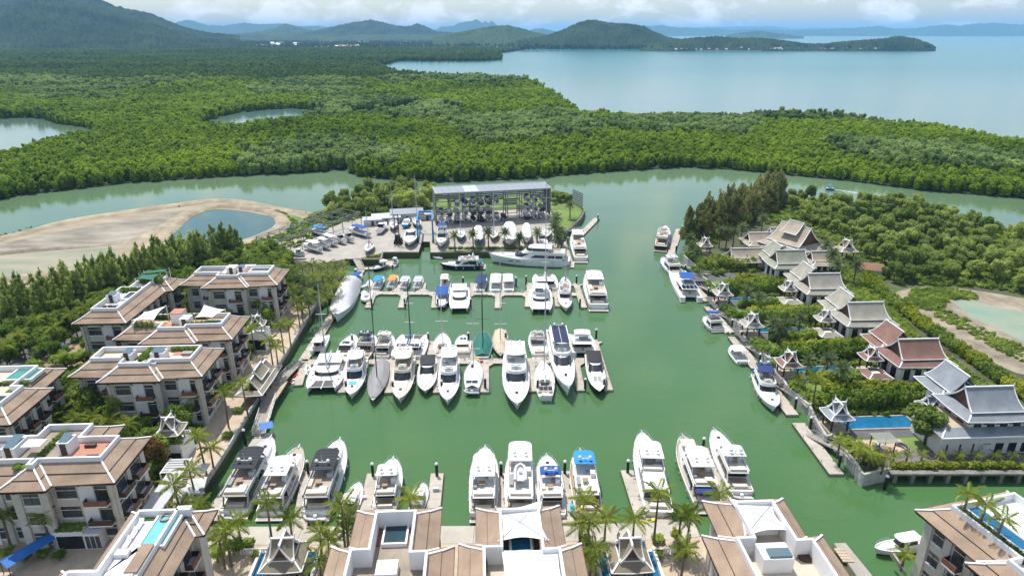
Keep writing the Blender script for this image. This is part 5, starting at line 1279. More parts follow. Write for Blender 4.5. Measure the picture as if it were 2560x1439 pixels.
def sk_roof(root, E, ze, mats=None, rise=2.0, run=3.0, tip=.25, name='roof_slope'):
    """tiled skirt roof around a flat top: lower and upper course with a dark groove, white hips, upturned corners"""
    n = len(E); o1 = offset(E, -run * .52); o1b = offset(E, -run * .50); o2 = offset(E, -run); zm = ze + rise * .5
    def corner_up(i):
        a, b, c = Vector(E[i - 1]), Vector(E[i]), Vector(E[(i + 1) % n]); return ((b - a).x * (c - b).y - (b - a).y * (c - b).x) > 0
    for i in range(n):
        j = (i + 1) % n
        u = MB(); u.add([(*E[i], ze + (tip if corner_up(i) else 0)), (*E[j], ze + (tip if corner_up(j) else 0)), (*o1[j], zm), (*o1[i], zm)], [(0, 1, 2, 3)])
        u.add([(*o1b[i], zm + .10), (*o1b[j], zm + .10), (*o2[j], ze + rise), (*o2[i], ze + rise)], [(0, 1, 2, 3)])
        u.build(name, TILE if mats is None else mats, root)
        g = MB(); g.beam((*o1b[i], zm + .02), (*o1b[j], zm + .02), .1, .12); g.build('roof_groove', GROOVE, root)
        MB().beam((*E[i], ze + (tip if corner_up(i) else 0) - .06), (*E[j], ze + (tip if corner_up(j) else 0) - .06), .08, .16).build('eave_board', WOODD, root)
        hp = MB(); t0 = ze + (tip if corner_up(i) else 0)
        hp.beam((*E[i], t0 + .08), (*o1[i], zm + .10), .26, .14); hp.beam((*o1[i], zm + .14), (*o2[i], ze + rise + .06), .26, .14)
        hp.build('hip_cap', WHITE, root)
    # soffit
    sf = MB(); w = offset(E, -1.4)
    for i in range(n):
        j = (i + 1) % n; sf.add([(*E[i], ze - .1), (*w[i], ze - .12), (*w[j], ze - .12), (*E[j], ze - .1)], [(0, 1, 2, 3)])
    sf.build('soffit', WOODD, root)
    return o2
def condo(name, label, o_px, pts, ze=13.3, rz=MAR, floor=None, base=QZ, balc_right=True, run=3.0, para=.75, floors=3, drop=0.0):
    o = P(*o_px, ze); t = thing(name, label, 'apartment building', (o.x, o.y, 0), rz)
    E = ccw(pts); W = offset(E, -1.55); n = len(E)
    MB().prism(W, base - .5, ze - .13 - drop, top=not drop).build('wall', GREIGE, t)
    fh = (ze - base - .6) / floors
    for i in range(n):
        a, b = W[i], W[(i + 1) % n]; d = Vector(b) - Vector(a); nx, ny = d.y / d.length, -d.x / d.length
        if ny > .5: continue
        k = max(1, round(d.length / 3.6))
        if d.length > 6 and ny < -.5:
            c0 = Vector(a).lerp(Vector(b), .47); c1 = Vector(a).lerp(Vector(b), .47 + 2.2 / d.length); MB().prism(ccw([(c0.x, c0.y + .1), (c1.x, c1.y + .1), (c1.x, c1.y - .34), (c0.x, c0.y - .34)]), base, ze - .2).build('white_wall_panel', WHITE, t)
        wall_bays(t, a, b, base, floors, fh, balc=(range(0, k, 1) if nx > .5 else range(1, k, 3)))
        # struts that carry the eaves
        for s in range(k + 1):
            c = Vector(a).lerp(Vector(b), s / k); MB().beam((c.x + nx * .2, c.y + ny * .2, ze - 1.2), (c.x + nx * 1.2, c.y + ny * 1.2, ze - .15), .12, .12).build('eave_strut', WOODD, t)
    I = sk_roof(t, E, ze, run=run)
    zt = ze + 2.0; zf_ = zt - .35 - drop
    II = offset(I, -.32)
    for i in range(n):
        j = (i + 1) % n
        pw = MB(); pw.loft([[(*I[i], zt - .9 - drop), (*I[j], zt - .9 - drop)], [(*I[i], zt + para), (*I[j], zt + para)], [(*II[i], zt + para), (*II[j], zt + para)], [(*II[i], zt - .9 - drop), (*II[j], zt - .9 - drop)]], False); pw.build('parapet', WHITE, t)
    fl_ = sheet('terrace_floor', offset(I, -.1), zf_, floor or BEIGE, parent=t)
    return t, zf_
def tbox(t, name, x0, x1, y0, y1, z0, z1, m, sub=None):
    o = MB().box(x0, x1, y0, y1, z0, z1).build(name, m, t)
    return o
def tpool(t, x0, x1, y0, y1, z, m, rim=.35, h=.55):
    for a in ((x0 - rim, x1 + rim, y0 - rim, y0), (x0 - rim, x1 + rim, y1, y1 + rim), (x0 - rim, x0, y0, y1), (x1, x1 + rim, y0, y1)):
        MB().box(a[0], a[1], a[2], a[3], z + .002, z + h).build('pool_rim', WHITE, t)
    MB().box(x0, x1, y0, y1, z + .003, z + h - .16).build('pool_water', m, t)
def thedge(t, x0, x1, y0, y1, z, h, seed=0, m=None):
    bl = []; nx = max(1, int((x1 - x0) / .9)); ny = max(1, int((y1 - y0) / .9))
    for i in range(nx):
        for j in range(ny): bl.append((x0 + (i + .5) * (x1 - x0) / nx, y0 + (j + .5) * (y1 - y0) / ny, z + h * .5, (x1 - x0) / nx * .62, (y1 - y0) / ny * .62, h * .55))
    me = cloud_mesh('planting', bl, min(1600, 60 * len(bl)), .22, seed, m or HEDGEL, core=.85)
    return put('planting', me, t)
def stairhouse(t, x, y, z, w=2.6, d=2.2, h=2.3, glass=True):
    o = MB().box(x - w / 2, x + w / 2, y - d / 2, y + d / 2, z, z + h).build('stair_house', WHITE, t)
    if glass: MB().loft([[(x - w / 2 + .2, y - d / 2 + .15, z + h + .02), (x + w / 2 - .2, y - d / 2 + .15, z + h + .02)], [(x - w / 2 + .2, y + d / 2 - .15, z + h + .5), (x + w / 2 - .2, y + d / 2 - .15, z + h + .5)]], False).build('skylight', ROOFGL, o)
    MB().box(x - .45, x + .45, y - d / 2 - .04, y - d / 2, z, z + 2.0).build('door', WOODD, o)
def loungers(t, xs, y, z, m):
    for x in xs:
        o = MB().box(x - .32, x + .32, y - .9, y + .35, z + .25, z + .36).build('lounger', m, t)
        MB().beam((x, y + .3, z + .33), (x, y + .85, z + .72), .62, .08).build('lounger_back', m, o)
def sail_shade(label, corners, m=None, sag=.16, n=10, ribs=True, poles=True, base=QZ, cat='shade sail'):
    """a tensioned fabric canopy between four corner points, edges pulled inward"""
    t = thing('shade_sail', label, cat)
    c = [Vector(v) for v in corners]; cen = sum(c, Vector()) / 4
    G = []
    for i in range(n + 1):
        row = []
        for j in range(n + 1):
            u, v = i / n, j / n; p = c[0] * (1 - u) * (1 - v) + c[1] * u * (1 - v) + c[2] * u * v + c[3] * (1 - u) * v
            e = (1 - abs(2 * u - 1) ** 2) * abs(2 * v - 1) ** 2 + (1 - abs(2 * v - 1) ** 2) * abs(2 * u - 1) ** 2
            q = p.lerp(Vector((cen.x, cen.y, p.z)), sag * e); row.append(q)
        G.append(row)
    u = MB(); u.loft(G, False); u.loft([[p - Vector((0, 0, .03)) for p in r] for r in G][::-1], False)
    o = u.build('fabric', m or SAILW, t, 60)
    if ribs:
        for a, b in ((0, 2), (1, 3)):
            pts = [Vector((c[a].lerp(c[b], k / 8).x, c[a].lerp(c[b], k / 8).y, G[k * n // 8][(k if a == 0 else 8 - k) * n // 8].z + .06)) for k in range(9)]
            MB().tube(pts if a == 0 else [Vector((c[b].lerp(c[a], k / 8).x, c[b].lerp(c[a], k / 8).y, G[k * n // 8][(8 - k) * n // 8].z + .06)) for k in range(9)], .07, 5).build('cable', GELG, o)
    if poles:
        for q in c: MB().tube([(q.x, q.y, base), (q.x, q.y, q.z + .15)], .09, 6).build('pole', WHITE, t)
    return t
def wl_(t, x, y, z):   # local -> world for things standing on a building's terrace
    c, s = math.cos(t.rotation_euler.z), math.sin(t.rotation_euler.z); return Vector((t.location.x + x * c - y * s, t.location.y + x * s + y * c, z))

RECT = [(0, 0), (0, 12), (-25.5, 12), (-25.5, 1), (-19, 1), (-19, -1.5), (-7.3, -1.5), (-7.3, 0)]
# topmost block
t, z = condo('condominium', 'three storey block with pool and grey boards on its roof, nearest the boatyard', (694, 715), RECT, floor=OCHRE)
tbox(t, 'grey_boards', -22, -16.2, 4.5, 8.6, z, z + .12, DECKG); tpool(t, -8.6, -3.9, 6.2, 8.2, z, POOLD); tpool(t, -15.5, -14.5, 4.5, 8, z, WHITE, .1, .7)
stairhouse(t, -13.2, 6.2, z, 2.4, 2.6, 1.9, False); stairhouse(t, -10.8, 6.4, z, 2.0, 2.2, 1.4, True); tbox(t, 'roof_box', -12, -8, 9.1, 9.5, z, z + 1.2, WHITE)
# long side block on the left
t, z = condo('condominium', 'long side-on block with green shade sails on its planted roof', (316, 810), [(0, 0), (0, 20), (2, 20), (2, 28), (-10, 28), (-10, 20), (-12, 20), (-12, 0)], floor=mat('white_roof_paint', (0.66, 0.66, 0.65), .8, var=.06, vscale=.4))
tbox(t, 'grey_boards', -8.4, -3.6, 3.6, 7.6, z, z + .1, DECKG); tpool(t, -5.6, -3.8, 10.5, 14.5, z, POOLD); stairhouse(t, -7.4, 10.2, z, 2.2, 2.2, 1.8)
thedge(t, -8.4, -3.6, 15.2, 16.6, z, 1.3, 1); thedge(t, -7.6, -1.4, 21.5, 24.8, z, 1.6, 2)
for i in range(3): tbox(t, 'garden_chair', -7.4 + i * 1.1, -6.8 + i * 1.1, 5.0 + .3 * (i % 2), 5.6 + .3 * (i % 2), z + .1, z + .75, WOODD)
GREENS = mat('green_shade_net', (0.02, 0.13, 0.09), .8)
sail_shade('green shade sail over the roof garden of the long side-on block', [wl_(t, -7, 20.5, z + 1.9), wl_(t, -2.5, 20.2, z + 1.5), wl_(t, -2, 23.4, z + 2.1), wl_(t, -6.6, 23.4, z + 1.8)], GREENS, ribs=False, base=z)
sail_shade('second green shade sail at the far end of the side-on block', [wl_(t, -8, 24.6, z + 1.7), wl_(t, -1, 24.6, z + 2.2), wl_(t, -.8, 26.0, z + 2.5), wl_(t, -7.4, 26.0, z + 1.9)], GREENS, ribs=False, base=z)
# block with two white sails
t, z = condo('condominium', 'block with two white shade sails and orange terrace on its roof', (581, 851), RECT, floor=OCHRE)
tpool(t, -7.2, -3.7, 4.2, 6.0, z, POOLB); tbox(t, 'orange_deck', -17.4, -14.2, 3.6, 5.6, z, z + .12, DECKR)
o = tbox(t, 'roof_room', -14.8, -12.4, 5.6, 8.4, z, z + 2.4, WHITE); MB().box(-14.9, -12.3, 5.5, 8.5, z + 2.4, z + 2.55).build('red_roof', DECKR, o)
stairhouse(t, -11.2, 5.0, z, 2.0, 2.6, 1.9, False); thedge(t, -22, -17.8, 3.5, 4.6, z, 1.4, 3); thedge(t, -11, -4.2, 3.4, 4.0, z, 1.5, 4); thedge(t, -21, -8, 8.0, 8.7, z, 1.3, 5)
sail_shade('cream shade sail at the left end of the orange roof terrace', [wl_(t, -22.0, 3.6, z + 2.0), wl_(t, -17.6, 4.0, z + 1.8), wl_(t, -16.4, 8.0, z + 3.4), wl_(t, -21.4, 8.0, z + 2.0)], CANV['white'], ribs=False, base=z)
sail_shade('white shade sail beside the pool of the orange roof terrace', [wl_(t, -9.0, 4.6, z + 2.0), wl_(t, -5.2, 4.4, z + 2.0), wl_(t, -3.8, 8.2, z + 2.2), wl_(t, -8.2, 8.2, z + 3.4)], CANV['white'], ribs=False, base=z)
# block with hedge across the roof
t, z = condo('condominium', 'block with beige roof terrace split by a clipped hedge', (506, 944), RECT, floor=BEIGE)
tpool(t, -22, -14.6, 4.0, 8.2, z - .5, BEIGE, .3, .5); stairhouse(t, -15.6, 5.2, z, 1.9, 2.4, 1.6); stairhouse(t, -9.8, 5.2, z, 2.6, 2.2, 1.7); tpool(t, -16, -13.6, 2.4, 3.2, z, POOLD, .2); tpool(t, -12, -9.6, 2.4, 3.4, z, POOLD, .2)
tbox(t, 'brown_deck', -8.0, -3.5, 3.4, 8.6, z, z + .12, DECKR); thedge(t, -13.4, -12.2, 3.4, 8.6, z, 1.3, 6); thedge(t, -9, -3.6, 8.1, 8.7, z, 1.0, 7)
tbox(t, 'day_bed', -6.2, -4.2, 6.2, 7.4, z + .12, z + .55, CUSHG); tbox(t, 'white_bench', -7.4, -5.4, 4.2, 5.2, z + .12, z + .5, WHITE)
# far left block, mostly out of frame
t, z = condo('condominium', 'block cut by the left edge of view with green pool on its roof', (27, 1065), [(0, 0), (0, 12.3), (-2, 12.3), (-2, 20), (-25, 20), (-25, 0)], floor=BEIGE)
tpool(t, -8.5, -4, 12.6, 16.5, z, mat('green_pool_water', (0.06, 0.26, 0.22), .06), .3); tbox(t, 'turf', -6, -3.4, 8.6, 10.6, z, z + .1, TURF); tpool(t, -6.5, -3.6, 3.6, 6.6, z, POOLD, .3); thedge(t, -9, -3.6, 11, 11.8, z, .6, 8)
# near left block
t, z = condo('condominium', 'tall near block with terracotta roof deck and brown timber balconies', (287, 1210), [(0, 0), (0, 11.8), (-6, 11.8), (-6, 15.5), (-19, 15.5), (-19, 12.5), (-30, 12.5), (-30, 0), (-16, 0), (-16, -1.4), (-9, -1.4), (-9, 0)], floor=STAIN)
tbox(t, 'terracotta_deck', -9.6, -3.5, 3.4, 8.4, z, z + .12, DECKR); stairhouse(t, -9.6, 6.4, z, 1.8, 2.4, 2.2); stairhouse(t, -17.4, 6.4, z, 2.0, 3.4, 1.8); tbox(t, 'lead_roof', -26, -19, 3.4, 9, z, z + .15, DECKG)
thedge(t, -15.4, -12.0, 1.8, 3.2, z, .5, 9); thedge(t, -13.6, -12.6, 4.8, 11.8, z, .6, 10); tbox(t, 'white_slab', -15.6, -12.8, 5.0, 7.0, z + 1.7, z + 1.9, WHITE)
for i, (x, y) in enumerate(((-5, 4.2), (-7.6, 3.8), (-6.8, 7.2))): tbox(t, 'terrace_bench', x - .8, x + .8, y - .3, y + .3, z + .12, z + .6, WOODD)
tbox(t, 'red_mat', -4.4, -3.6, 7.0, 7.8, z + .12, z + .3, CANV['red'])
U = [(0, 0), (0, -7.4), (2, -7.4), (2, -24), (-13.8, -24), (-13.8, -6.7), (-11.6, -6.7), (-11.6, 0)]
# block with pale pool at the bottom
t, z = condo('condominium', 'front block with pale aqua roof pool and white loungers', (546, 1276), [(0, 0), (0, -5), (-1.2, -5), (-1.2, -20), (-15, -20), (-15, -10.5), (-11.6, -10.5), (-11.6, 0)], floor=WHITE, run=2.6)
tpool(t, -6.2, -3.4, -8.6, -3.2, z, POOLC, .25, .5); tbox(t, 'turf', -8.6, -6.8, -3.6, -3.0, z, z + .1, TURF); loungers(t, (-8.1,), -4.6, z, WHITE); loungers(t, (-8.1,), -6.2, z, WHITE); loungers(t, (-8.1,), -7.8, z, WHITE)
tbox(t, 'white_steps', -8.8, -7.0, -10.2, -9.2, z, z + .6, WHITE); tbox(t, 'roof_strip', -5.4, -3.9, -14, -9.4, z + 1.2, z + 1.4, TILE); MB().lathe([(.7, z), (.75, z + .6), (.55, z + .62), (.5, z + .3)], -5.2, -3.6, 14).build('round_tub', STAIN, t)
# front block with lily pond
t, z = condo('condominium', 'front block with dark lily pool and stained terrace between brown roofs', (1105, 1273), U, floor=STAIN, run=3.1, drop=1.7)
tpool(t, -7.2, -4.4, -6.6, -3.0, z - .2, POOLD, .25, .8); tbox(t, 'brown_deck', -8.6, -7.7, -6.6, -3.0, z, z + .2, WOODR); tbox(t, 'brown_deck', -3.9, -3.1, -6.6, -3.0, z, z + .2, WOODR); tbox(t, 'white_roof_box', -7.4, -4.8, -12.6, -10.2, z, z + 1.2, WHITE)
# front block under white sails
t, z = condo('condominium', 'front block largely hidden under two big white canopies', (1398, 1267), U, floor=BEIGE, run=3.1, drop=1.7)
tpool(t, -7.0, -4.6, -8.2, -5.0, z, POOLB, .3, .4); tbox(t, 'timber_deck', -8.6, -7.4, -8, -3, z, z + .1, WOODD); tbox(t, 'timber_deck', -4.1, -3.0, -8, -3, z, z + .1, WOODD)
sail_shade('big white cross-ribbed canopy over the front block terrace', [wl_(t, -8.7, -8.2, z + 1.9), wl_(t, -2.4, -8.4, z + 1.9), wl_(t, -2.6, -1.6, z + 2.7), wl_(t, -8.9, -2.2, z + 2.2)], SAILW, sag=.22, base=z)
sail_shade('big white peaked canopy nearest the camera', [wl_(t, -8.4, -16.5, z + 2.0), wl_(t, -1.4, -16.5, z + 2.0), wl_(t, -1.4, -10.1, z + 2.2), wl_(t, -8.4, -10.1, z + 2.2)], SAILW, sag=.06, ribs=False, base=z)
thedge(t, -11, -10.2, -12, -9, z, 1.2, 12); thedge(t, -.8, .2, -12, -9, z, 1.2, 13)
# front right block
t, z = condo('condominium', 'front right block with white ribbed canopy and beige terrace', (1956, 1249), U, floor=BEIGE, run=3.1, drop=1.7)
tpool(t, -6.6, -3.8, -6.4, -4.2, z, STAIN, .3, 1.0); tbox(t, 'timber_deck', -8.6, -7.0, -7, -3, z, z + .1, WOODD); o = tbox(t, 'white_room', -8.4, -4.6, -13.2, -10.4, z, z + 2.2, WHITE); MB().box(-7.6, -4.8, -13.0, -11.6, z + 2.2, z + 2.5).build('skylight', ROOFGL, o)
MB().lathe([(1.1, z + .02), (1.15, z + .5), (.2, z + .55)], -1.8, -10.6, 16).build('round_table', WOODD, t); tbox(t, 'turf', -3.4, -2.9, -6.4, -3.6, z, z + .15, TURF)
sail_shade('white ribbed canopy on the front right block', [wl_(t, -9.1, -8.9, z + 1.9), wl_(t, -3.0, -8.2, z + 2.1), wl_(t, -3.2, -3.2, z + 2.1), wl_(t, -8.9, -2.2, z + 2.6)], SAILW, sag=.2, base=z)
# lower right block turned to the water
t, z = condo('condominium', 'lower right block with bright blue roof pool and palms', (2286, 1278), [(0, 0), (0, -9.6), (-1.8, -9.6), (-1.8, -26), (16, -26), (16, 0)], rz=R(14.5), floor=WHITE, run=2.7)
tpool(t, 5.0, 6.8, -11.0, -3.2, z, POOLB, .2, .4); thedge(t, 3.0, 4.5, -13, -3.0, z, .8, 14)
ISLE = [(-2.5, -6), (-2.5, -30), (20, -30), (20, 2.5), (6, 2.5), (1.2, -1.2)]
cR, sR = math.cos(R(14.5)), math.sin(R(14.5))
struct(sheet('ground_south_islet', [(t.location.x + x * cR - y * sR, t.location.y + x * sR + y * cR) for x, y in ISLE], QZ - .02, PAVE, -1))
struct(sheet('grass_south_islet', [(t.location.x + x * cR - y * sR, t.location.y + x * sR + y * cR) for x, y in [(-2.2, -8), (-2.2, -16), (-.6, -16), (-.2, -6.5)]], QZ - .015, GRASSM))

# ================================================================ Thai villas
def roofset(base):
    c = base; return tile_mat('villa_tiles_%d' % len(MATS), tuple(v * .92 for v in c), tuple(min(1, v * 1.08) for v in c), 5.0)
TRIMW = mat('white_bargeboard', (0.78, 0.78, 0.775), 0.6, var=.04, vscale=1)
GABLE = mat('carved_gable_timber', (0.10, 0.045, 0.032), 0.6, var=.2, vscale=3)
VWALL = mat('villa_plaster', (0.70, 0.69, 0.665), 0.8, var=.06, vscale=.3)
def prof(hw, zr, ze, n=7, k=1.55):
    """concave Thai roof section: steep at the ridge, easing to the eave"""
    return [(hw * (i / n), ze + (zr - ze) * (1 - i / n) ** k * 1.0) for i in range(n + 1)]
def gable_roof(t, cx, cy, ax, L, hw, zr, ze, tm, ov=.35, ends=(1, 1), boards=True, flare=.12):
    """ridge along `ax` ('x' or 'y'), length L at the ridge, centred on (cx, cy)"""
    pr = prof(hw, zr, ze); n = len(pr)
    def T(a, b, z): return (cx + a, cy + b, z) if ax == 'x' else (cx - b, cy + a, z)
    for sg in (-1, 1):
        rows = []
        for k, (b, z) in enumerate(pr):
            e = L / 2 + flare * L * .5 * (k / (n - 1)) ** 2
            rows.append([T(-e, sg * b, z), T(0, sg * b, z - .0), T(e, sg * b, z)])
        u = MB(); u.loft(rows, False)
        u.loft([[(p[0], p[1], p[2] - .12) for p in r] for r in rows][::-1], False)
        u.build('roof_slope', tm, t, 60)
        MB().tube([rows[-1][0], rows[-1][2]], .10, 5).build('eave_trim', TRIMW, t)
    MB().beam(T(-L / 2 - .1, 0, zr + .08), T(L / 2 + .1, 0, zr + .06), .28, .22).build('ridge_cap', TRIMW, t)
    for i, e in enumerate((-1, 1)):
        if not ends[i]: continue
        for sg in (-1, 1):
            bb = MB(); P0 = []
            for k, (b, z) in enumerate(pr):
                x = e * (L / 2 + flare * L * .5 * (k / (n - 1)) ** 2 + .05)
                P0.append([T(x - .08, sg * b, z - .24), T(x + .08, sg * b, z - .24), T(x + .08, sg * b, z + .15), T(x - .08, sg * b, z + .15)])
            bb.loft(P0, True, True); bb.build('bargeboard', TRIMW, t)
        x = e * (L / 2 - .25)
        g = MB(); pts = [T(x, -b, z - .15) for b, z in reversed(pr)] + [T(x, b, z - .15) for b, z in pr[1:]]
        g.poly(pts if e > 0 else pts[::-1]); g.build('gable_board', GABLE, t)
        MB().tube([T(e * (L / 2 + .1), 0, zr), T(e * (L / 2 + .25), 0, zr + .55), T(e * (L / 2 + .18), 0, zr + 1.0)], [.12, .07, .02], 5).build('finial', TRIMW, t)
def skirt(t, x0, x1, y0, y1, w, z0, z1, tm, inner=True, up=.18):
    """hipped skirt roof round a body: outer edge at z0, inner edge w metres in at z1"""
    E = [(x0, y0), (x1, y0), (x1, y1), (x0, y1)]; I = [(x0 + w, y0 + w), (x1 - w, y0 + w), (x1 - w, y1 - w), (x0 + w, y1 - w)]
    for i in range(4):
        j = (i + 1) % 4; a, b, c, d = (*E[i], z0 + up), (*E[j], z0 + up), (*I[j], z1), (*I[i], z1)
        m1 = ((a[0] + b[0]) / 2, (a[1] + b[1]) / 2, z0)
        u = MB(); u.add([a, m1, b, c, ((c[0] + d[0]) / 2, (c[1] + d[1]) / 2, z1), d], [(0, 1, 4, 5), (1, 2, 3, 4)]); u.build('skirt_slope', tm, t)
        v = MB(); v.tube([a, m1, b], .08, 5); v.build('skirt_edge', TRIMW, t)
        MB().beam(a, d, .24, .16).build('hip_trim', TRIMW, t)
    MB().add([(*p, z0 - .12) for p in E], [(3, 2, 1, 0)]).build('soffit', WOODD, t)
def sala(label, x, y, rz, s, tm, zb=QZ, ze=5.2, name='sala_pavilion', posts=True, gate=False, cat='pavilion'):
    """open pavilion: four posts, hipped skirt, small crossed gables on top"""
    t = thing(name, label, cat, (x, y, 0), rz)
    for sx in (-1, 1):
        for sy in (-1, 1): MB().box(sx * s * .33 - .14, sx * s * .33 + .14, sy * s * .33 - .14, sy * s * .33 + .14, zb, ze).build('post', WOODD, t)
    MB().box(-s * .45, s * .45, -s * .45, s * .45, zb, zb + .3).build('plinth', PAVE, t)
    skirt(t, -s / 2, s / 2, -s / 2, s / 2, s * .25, ze, ze + s * .22, tm)
    zt = ze + s * .22
    gable_roof(t, 0, 0, 'x', s * .50, s * .31, zt + s * .36, zt - .15, tm, flare=.2)
    gable_roof(t, 0, 0, 'y', s * .56, s * .28, zt + s * .37, zt - .15, tm, flare=.2)
    return t
def villa(label, ox, oy, rz, tm, two=False, tower=True, Lr=9.2, roomy=True):
    t = thing('thai_villa', label, 'villa', (ox - 3.3 * two, oy - 4.3 * two, 2.6 * two), rz); gz = QZ - .5 - 2.6 * two
    # origin: left end of the front ridge
    x0, x1 = -2.0, Lr + 2.2
    MB().box(x0 + 1.3, x1 - 1.3, -4.0, 4.2, gz, 7.2).build('wall', VWALL, t); MB().box(.2, 7.2, 4.2, 9.4, gz, 7.2).build('rear_wall', VWALL, t)
    gable_roof(t, Lr / 2, 0, 'x', Lr, 3.7, 11.0, 7.75, tm)
    skirt(t, x0, x1, -5.1, 5.1, 1.9, 6.5, 7.6, tm)
    gable_roof(t, 3.7, 7.4, 'y', 7.0, 3.4, 10.9, 7.75, tm, ends=(0, 1))
    skirt(t, -1.2, 8.6, 3.6, 12.2, 1.9, 6.45, 7.55, tm)
    # windows, struts and doors of the front and waterside walls
    for i in range(4):
        xx = .9 + i * 2.5; w = MB().box(xx - .7, xx + .7, -4.06, -4.0, QZ + 1.0, 5.6).build('window', GLASS, t); MB().box(xx - .05, xx + .05, -4.11, -4.06, QZ + 1.0, 5.6).build('mullion', FRAME, w)
        MB().beam((xx + 1.2, -4.0, 5.4), (xx + 1.2, -5.0, 6.4), .14, .14).build('eave_strut', WOODD, t)
    for i in range(2):
        w = MB().box(x0 + 1.24, x0 + 1.3, -2.6 + i * 3.4, -.8 + i * 3.4, QZ + .3, 5.2).build('window', GLASS, t); MB().box(x0 + 1.19, x0 + 1.24, -1.75 + i * 3.4, -1.65 + i * 3.4, QZ + .3, 5.2).build('mullion', FRAME, w)
    if two:      # lower storey roof and white lower wall of the nearest villa
        g0 = QZ - 2.6
        MB().box(x0 - 3.6, x1 + 3, -4.5, 3.9, g0 - .5, 4.35).build('lower_wall', VWALL, t)
        lo = MB().add([(x0 - 4.9, -6.0, 4.1), (x1 + 4.6, -6.0, 4.1), (x1 + 4.6, -4.02, 5.0), (x0 - 3.0, -4.02, 5.0), (x0 - 4.9, 4.6, 4.1), (x0 - 3.0, 3.4, 5.0)], [(0, 1, 2, 3), (4, 0, 3, 5)]); lo.build('lower_roof', tm, t)
        MB().box(x0 - 3.0, x0 + 1.3, -4.0, 3.4, 4.36, 4.9).build('terrace_floor', PAVE, t)
        MB().beam((x0 - 4.9, -6.05, 4.08), (x1 + 4.6, -6.05, 4.08), .2, .2).build('eave_trim', TRIMW, t); MB().beam((x0 - 4.9, -6.0, 4.15), (x0 - 3.0, -4.02, 5.05), .26, .18).build('hip_trim', TRIMW, t)
        for i in range(7):
            xx = -4.2 + i * 2.5; wdt = .16 if i < 3 else .75
            MB().box(xx - wdt, xx + wdt, -4.56, -4.5, g0 + .3, g0 + 2.3).build('window', GLASS if i > 2 else GABLE, t)
        MB().box(2.2, 3.9, -5.3, -4.5, g0, g0 + 2.2).build('white_lockup', VWALL, t)
    return t
POOLD2 = mat('deeper_blue_pool', (0.012, 0.10, 0.17), 0.05, var=.2, vscale=.5, bump=.15, bscale=1.5, ior=1.33)  # deeper, less saturated water for the smaller villa pools
def lot(k): return Vector((87.4 - 1.09 * k, 111.8 + 21.5 * k, 0))
TBLUE, TBROWN, TOLIVE, TGREEN, TBEIGE = roofset((0.29, 0.325, 0.36)), roofset((0.28, 0.155, 0.12)), roofset((0.41, 0.385, 0.315)), roofset((0.35, 0.36, 0.275)), roofset((0.45, 0.38, 0.29))
MAT5 = [TBLUE, TBROWN, TOLIVE, TOLIVE, TGREEN]
NM = ['blue-grey', 'brown', 'olive-grey', 'khaki', 'green']
LBL = ['nearest Thai villa with blue-grey tiled roofs and white lower storey', 'Thai villa with brown tiled roofs, second from the camera', 'Thai villa with olive-grey roofs just behind the brown one', 'Thai villa with grey roofs, fourth from the camera', 'Thai villa with dull green front roof, fifth from the camera']
TW = ['beside the nearest blue-grey villa', 'beside the brown roofed villa', 'beside the villa behind the brown one', 'beside the fourth villa from the camera']
for k in range(5):
    o = lot(k); villa(LBL[k], o.x, o.y, MAR, MAT5[k], two=(k == 0))
    c, s_ = math.cos(MAR), math.sin(MAR); W_ = lambda x, y: (o.x + x * c - y * s_, o.y + x * s_ + y * c)
    if k < 4:
        sala('small Thai entrance pavilion ' + TW[k], *W_(-3.9, 2.4), MAR, 4.2, MAT5[k], ze=5.4)
        tt = thing('garden_wing', 'low tiled wing in front of the pavilion ' + TW[k], 'roof wing', (*W_(-5.2, -2.2), 0), MAR)
        MB().box(-1.6, 2.2, -1.4, 2.2, QZ, 3.7).build('wall', VWALL, tt); skirt(tt, -2.6, 3.0, -2.4, 3.0, 1.6, 3.5, 4.3, MAT5[k])
        sala('waterside sala with %s tiles on the quay edge of the villa gardens' % NM[k] if k != 3 else 'waterside sala above the blue awning cruiser berth', *W_(-23.6, 1.2), MAR, 4.8, MAT5[k], ze=5.0)
    # terrace and pool of the garden
    struct(sheet('garden_terrace', [W_(*q) for q in ((-27, -2.6), (-7, -2.6), (-7, 6), (-27, 6))], QZ + .022, mat('dark_pool_terrace', (0.10, 0.10, 0.10), .7, var=.2, vscale=.6, space='WORLD')))
    if k < 4:
        pl = thing('swimming_pool', 'swimming pool in the garden of the ' + ['nearest blue-grey', 'brown', 'olive-grey', 'fourth'][k] + ' villa', 'swimming pool', (*W_(-14, 2.2), 0), MAR)
        MB().box(-7.2, 7.0, -1.8 if k == 0 else .2, 2.4, QZ, QZ + .12).build('pool_water', POOLB if k == 0 else POOLD2, pl)
        yp = -1.8 if k == 0 else .2
        for a in ((-7.5, 7.3, yp - .3, yp), (-7.5, 7.3, 2.4, 2.7), (-7.5, -7.2, yp, 2.4), (7.0, 7.3, yp, 2.4)): MB().box(*a, QZ, QZ + .2).build('pool_rim', PAVE, pl)
    struct(sheet('garden_lawn', [W_(*q) for q in ((-22, -8.5), (-5, -8.5), (-5, -2.7), (-22, -2.7))], QZ + .026, GRASSM))
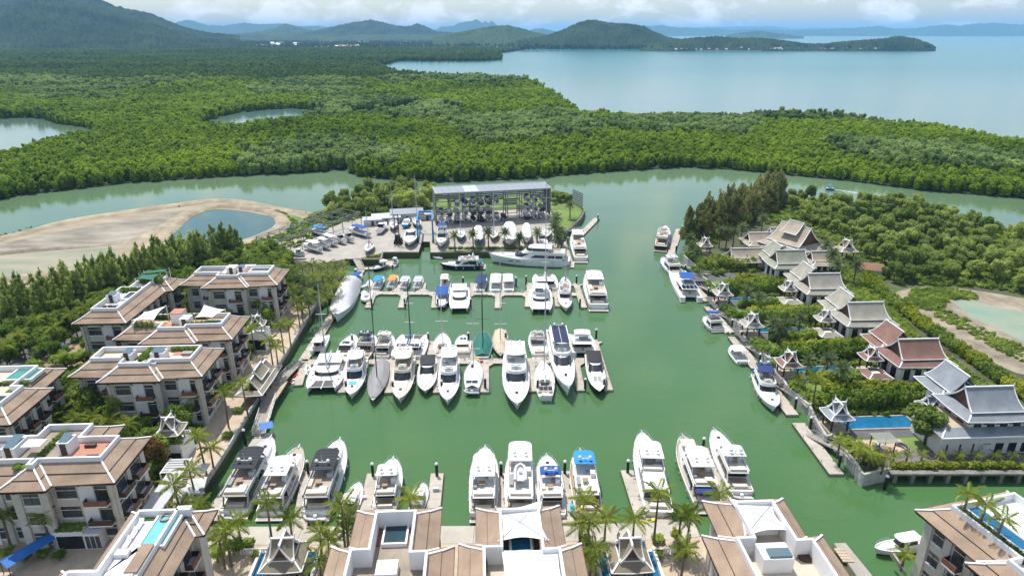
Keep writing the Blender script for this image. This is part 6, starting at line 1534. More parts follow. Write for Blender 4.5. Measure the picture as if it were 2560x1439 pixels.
# the estate of several roofs at the far end
ex, ey = P2(1985, 600, 8)
et = thing('thai_estate_house', 'largest Thai house with stepped beige roofs at the end of the peninsula', 'villa', (ex, ey, 0), MAR + R(28))
MB().box(-7, 7, -6, 6, QZ - .5, 7.4).build('wall', VWALL, et)
gable_roof(et, 0, 0, 'y', 11.5, 6.2, 13.4, 8.0, TBEIGE); gable_roof(et, 0, 0, 'y', 5.5, 4.2, 14.6, 11.2, TBEIGE); skirt(et, -8.2, 8.2, -8.4, 8.4, 2.6, 6.4, 7.9, TBEIGE)
for i in range(4): w = MB().box(-5 + i * 3, -3.6 + i * 3, -6.06, -6.0, QZ + .6, 5.6).build('window', GLASS, et)
for lb, px_, zr, Lr, hw, ax in (('beige roofed guest house left of the largest Thai house', (1897, 600), 8.8, 8.2, 4.0, 'x'), ('long beige roofed house in front of the guest house', (1868, 636), 8.2, 11.5, 3.6, 'x'), ('beige roofed house behind the green villa', (1932, 632), 8.4, 8.4, 3.4, 'x'),
                                ('beige roofed house right of the green villa', (2054, 645), 8.4, 7.6, 3.6, 'x'), ('beige roofed link house behind the guest house', (1950, 590), 9.2, 8.2, 3.8, 'x')):
    q = P(*px_, 6); g = thing('guest_house', lb, 'house', (q.x, q.y, 0), MAR, 'beige roofed houses of the estate')
    MB().box(-Lr / 2 + .2, Lr / 2 - .2, -hw + .5, hw - .5, QZ - .5, zr - 2.9).build('wall', VWALL, g)
    gable_roof(g, 0, 0, 'x', Lr, hw * .8, zr, zr - 2.5, TBEIGE); skirt(g, -Lr / 2 - 1.3, Lr / 2 + 1.3, -hw - 1.0, hw + 1.0, 1.8, zr - 3.6, zr - 2.6, TBEIGE)
    for i in range(3): MB().box(-2.6 + i * 2.0, -1.4 + i * 2.0, -hw + .44, -hw + .5, QZ + .6, zr - 3.8).build('window', GLASS, g)
q = P(1762, 612, 5); sala('small sala among palms at the tip of the villa shore', q.x, q.y, MAR, 4.6, TBEIGE, ze=4.8)
q = P(2114, 622, 6); sala('gatehouse pavilion with beige crossed gables beside the lane', q.x, q.y, MAR, 6.0, TBEIGE, ze=5.6)
# low red roofed shed and lane wall
q = P(2172, 668, 4); sh = thing('shed', 'low shed with reddish tiled roof beside the woods', 'shed', (q.x, q.y, 0), R(-20))
MB().box(-3.6, 3.6, -2.6, 2.6, QZ, 4.2).build('wall', VWALL, sh); MB().loft([[(-4.2, -3.2, 4.1), (4.2, -3.2, 4.1)], [(-4.2, 0, 5.6), (4.2, 0, 5.6)], [(-4.2, 3.2, 4.1), (4.2, 3.2, 4.1)]], False).build('roof', tile_mat('red_shed_tiles', (0.30, 0.16, 0.10), (0.36, 0.20, 0.13)), sh)
# pergola, terrace and boardwalk of the nearest villa
o = lot(0); c, s_ = math.cos(MAR), math.sin(MAR); W0 = lambda x, y: (o.x + x * c - y * s_, o.y + x * s_ + y * c)
pg = thing('pergola', 'small pergola with slatted roof beside the big blue pool', 'pergola', (*W0(-18.5, -6.4), 0), MAR)
for x in (-1.5, 1.5):
    for y in (-1.3, 1.3): MB().box(x - .08, x + .08, y - .08, y + .08, QZ, 4.6).build('post', WOODD, pg)
for i in range(12): MB().box(-1.9 + i * .34, -1.72 + i * .34, -1.7, 1.7, 4.6, 4.7).build('slat', mat('weathered_slat', (0.30, 0.33, 0.28), .8), pg)
MB().box(-1.3, 1.3, -1.0, 1.0, QZ + .03, QZ + .4).build('day_bed', OCHRE, pg); MB().box(-1.2, -.2, -.9, .9, QZ + .4, QZ + .52).build('cushion', CANV['blue'], pg)
cs = thing('curved_sofa', 'curved blue cushioned garden sofa beside the pergola', 'sofa', (*W0(-15.3, -6.6), 0), MAR)
MB().tube([(1.4 * math.cos(a), 1.6 * math.sin(a), QZ + .45) for a in [R(-75 + i * 15) for i in range(11)]], .32, 6).build('sofa_base', PAVE, cs, 50)
MB().tube([(1.3 * math.cos(a), 1.5 * math.sin(a), QZ + .78) for a in [R(-70 + i * 14) for i in range(11)]], .18, 6).build('cushion', CANV['navy'], cs, 50)
struct(sheet('pool_terrace_paving', [W0(*q) for q in ((-22.5, -9.2), (-13, -9.2), (-13, -3.2), (-22.5, -3.2))], QZ + .034, PAVE))
struct(sheet('villa_boardwalk', [P2(2200, 1150, QZ), P2(2224, 1172, QZ), P2(2700, 1172, QZ), P2(2700, 1120, QZ), P2(2260, 1125, QZ)], QZ + .06, mat('grey_boardwalk', (0.17, 0.15, 0.145), .85, var=.2, vscale=1.2, space='WORLD', stretch=(6, 1, 1))))
bw = thing('boardwalk_edge', 'concrete boardwalk on square piers below the clipped hedge', 'boardwalk')
a, b = P(2224, 1180, QZ), P(2800, 1180, QZ)
MB().beam(a + Vector((0, 0, -.1)), b + Vector((0, 0, -.1)), 1.2, .4).build('edge_beam', CONC_D, bw)
for i in range(14): p_ = a.lerp(b, (i + .3) / 13); MB().box(p_.x - .35, p_.x + .35, p_.y - .5, p_.y + .3, -1, QZ - .3).build('pier', CONC_D, bw)

# ================================================================ boatyard
YZ = QZ + .03
GALV = mat('grey_steelwork', (0.20, 0.215, 0.225), 0.5, .3, var=.2, vscale=.7)
ROOFS = mat('corrugated_roof_sheet', (0.27, 0.295, 0.33), 0.45, .2, var=.10, vscale=.5, bump=.15, bscale=4, stretch=(1, 6, 1))
CLADD = mat('grey_louvre_cladding', (0.17, 0.18, 0.19), 0.6, .1, var=.15, vscale=1, stretch=(1, 1, 8))
RUST = mat('rusty_base_panel', (0.30, 0.12, 0.05), 0.85, var=.3, vscale=1)
CRADLE = mat('cradle_steel', (0.10, 0.10, 0.11), 0.6)
# ---- dry rack
ra, rbv = Vector((-30.5, 259.0, 0)), Vector((15.5, 269.0, 0)); RL = (rbv - ra).length; RZ = math.atan2(rbv.y - ra.y, rbv.x - ra.x); RH = 15.2; RD = 9.0
rk = thing('dry_rack_building', 'tall open steel boat rack with grey ribbed roof on the boatyard', 'boat rack', (ra.x, ra.y, 0), RZ)
NB = 8; bw_ = RL / NB; LV = (YZ, 5.7, 9.6)
for i in range(NB * 2):
    MB().loft([[(i * RL / (NB * 2) + .03, -1.2, RH), ((i + 1) * RL / (NB * 2) - .03, -1.2, RH)], [(i * RL / (NB * 2) + .03, RD + .6, RH + .35), ((i + 1) * RL / (NB * 2) - .03, RD + .6, RH + .35)]], False).build('roof_sheet', ROOFS if i not in (4, 5) else GELG, rk)
for y, z in ((-1.25, RH), (RD + .65, RH + .35)): MB().beam((-.2, y, z), (RL + .2, y, z), .3, .4).build('roof_edge', GELG, rk)
for x in (-.1, RL + .1): MB().beam((x, -1.25, RH), (x, RD + .65, RH + .35), .3, .4).build('roof_edge', GELG, rk)
for i in range(NB + 1):
    for y in (.0, RD * .5, RD): MB().box(i * bw_ - .16, i * bw_ + .16, y - .16, y + .16, YZ - .3, RH).build('column', GALV, rk)
    MB().beam((i * bw_, 0, RH - .3), (i * bw_, RD, RH - .1), .2, .4).build('roof_beam', GALV, rk)
    for z in LV[1:]: MB().beam((i * bw_, -.2, z - .2), (i * bw_, RD, z - .2), .16, .3).build('rack_beam', GALV, rk)
for i in range(NB):
    for z in LV[1:]:
        for y in (0.1, RD): MB().beam((i * bw_, y, z - .45), ((i + 1) * bw_, y, z - .45), .14, .22).build('rack_rail', GALV, rk)
    MB().beam((i * bw_, RD, 5.6 if i % 2 else 9.5), ((i + 1) * bw_, RD, 9.5 if i % 2 else 5.6), .1, .1).build('brace', GALV, rk)
    MB().beam((i * bw_, RD, 9.6 if i % 2 else RH), ((i + 1) * bw_, RD, RH if i % 2 else 9.6), .1, .1).build('brace', GALV, rk)
    for h in range(16):
        if h > 9 or (i + h // 4) % 3 == 0: MB().box(i * bw_ + .2, (i + 1) * bw_ - .2, RD + .2, RD + .25, 3.4 + h * .73, 3.4 + h * .73 + .5).build('rear_shade_louvre', CLADD, rk)  # lower rows are panels added to darken the inside of the open rack
for x, m_ in ((-.35, CLADD), (RL + .25, CLADD)):
    for h in range(11): MB().box(x, x + .1, -.8, RD + .4, 3.6 + h * 1.05, 3.6 + h * 1.05 + .95).build('side_louvre', m_, rk)
MB().box(-.36, -.2, -.9, RD + .4, YZ, 3.5).build('rust_panel', RUST, rk)
MB().loft([[(-.42, -.4, 3.8), (-.42, .5, 3.8)], [(-.42, -.4, RH - .4), (-.42, .5, RH - .4)]], False).build('translucent_strip', GELG, rk)
# ---- boats kept in the rack, one by one
def small_boat(label, loc, rz, L, hullm, kind, top, group, name='stored_boat', cat='motorboat', eng=2):
    t = thing(name, label, cat, loc, rz, group)
    B = L * .33; f = make_hull(t, L, B, .95, .3, hullm, NONSKID, tr=.94, p=2.3, rake=.08, n=9)
    if kind == 'cabin': tier(t, 'cabin', .28 * L, .66 * L, B * .36, .9, 1.85, .16 * L, .14 * L, 0, .85, GEL, [('front', .25, .9), ('sideone', .4, .85)])
    elif kind == 'cover':
        rg = []
        for i in range(9):
            x = (.01 + .95 * i / 8) * L; w, z = f(min(.98, x / L)); hh = .25 + .65 * math.sin(math.pi * min(1, (i + 1.4) / 9.4)); rg.append([(x, -w, z - .1), (x, -w * .6, z + hh * .7), (x, 0, z + hh), (x, w * .6, z + hh * .7), (x, w, z - .1)])
        MB().loft(rg, False).build('boat_cover', CANV[top], t, 60)
    else:
        slab(t, 'canvas_top', .22 * L, .58 * L, B * .4, .05 * L, 2.3, .07, CANV[top])
        for sg in (-1, 1): MB().tube([(.4 * L, sg * B * .38, .8), (.4 * L, sg * B * .36, 2.3)], .03, 4).build('canvas_frame', INOX, t)
        MB().box(.40 * L, .5 * L, -.4, .4, .7, 1.5).build('console', GEL, t); MB().box(.1 * L, .16 * L, -B * .3, B * .3, .7, 1.1).build('stern_seat', CUSHG, t)
    if eng: outboards(t, eng, .6, .5, s=.85)
    return t
fill = {0: [0, 1, 2, 3, 4, 5, 6, 7, 8, 11, 12, 13], 1: [0, 1, 2, 3, 4, 5, 6, 11, 12, 13], 2: [2, 3, 4, 5, 6, 7, 11, 12, 13]}
rr = random.Random(4); wordl = ['lowest', 'middle', 'top']
cc, ss = math.cos(RZ), math.sin(RZ)
HC = [GEL, GEL, NAVY, GELG, GEL, CANV['charcoal'], GEL, CREAM]
for lv, cols in fill.items():
    for n_, c_ in enumerate(cols):
        x = (c_ + .5) * RL / 14.5 + .6; L = rr.uniform(6.6, 8.2); y = -.4
        kd = rr.choice(['cabin', 'open', 'cover', 'cabin', 'open']); tp = rr.choice(['navy', 'charcoal', 'grey', 'light', 'blue', 'white', 'black']); hm = rr.choice(HC)
        lx, ly = x, y + .2
        desc = {'cabin': 'cabin boat', 'open': 'open boat with %s awning' % tp, 'cover': 'boat under %s cover' % tp}[kd]
        small_boat('%s, %s dry rack shelf, %s from left' % (desc, wordl[lv], (ORD + ['eleventh', 'twelfth'])[n_]), (ra.x + lx * cc - ly * ss, ra.y + lx * ss + ly * cc, LV[lv] + (.5 if lv == 0 else .0)), RZ + math.pi / 2 + rr.uniform(-.04, .04), L, hm, kd, tp, 'boats stored in the dry rack')
# ---- frames of the unfinished boat shed
A, B_, C_ = P(700, 652, YZ), P(905, 574, YZ), P(690, 600, YZ)
sf = thing('steel_shed_frame', 'long bare steel roof frame over boats on trailers beside the grass', 'steel frame')
d = (B_ - A); SL = d.length; d = d.normalized(); sN = Vector((-d.y, d.x, 0)); SW = 10.0; nb = 8
for i in range(nb + 1):
    for w in (0, SW):
        p = A + d * (SL * i / nb) + sN * w; MB().beam(p, p + Vector((0, 0, 7.2)), .2, .2, up=(1, 0, 0)).build('column', GALV, sf)
    p = A + d * (SL * i / nb); q = p + sN * SW
    MB().beam(p + Vector((0, 0, 7.2)), q + Vector((0, 0, 7.2)), .14, .2).build('roof_beam', GALV, sf)
    if i in (0, nb): MB().beam(p + Vector((0, 0, .3)), q + Vector((0, 0, 7.0)), .08, .08).build('cross_brace', GALV, sf)
for w in (0, SW):
    for z in (7.3, 6.5): MB().beam(A + sN * w + Vector((0, 0, z)), B_ + sN * w + Vector((0, 0, z)), .2, .16).build('long_beam', GALV, sf)
    for i in range(nb):
        p, q = A + sN * w + d * (SL * i / nb), A + sN * w + d * (SL * (i + 1) / nb)
        MB().beam(p + Vector((0, 0, 6.5 if i % 2 else 7.3)), q + Vector((0, 0, 7.3 if i % 2 else 6.5)), .08, .08).build('lattice_bar', GALV, sf)
def cradle(label, stern, bow, z0):
    S, Bw = P(*stern, z0), P(*bow, z0); m_ = (S + Bw) / 2; t = thing('boat_cradle', label, 'boat cradle', (m_.x, m_.y, 0), math.atan2(Bw.y - S.y, Bw.x - S.x))
    L = (Bw - S).length
    for x in (-.3 * L, .05 * L, .3 * L):
        MB().box(x - .15, x + .15, -1.1, 1.1, YZ, YZ + .2).build('crossbar', CRADLE, t)
        for sg in (-1, 1): MB().beam((x, sg * 1.0, YZ + .2), (x, sg * .8, z0 + .3), .12, .12, up=(1, 0, 0)).build('prop', CRADLE, t)
ZB = YZ + 1.0
G_Y = 'boats standing on the boatyard'
yard = [
    (sport, 'white cruiser on stands at the near corner of the steel frame', (762, 636), (722, 628), dict(sunroof=False, cover='light')),
    (canopyboat, 'day boat with white roof under the steel frame, second from the near end', (800, 624), (757, 606), dict(top='white', engines=2, topr=(.1, .7))),
    (canopyboat, 'day boat with pale grey roof under the middle of the steel frame', (820, 616), (784, 599), dict(top='light', engines=3, topr=(.1, .7))),
    (canopyboat, 'day boat with white roof next to the black windowed cruiser', (838, 608), (800, 590), dict(top='white', engines=2, topr=(.1, .7))),
    (sport, 'cruiser with black windows under the steel frame', (862, 602), (830, 586), dict(sunroof=True, black=True)),
    (sport, 'grey cruiser under the far end of the steel frame', (882, 598), (850, 582), dict(hull=GELG, sunroof=True)),
    (canopyboat, 'boat with bright blue roof behind the steel frame', (822, 586), (775, 570), dict(top='sky', engines=2, hull=GEL, topr=(.15, .8))),
    (canopyboat, 'large day boat with ribbed blue roof at the end of the steel frame', (920, 586), (870, 566), dict(top='blue', engines=3, topr=(.1, .7))),
    (sport, 'white motorboat with open cockpit on the bare apron', (947, 578), (964, 552), dict(sunroof=False)),
    (sport, 'white cruiser with dark windscreen standing left of the travel lift', (1030, 580), (1022, 606), dict(sunroof=False)),
    (flybridge, 'white cruiser with blue bimini standing right of the slipway', (1108, 583), (1101, 606), dict(B=4.2, top='blue', topr=(.18, .42))),
]
for fn, lb, st, bo, kw in yard:
    fn(lb, st, bo, z0=ZB, group=G_Y, **kw); cradle('steel cradle under the ' + ' '.join(lb.split()[:9]), st, bo, ZB)
ysail = [('white sailing yacht on stands with tall mast beside the sheds', (984, 552), (982, 568), dict(mk=1.35, spreaders=2, boom=None)), ('long white sailing hull with tall mast in front of the grey sheds', (1036, 546), (1048, 561), dict(mk=1.6, boom=None)),
         ('small white sailing boat with red mast near the quay ramp', (928, 606), (916, 626), dict(mk=1.2, boom='red')), ('blue and white sailing hull on stands right of the slipway', (1150, 573), (1152, 594), dict(hull=CANV['sky'], mk=1.25, boom=None)),
         ('white sailing yacht with bare mast among yard palms', (1237, 574), (1233, 593), dict(mk=1.3, boom=None, hull=CREAM)), ('white and orange sailing yacht standing near the point', (1367, 569), (1363, 592), dict(mk=1.4, boom=None, hull=GEL))]
for lb, st, bo, kw in ysail:
    sailboat(lb, st, bo, z0=ZB, group=G_Y, **kw); cradle('steel cradle under the ' + ' '.join(lb.split()[:9]), st, bo, ZB)
shrouded('large boat shrink-wrapped in white film behind the yard palms', (1274, 575), (1274, 600), 6.2, 3.2, 'white', z0=ZB, group=G_Y); shrouded('slim boat wrapped in white film right of the larger wrapped one', (1316, 575), (1318, 594), 3.8, 2.4, 'white', z0=ZB, group=G_Y)
shrouded('boat with green tarpaulin skirt behind the yard palms', (1196, 577), (1196, 599), 4.0, 1.6, 'white', hull=CANV['green'], z0=ZB, group=G_Y)
sport('grey hulled boat standing behind the superyacht bow', (1348, 592), (1364, 608), z0=ZB, hull=GELG, group=G_Y)
small_boat('blue work launch with yellow trim beside the sheds', (*P2(1012, 566, ZB), ZB), math.pi / 2, 9.0, CANV['sky'], 'cabin', 'sky', G_Y, 'work_launch', eng=0)
# ---- travel lift over the slip
BLU = mat('blue_lift_paint', (0.02, 0.20, 0.42), 0.4, var=.1, vscale=.8)
tl0, tl1, tl2, tl3 = P(1045, 606, YZ), P(1083, 606, YZ), P(1049, 580, YZ), P(1082, 580, YZ)
tl = thing('travel_lift', 'blue steel travel lift straddling the slipway', 'boat lift')
H_ = Vector((0, 0, 8.2))
for p in (tl0, tl1, tl2, tl3):
    MB().beam(p + Vector((0, 0, .9)), p + H_, .5, .5, up=(1, 0, 0)).build('leg', BLU, tl)
    MB().lathe([(.2, -.3), (.65, -.28), (.65, .28), (.2, .3)], n=12).build('wheel', BLACK, tl)
    w_ = tl.children[-1]; w_.location = (p.x, p.y, p.z + .65); w_.rotation_euler = (0, math.pi / 2, 0)
for a, b in ((tl0, tl2), (tl1, tl3), (tl2, tl3)): MB().beam(a + H_, b + H_, .6, .7).build('top_beam', BLU, tl)
for a, b in ((tl0, tl2), (tl1, tl3)): MB().beam(a + Vector((0, 0, 1.2)), b + Vector((0, 0, 1.2)), .4, .5).build('sill_beam', BLU, tl)
# ---- forklift with tall mast
q = P(994, 612, YZ); fk = thing('boat_forklift', 'black forklift with tall lattice mast on the apron edge', 'forklift', (q.x, q.y, YZ), -math.pi / 2)
MB().box(-3.4, -.4, -1.2, 1.2, .7, 1.9).build('body', BLACK, fk); MB().box(-2.4, -1.0, -.8, .8, 1.9, 3.2).build('cab', GLASS, fk); MB().box(-2.5, -.9, -.9, .9, 3.2, 3.3).build('cab_roof', BLACK, fk)
for x in (-2.8, -.9):
    for sg in (-1, 1):
        MB().lathe([(.2, -.25), (.65, -.22), (.65, .22), (.2, .25)], n=12).build('wheel', BLACK, fk); w_ = fk.children[-1]; w_.location = (x, sg * 1.25, .65); w_.rotation_euler = (math.pi / 2, 0, 0)
for sg in (-1, 1):
    MB().beam((0, sg * .7, .3), (-.3, sg * .7, 11.5), .25, .3, up=(0, 1, 0)).build('mast_rail', BLACK, fk); MB().beam((.1, sg * .55, .3), (3.6, sg * .55, .3), .2, .15).build('fork', GALV, fk)
for i in range(9): MB().beam((-.03 * i, -.7, 1.0 + i * 1.25), (-.03 * i, .7, 1.0 + i * 1.25), .12, .15).build('mast_rung', BLACK, fk)
# ---- sheds, cabin, screen
for lb, px_, w, dd, h, m_ in (('low shed with pale grey metal roof behind the sailing hulls', (1018, 548), 13, 6, 3.2, ROOFS), ('low lean-to shed with whitish roof beside it', (966, 556), 11, 5, 2.6, GELG), ('small white site cabin left of the dry rack', (1068, 548), 4.0, 3, 2.6, GELG), ('long pale container wall behind the steel frame', (932, 563), 7, 2.4, 2.6, GELG)):
    q = P(*px_, YZ); s_ = thing('yard_shed', lb, 'shed', (q.x, q.y, YZ), R(12))
    MB().box(-w / 2, w / 2, -dd / 2, dd / 2, 0, h).build('wall', GELG, s_); MB().loft([[(-w / 2 - .4, -dd / 2 - .4, h + .02), (w / 2 + .4, -dd / 2 - .4, h + .02)], [(-w / 2 - .4, dd / 2 + .4, h + .7), (w / 2 + .4, dd / 2 + .4, h + .7)]], False).build('roof', m_, s_)
    MB().box(-.5, .5, -dd / 2 - .05, -dd / 2, 0, 2.0).build('door', WOODD, s_); MB().box(w * .2, w * .2 + 1.0, -dd / 2 - .05, -dd / 2, 1.0, 1.8).build('window', GLASS, s_)
q0, q1 = P(1431, 512, QZ), P(1456, 524, QZ); sc_ = thing('lattice_screen', 'dark lattice screen standing on the grass point', 'screen')
for i in range(9): p = q0.lerp(q1, i / 8); MB().beam(p, p + Vector((0, 0, 7.0)), .14, .14, up=(1, 0, 0)).build('upright', GALV, sc_)
for j in range(7): MB().beam(q0 + Vector((0, 0, 1.2 + j * .95)), q1 + Vector((0, 0, 1.2 + j * .95)), .06, .5).build('slat', CLADD, sc_)

# ================================================================ trees and gardens
PALML = leaf_mat('palm_leaves', (0.085, 0.145, 0.018), (0.40, 0.45, 0.075), 0.10, .46, .4)
DATEL = leaf_mat('date_palm_leaves', (0.075, 0.115, 0.045), (0.27, 0.33, 0.14), 0.10, .33, .45)
CASUL = leaf_mat('casuarina_needles', (0.120, 0.195, 0.045), (0.46, 0.55, 0.16), 0.05, .55)
CASUB = leaf_mat('brown_casuarina_needles', (0.120, 0.150, 0.045), (0.44, 0.43, 0.16), 0.05, .5)
BROAD = leaf_mat('broad_leaves', (0.110, 0.190, 0.034), (0.50, 0.58, 0.16), 0.035, .5)
GARD = leaf_mat('garden_leaves', (0.085, 0.165, 0.020), (0.37, 0.47, 0.09), 0.16, .46)
YELL = leaf_mat('yellow_green_leaves', (0.14, 0.205, 0.016), (0.52, 0.55, 0.065), 0.12, .46)
BARK = mat('palm_bark', (0.16, 0.125, 0.09), 0.9, var=.25, vscale=3)
BARKD = mat('tree_bark', (0.09, 0.07, 0.05), 0.95, var=.3, vscale=2)
def frond(seed, l=2.9, droop=1.0, nl=13, wid=.62):
    rs_ = random.Random(seed); b = MB(); pts = []
    for i in range(8):
        s = i / 7; pts.append(Vector((l * s * (1 - .18 * s * droop), 0, l * (.30 * s - .62 * droop * s * s))))
    b.tube(pts, [.05, .045, .04, .035, .03, .025, .018, .01], 3, False)
    for i in range(nl):
        s = .14 + .86 * i / (nl - 1); k = min(6, int(s * 7)); f = s * 7 - k; p = pts[k].lerp(pts[k + 1], f) if k < 7 else pts[7]
        w = wid * (math.sin(math.pi * min(1, .18 + .82 * s)) ** .6) * rs_.uniform(.8, 1.15); 
        for sg in (-1, 1):
            tip = p + Vector((w * .55, sg * w * .85, -w * rs_.uniform(.25, .6))); md = p.lerp(tip, .5); t_ = Vector((.11, 0, .0))
            b.add([p - t_ * .5, md + t_ * .9 + Vector((0, 0, .05)), tip, md - t_ * .9], [(0, 1, 2, 3)])
    return b
FR = [frond(i, 2.9, (.7, .95, 1.2)[i], 13).mesh('frond', PALML) for i in range(3)]
FRD = [frond(10 + i, 2.2, (.55, .9)[i], 12, .42) for i in range(2)]
def tfm(v, rz, ry, z):
    c, s = math.cos(ry), math.sin(ry); x, zz = v[0] * c + v[2] * s, -v[0] * s + v[2] * c
    c, s = math.cos(rz), math.sin(rz); return (x * c - v[1] * s, x * s + v[1] * c, zz + z)
def crown_of(frs, n, tilt, seed, m, name='crown', sc=1.0):
    rs_ = random.Random(seed); b = MB()
    for i in range(n):
        f = frs[i % len(frs)]; rz = i * 2.39996 + rs_.uniform(-.2, .2); ry = tilt[0] + (tilt[1] - tilt[0]) * (i / (n - 1)) + rs_.uniform(-.12, .12); k = sc * rs_.uniform(.88, 1.1)
        b.add([tfm((v[0] * k, v[1] * k, v[2] * k), rz, ry, 0) for v in f.v], f.f)
    return b.mesh(name, m)
CFR = [frond(20 + i, 2.9, (.75, 1.1)[i], 10, .72) for i in range(2)]
PCROWN = [crown_of(CFR, 15, (-.75, .55), i, PALML) for i in range(4)]
DCROWN = [crown_of(FRD, 30, (-1.25, .75), 30 + i, DATEL) for i in range(3)]
def trunk_mesh(h, r0, r1, lean, seed, name='trunk', m=None):
    pts = [(lean * (i / 6) ** 2 * h * .12, 0, h * i / 6) for i in range(7)]
    return MB().tube(pts, [r0 + (r1 - r0) * i / 6 for i in range(7)], 7).mesh(name, m or BARK, 60)
PTR = [trunk_mesh(1.0, .20, .13, 0, 0), trunk_mesh(1.0, .20, .13, 0, 1)]
pcount = [0]
def palm(px, py, h, label, group, near=False, kind='coconut', base=QZ, sc=1.0, lean=None):
    """a palm whose crown shows at that pixel, h metres above its base"""
    pcount[0] += 1; rs_ = random.Random(pcount[0])
    q = P(px, py, base + h); ln = rs_.uniform(-.05, .05) if lean is None else lean
    t = thing('coconut_palm' if kind == 'coconut' else 'date_palm', label, 'palm tree', (q.x - ln * h, q.y, base), rs_.uniform(0, 6.28) if not near else 0, group)
    if near: t.rotation_euler = (0, 0, 0)
    tr = put('trunk', PTR[0], t, sc=((1.0 if kind == 'coconut' else 1.35), (1.0 if kind == 'coconut' else 1.35), h)); tr.rotation_euler = (0, math.atan(ln) if near else 0, 0)
    top = (ln * h if near else 0, 0, h)
    if kind == 'coconut' and near:
        hub = put('crown', MB().lathe([(.05, -.25), (.16, -.1), (.14, .15), (.02, .3)], n=6).mesh('crown', PALML), t, top)
        n = 15
        for i in range(n):
            f = put('frond', FR[i % 3], hub, (0, 0, .1), sc=sc * rs_.uniform(.88, 1.12)); f.rotation_euler = (rs_.uniform(-.2, .2), -.75 + 1.25 * i / (n - 1) + rs_.uniform(-.1, .1), i * 2.39996 + rs_.uniform(-.2, .2))
    else:
        cr = put('crown', (PCROWN if kind == 'coconut' else DCROWN)[pcount[0] % (4 if kind == 'coconut' else 3)], t, top, rs_.uniform(0, 6.28), sc * rs_.uniform(.9, 1.15))
    return t
def ordw(n):
    a = 'first second third fourth fifth sixth seventh eighth ninth tenth eleventh twelfth thirteenth fourteenth fifteenth sixteenth seventeenth eighteenth nineteenth twentieth'.split()
    return a[n] if n < 20 else 'twenty-' + a[n - 20] if n < 29 else 'thirtieth'
def palms(lst, label, group, near=False, **kw):
    for i, v in enumerate(sorted(lst)): palm(v[0], v[1], v[2] if len(v) > 2 else kw['h'], '%s, %s from the left' % (label, ordw(i)), group, near, **{k: (q(v) if callable(q) else q) for k, q in kw.items() if k != 'h'})
GP = 'palms along the promenade'
palms(((605, 958, 8), (559, 979, 8), (673, 851, 8), (689, 866, 7), (700, 811, 8.5), (720, 811, 7.5), (740, 750, 8), (752, 771, 4.5), (627, 820, 7), (494, 1088, 8), (525, 1119, 5), (473, 1174, 6.5), (433, 1210, 6.5), (455, 1262, 2.5)), 'slender coconut palm standing on the promenade beside the seawall', GP, True)
palms(((500, 1262, 3), (562, 1325, 6.5), (592, 1304, 5), (548, 1352, 5), (667, 1259, 9), (725, 1295, 6), (853, 1259, 8), (800, 1331, 5), (820, 1351, 4.5), (864, 1298, 5.5), (867, 1331, 3.5), (1025, 1245, 8), (797, 1400, 3)), 'coconut palm before the yachts, left front terrace', 'palms of the front terrace', True)
palms(((1460, 1247, 7), (1515, 1294, 6), (1449, 1310, 6), (1473, 1302, 6.5), (1586, 1297, 6), (1647, 1231, 9.5), (1489, 1371, 5), (1475, 1400, 4), (1702, 1289, 6.5), (1726, 1292, 7), (1713, 1371, 6), (1798, 1234, 9)), 'coconut palm before the yachts, right front terrace', 'palms of the front terrace', True)
palms(((196, 958), (225, 972), (270, 973), (367, 964), (404, 973), (477, 989), (489, 716), (532, 732), (620, 729), (651, 753), (470, 735), (685, 728), (230, 1000)), 'coconut palm in the gardens between the condominium blocks', 'palms between the blocks', h=6.5)
palms(((86, 1016), (116, 1010), (122, 1050), (190, 1047), (275, 1047), (318, 1059), (60, 1050), (150, 1030), (230, 1040)), 'wind-bent coconut palm behind the terracotta roof deck', 'palms between the blocks', True, h=5)
palms(((135, 820), (177, 787), (46, 836), (6, 863), (210, 770), (90, 800), (250, 745)), 'coconut palm beside the lane at the left edge', 'palms by the lane', True, h=6.5)
palm(105, 1290, 6, 'bushy fan palm in front of the near left block', 'palms by the lane', True, sc=.9); palm(5, 1290, 6, 'fan palm cut by the left edge below the near block', 'palms by the lane', True)
palms(((735, 680), (755, 668), (778, 660), (800, 668), (820, 660), (842, 668), (856, 660), (850, 684), (830, 690), (806, 690), (782, 690), (760, 700), (742, 704), (835, 712), (812, 716), (790, 722), (768, 730), (750, 738), (815, 738), (790, 748), (772, 758), (730, 720), (700, 655), (680, 668), (655, 660), (625, 668), (600, 660), (560, 668)), 'palm of the dense grove beside the boatyard quay', 'palm grove by the yard', kind=lambda v: 'coconut' if (v[0] + v[1]) % 3 else 'date', sc=1.15, h=5.5)
palms(((1136, 590, 5.5), (1181, 586, 5.5), (1221, 582, 6), (1261, 582, 6), (1301, 594, 4.5), (1345, 582, 5.5)), 'palm in the row on the yard quay edge', 'palms on the boatyard', kind='date', sc=1.25)
palms(((1392, 546, 5), (1388, 568, 5), (1394, 594, 5), (1425, 512, 6), (1402, 580, 4)), 'palm clustered at the boatyard point', 'palms on the boatyard', kind='date', sc=1.4)
palms(((1907, 544, 8), (1800, 576, 6.5), (1818, 580, 6), (1838, 580, 6), (1858, 567, 6), (1731, 616, 5), (1727, 596, 5.5), (2069, 611, 6), (2085, 636, 6), (2094, 658, 6), (2140, 662, 6.5), (1745, 632, 4)), 'grey-green date palm among the roofs at the tip of the villas', 'palms of the villa gardens', kind='date', sc=1.35)
palms(((1869, 732, 4.5), (1896, 742, 4.5), (1937, 805, 4.5), (1969, 812, 5), (2024, 901, 4), (2072, 898, 4), (2107, 924, 4.5), (1950, 822, 4), (2000, 795, 4)), 'grey-green fan palm between the villa pools', 'palms of the villa gardens', kind='date', sc=1.15)
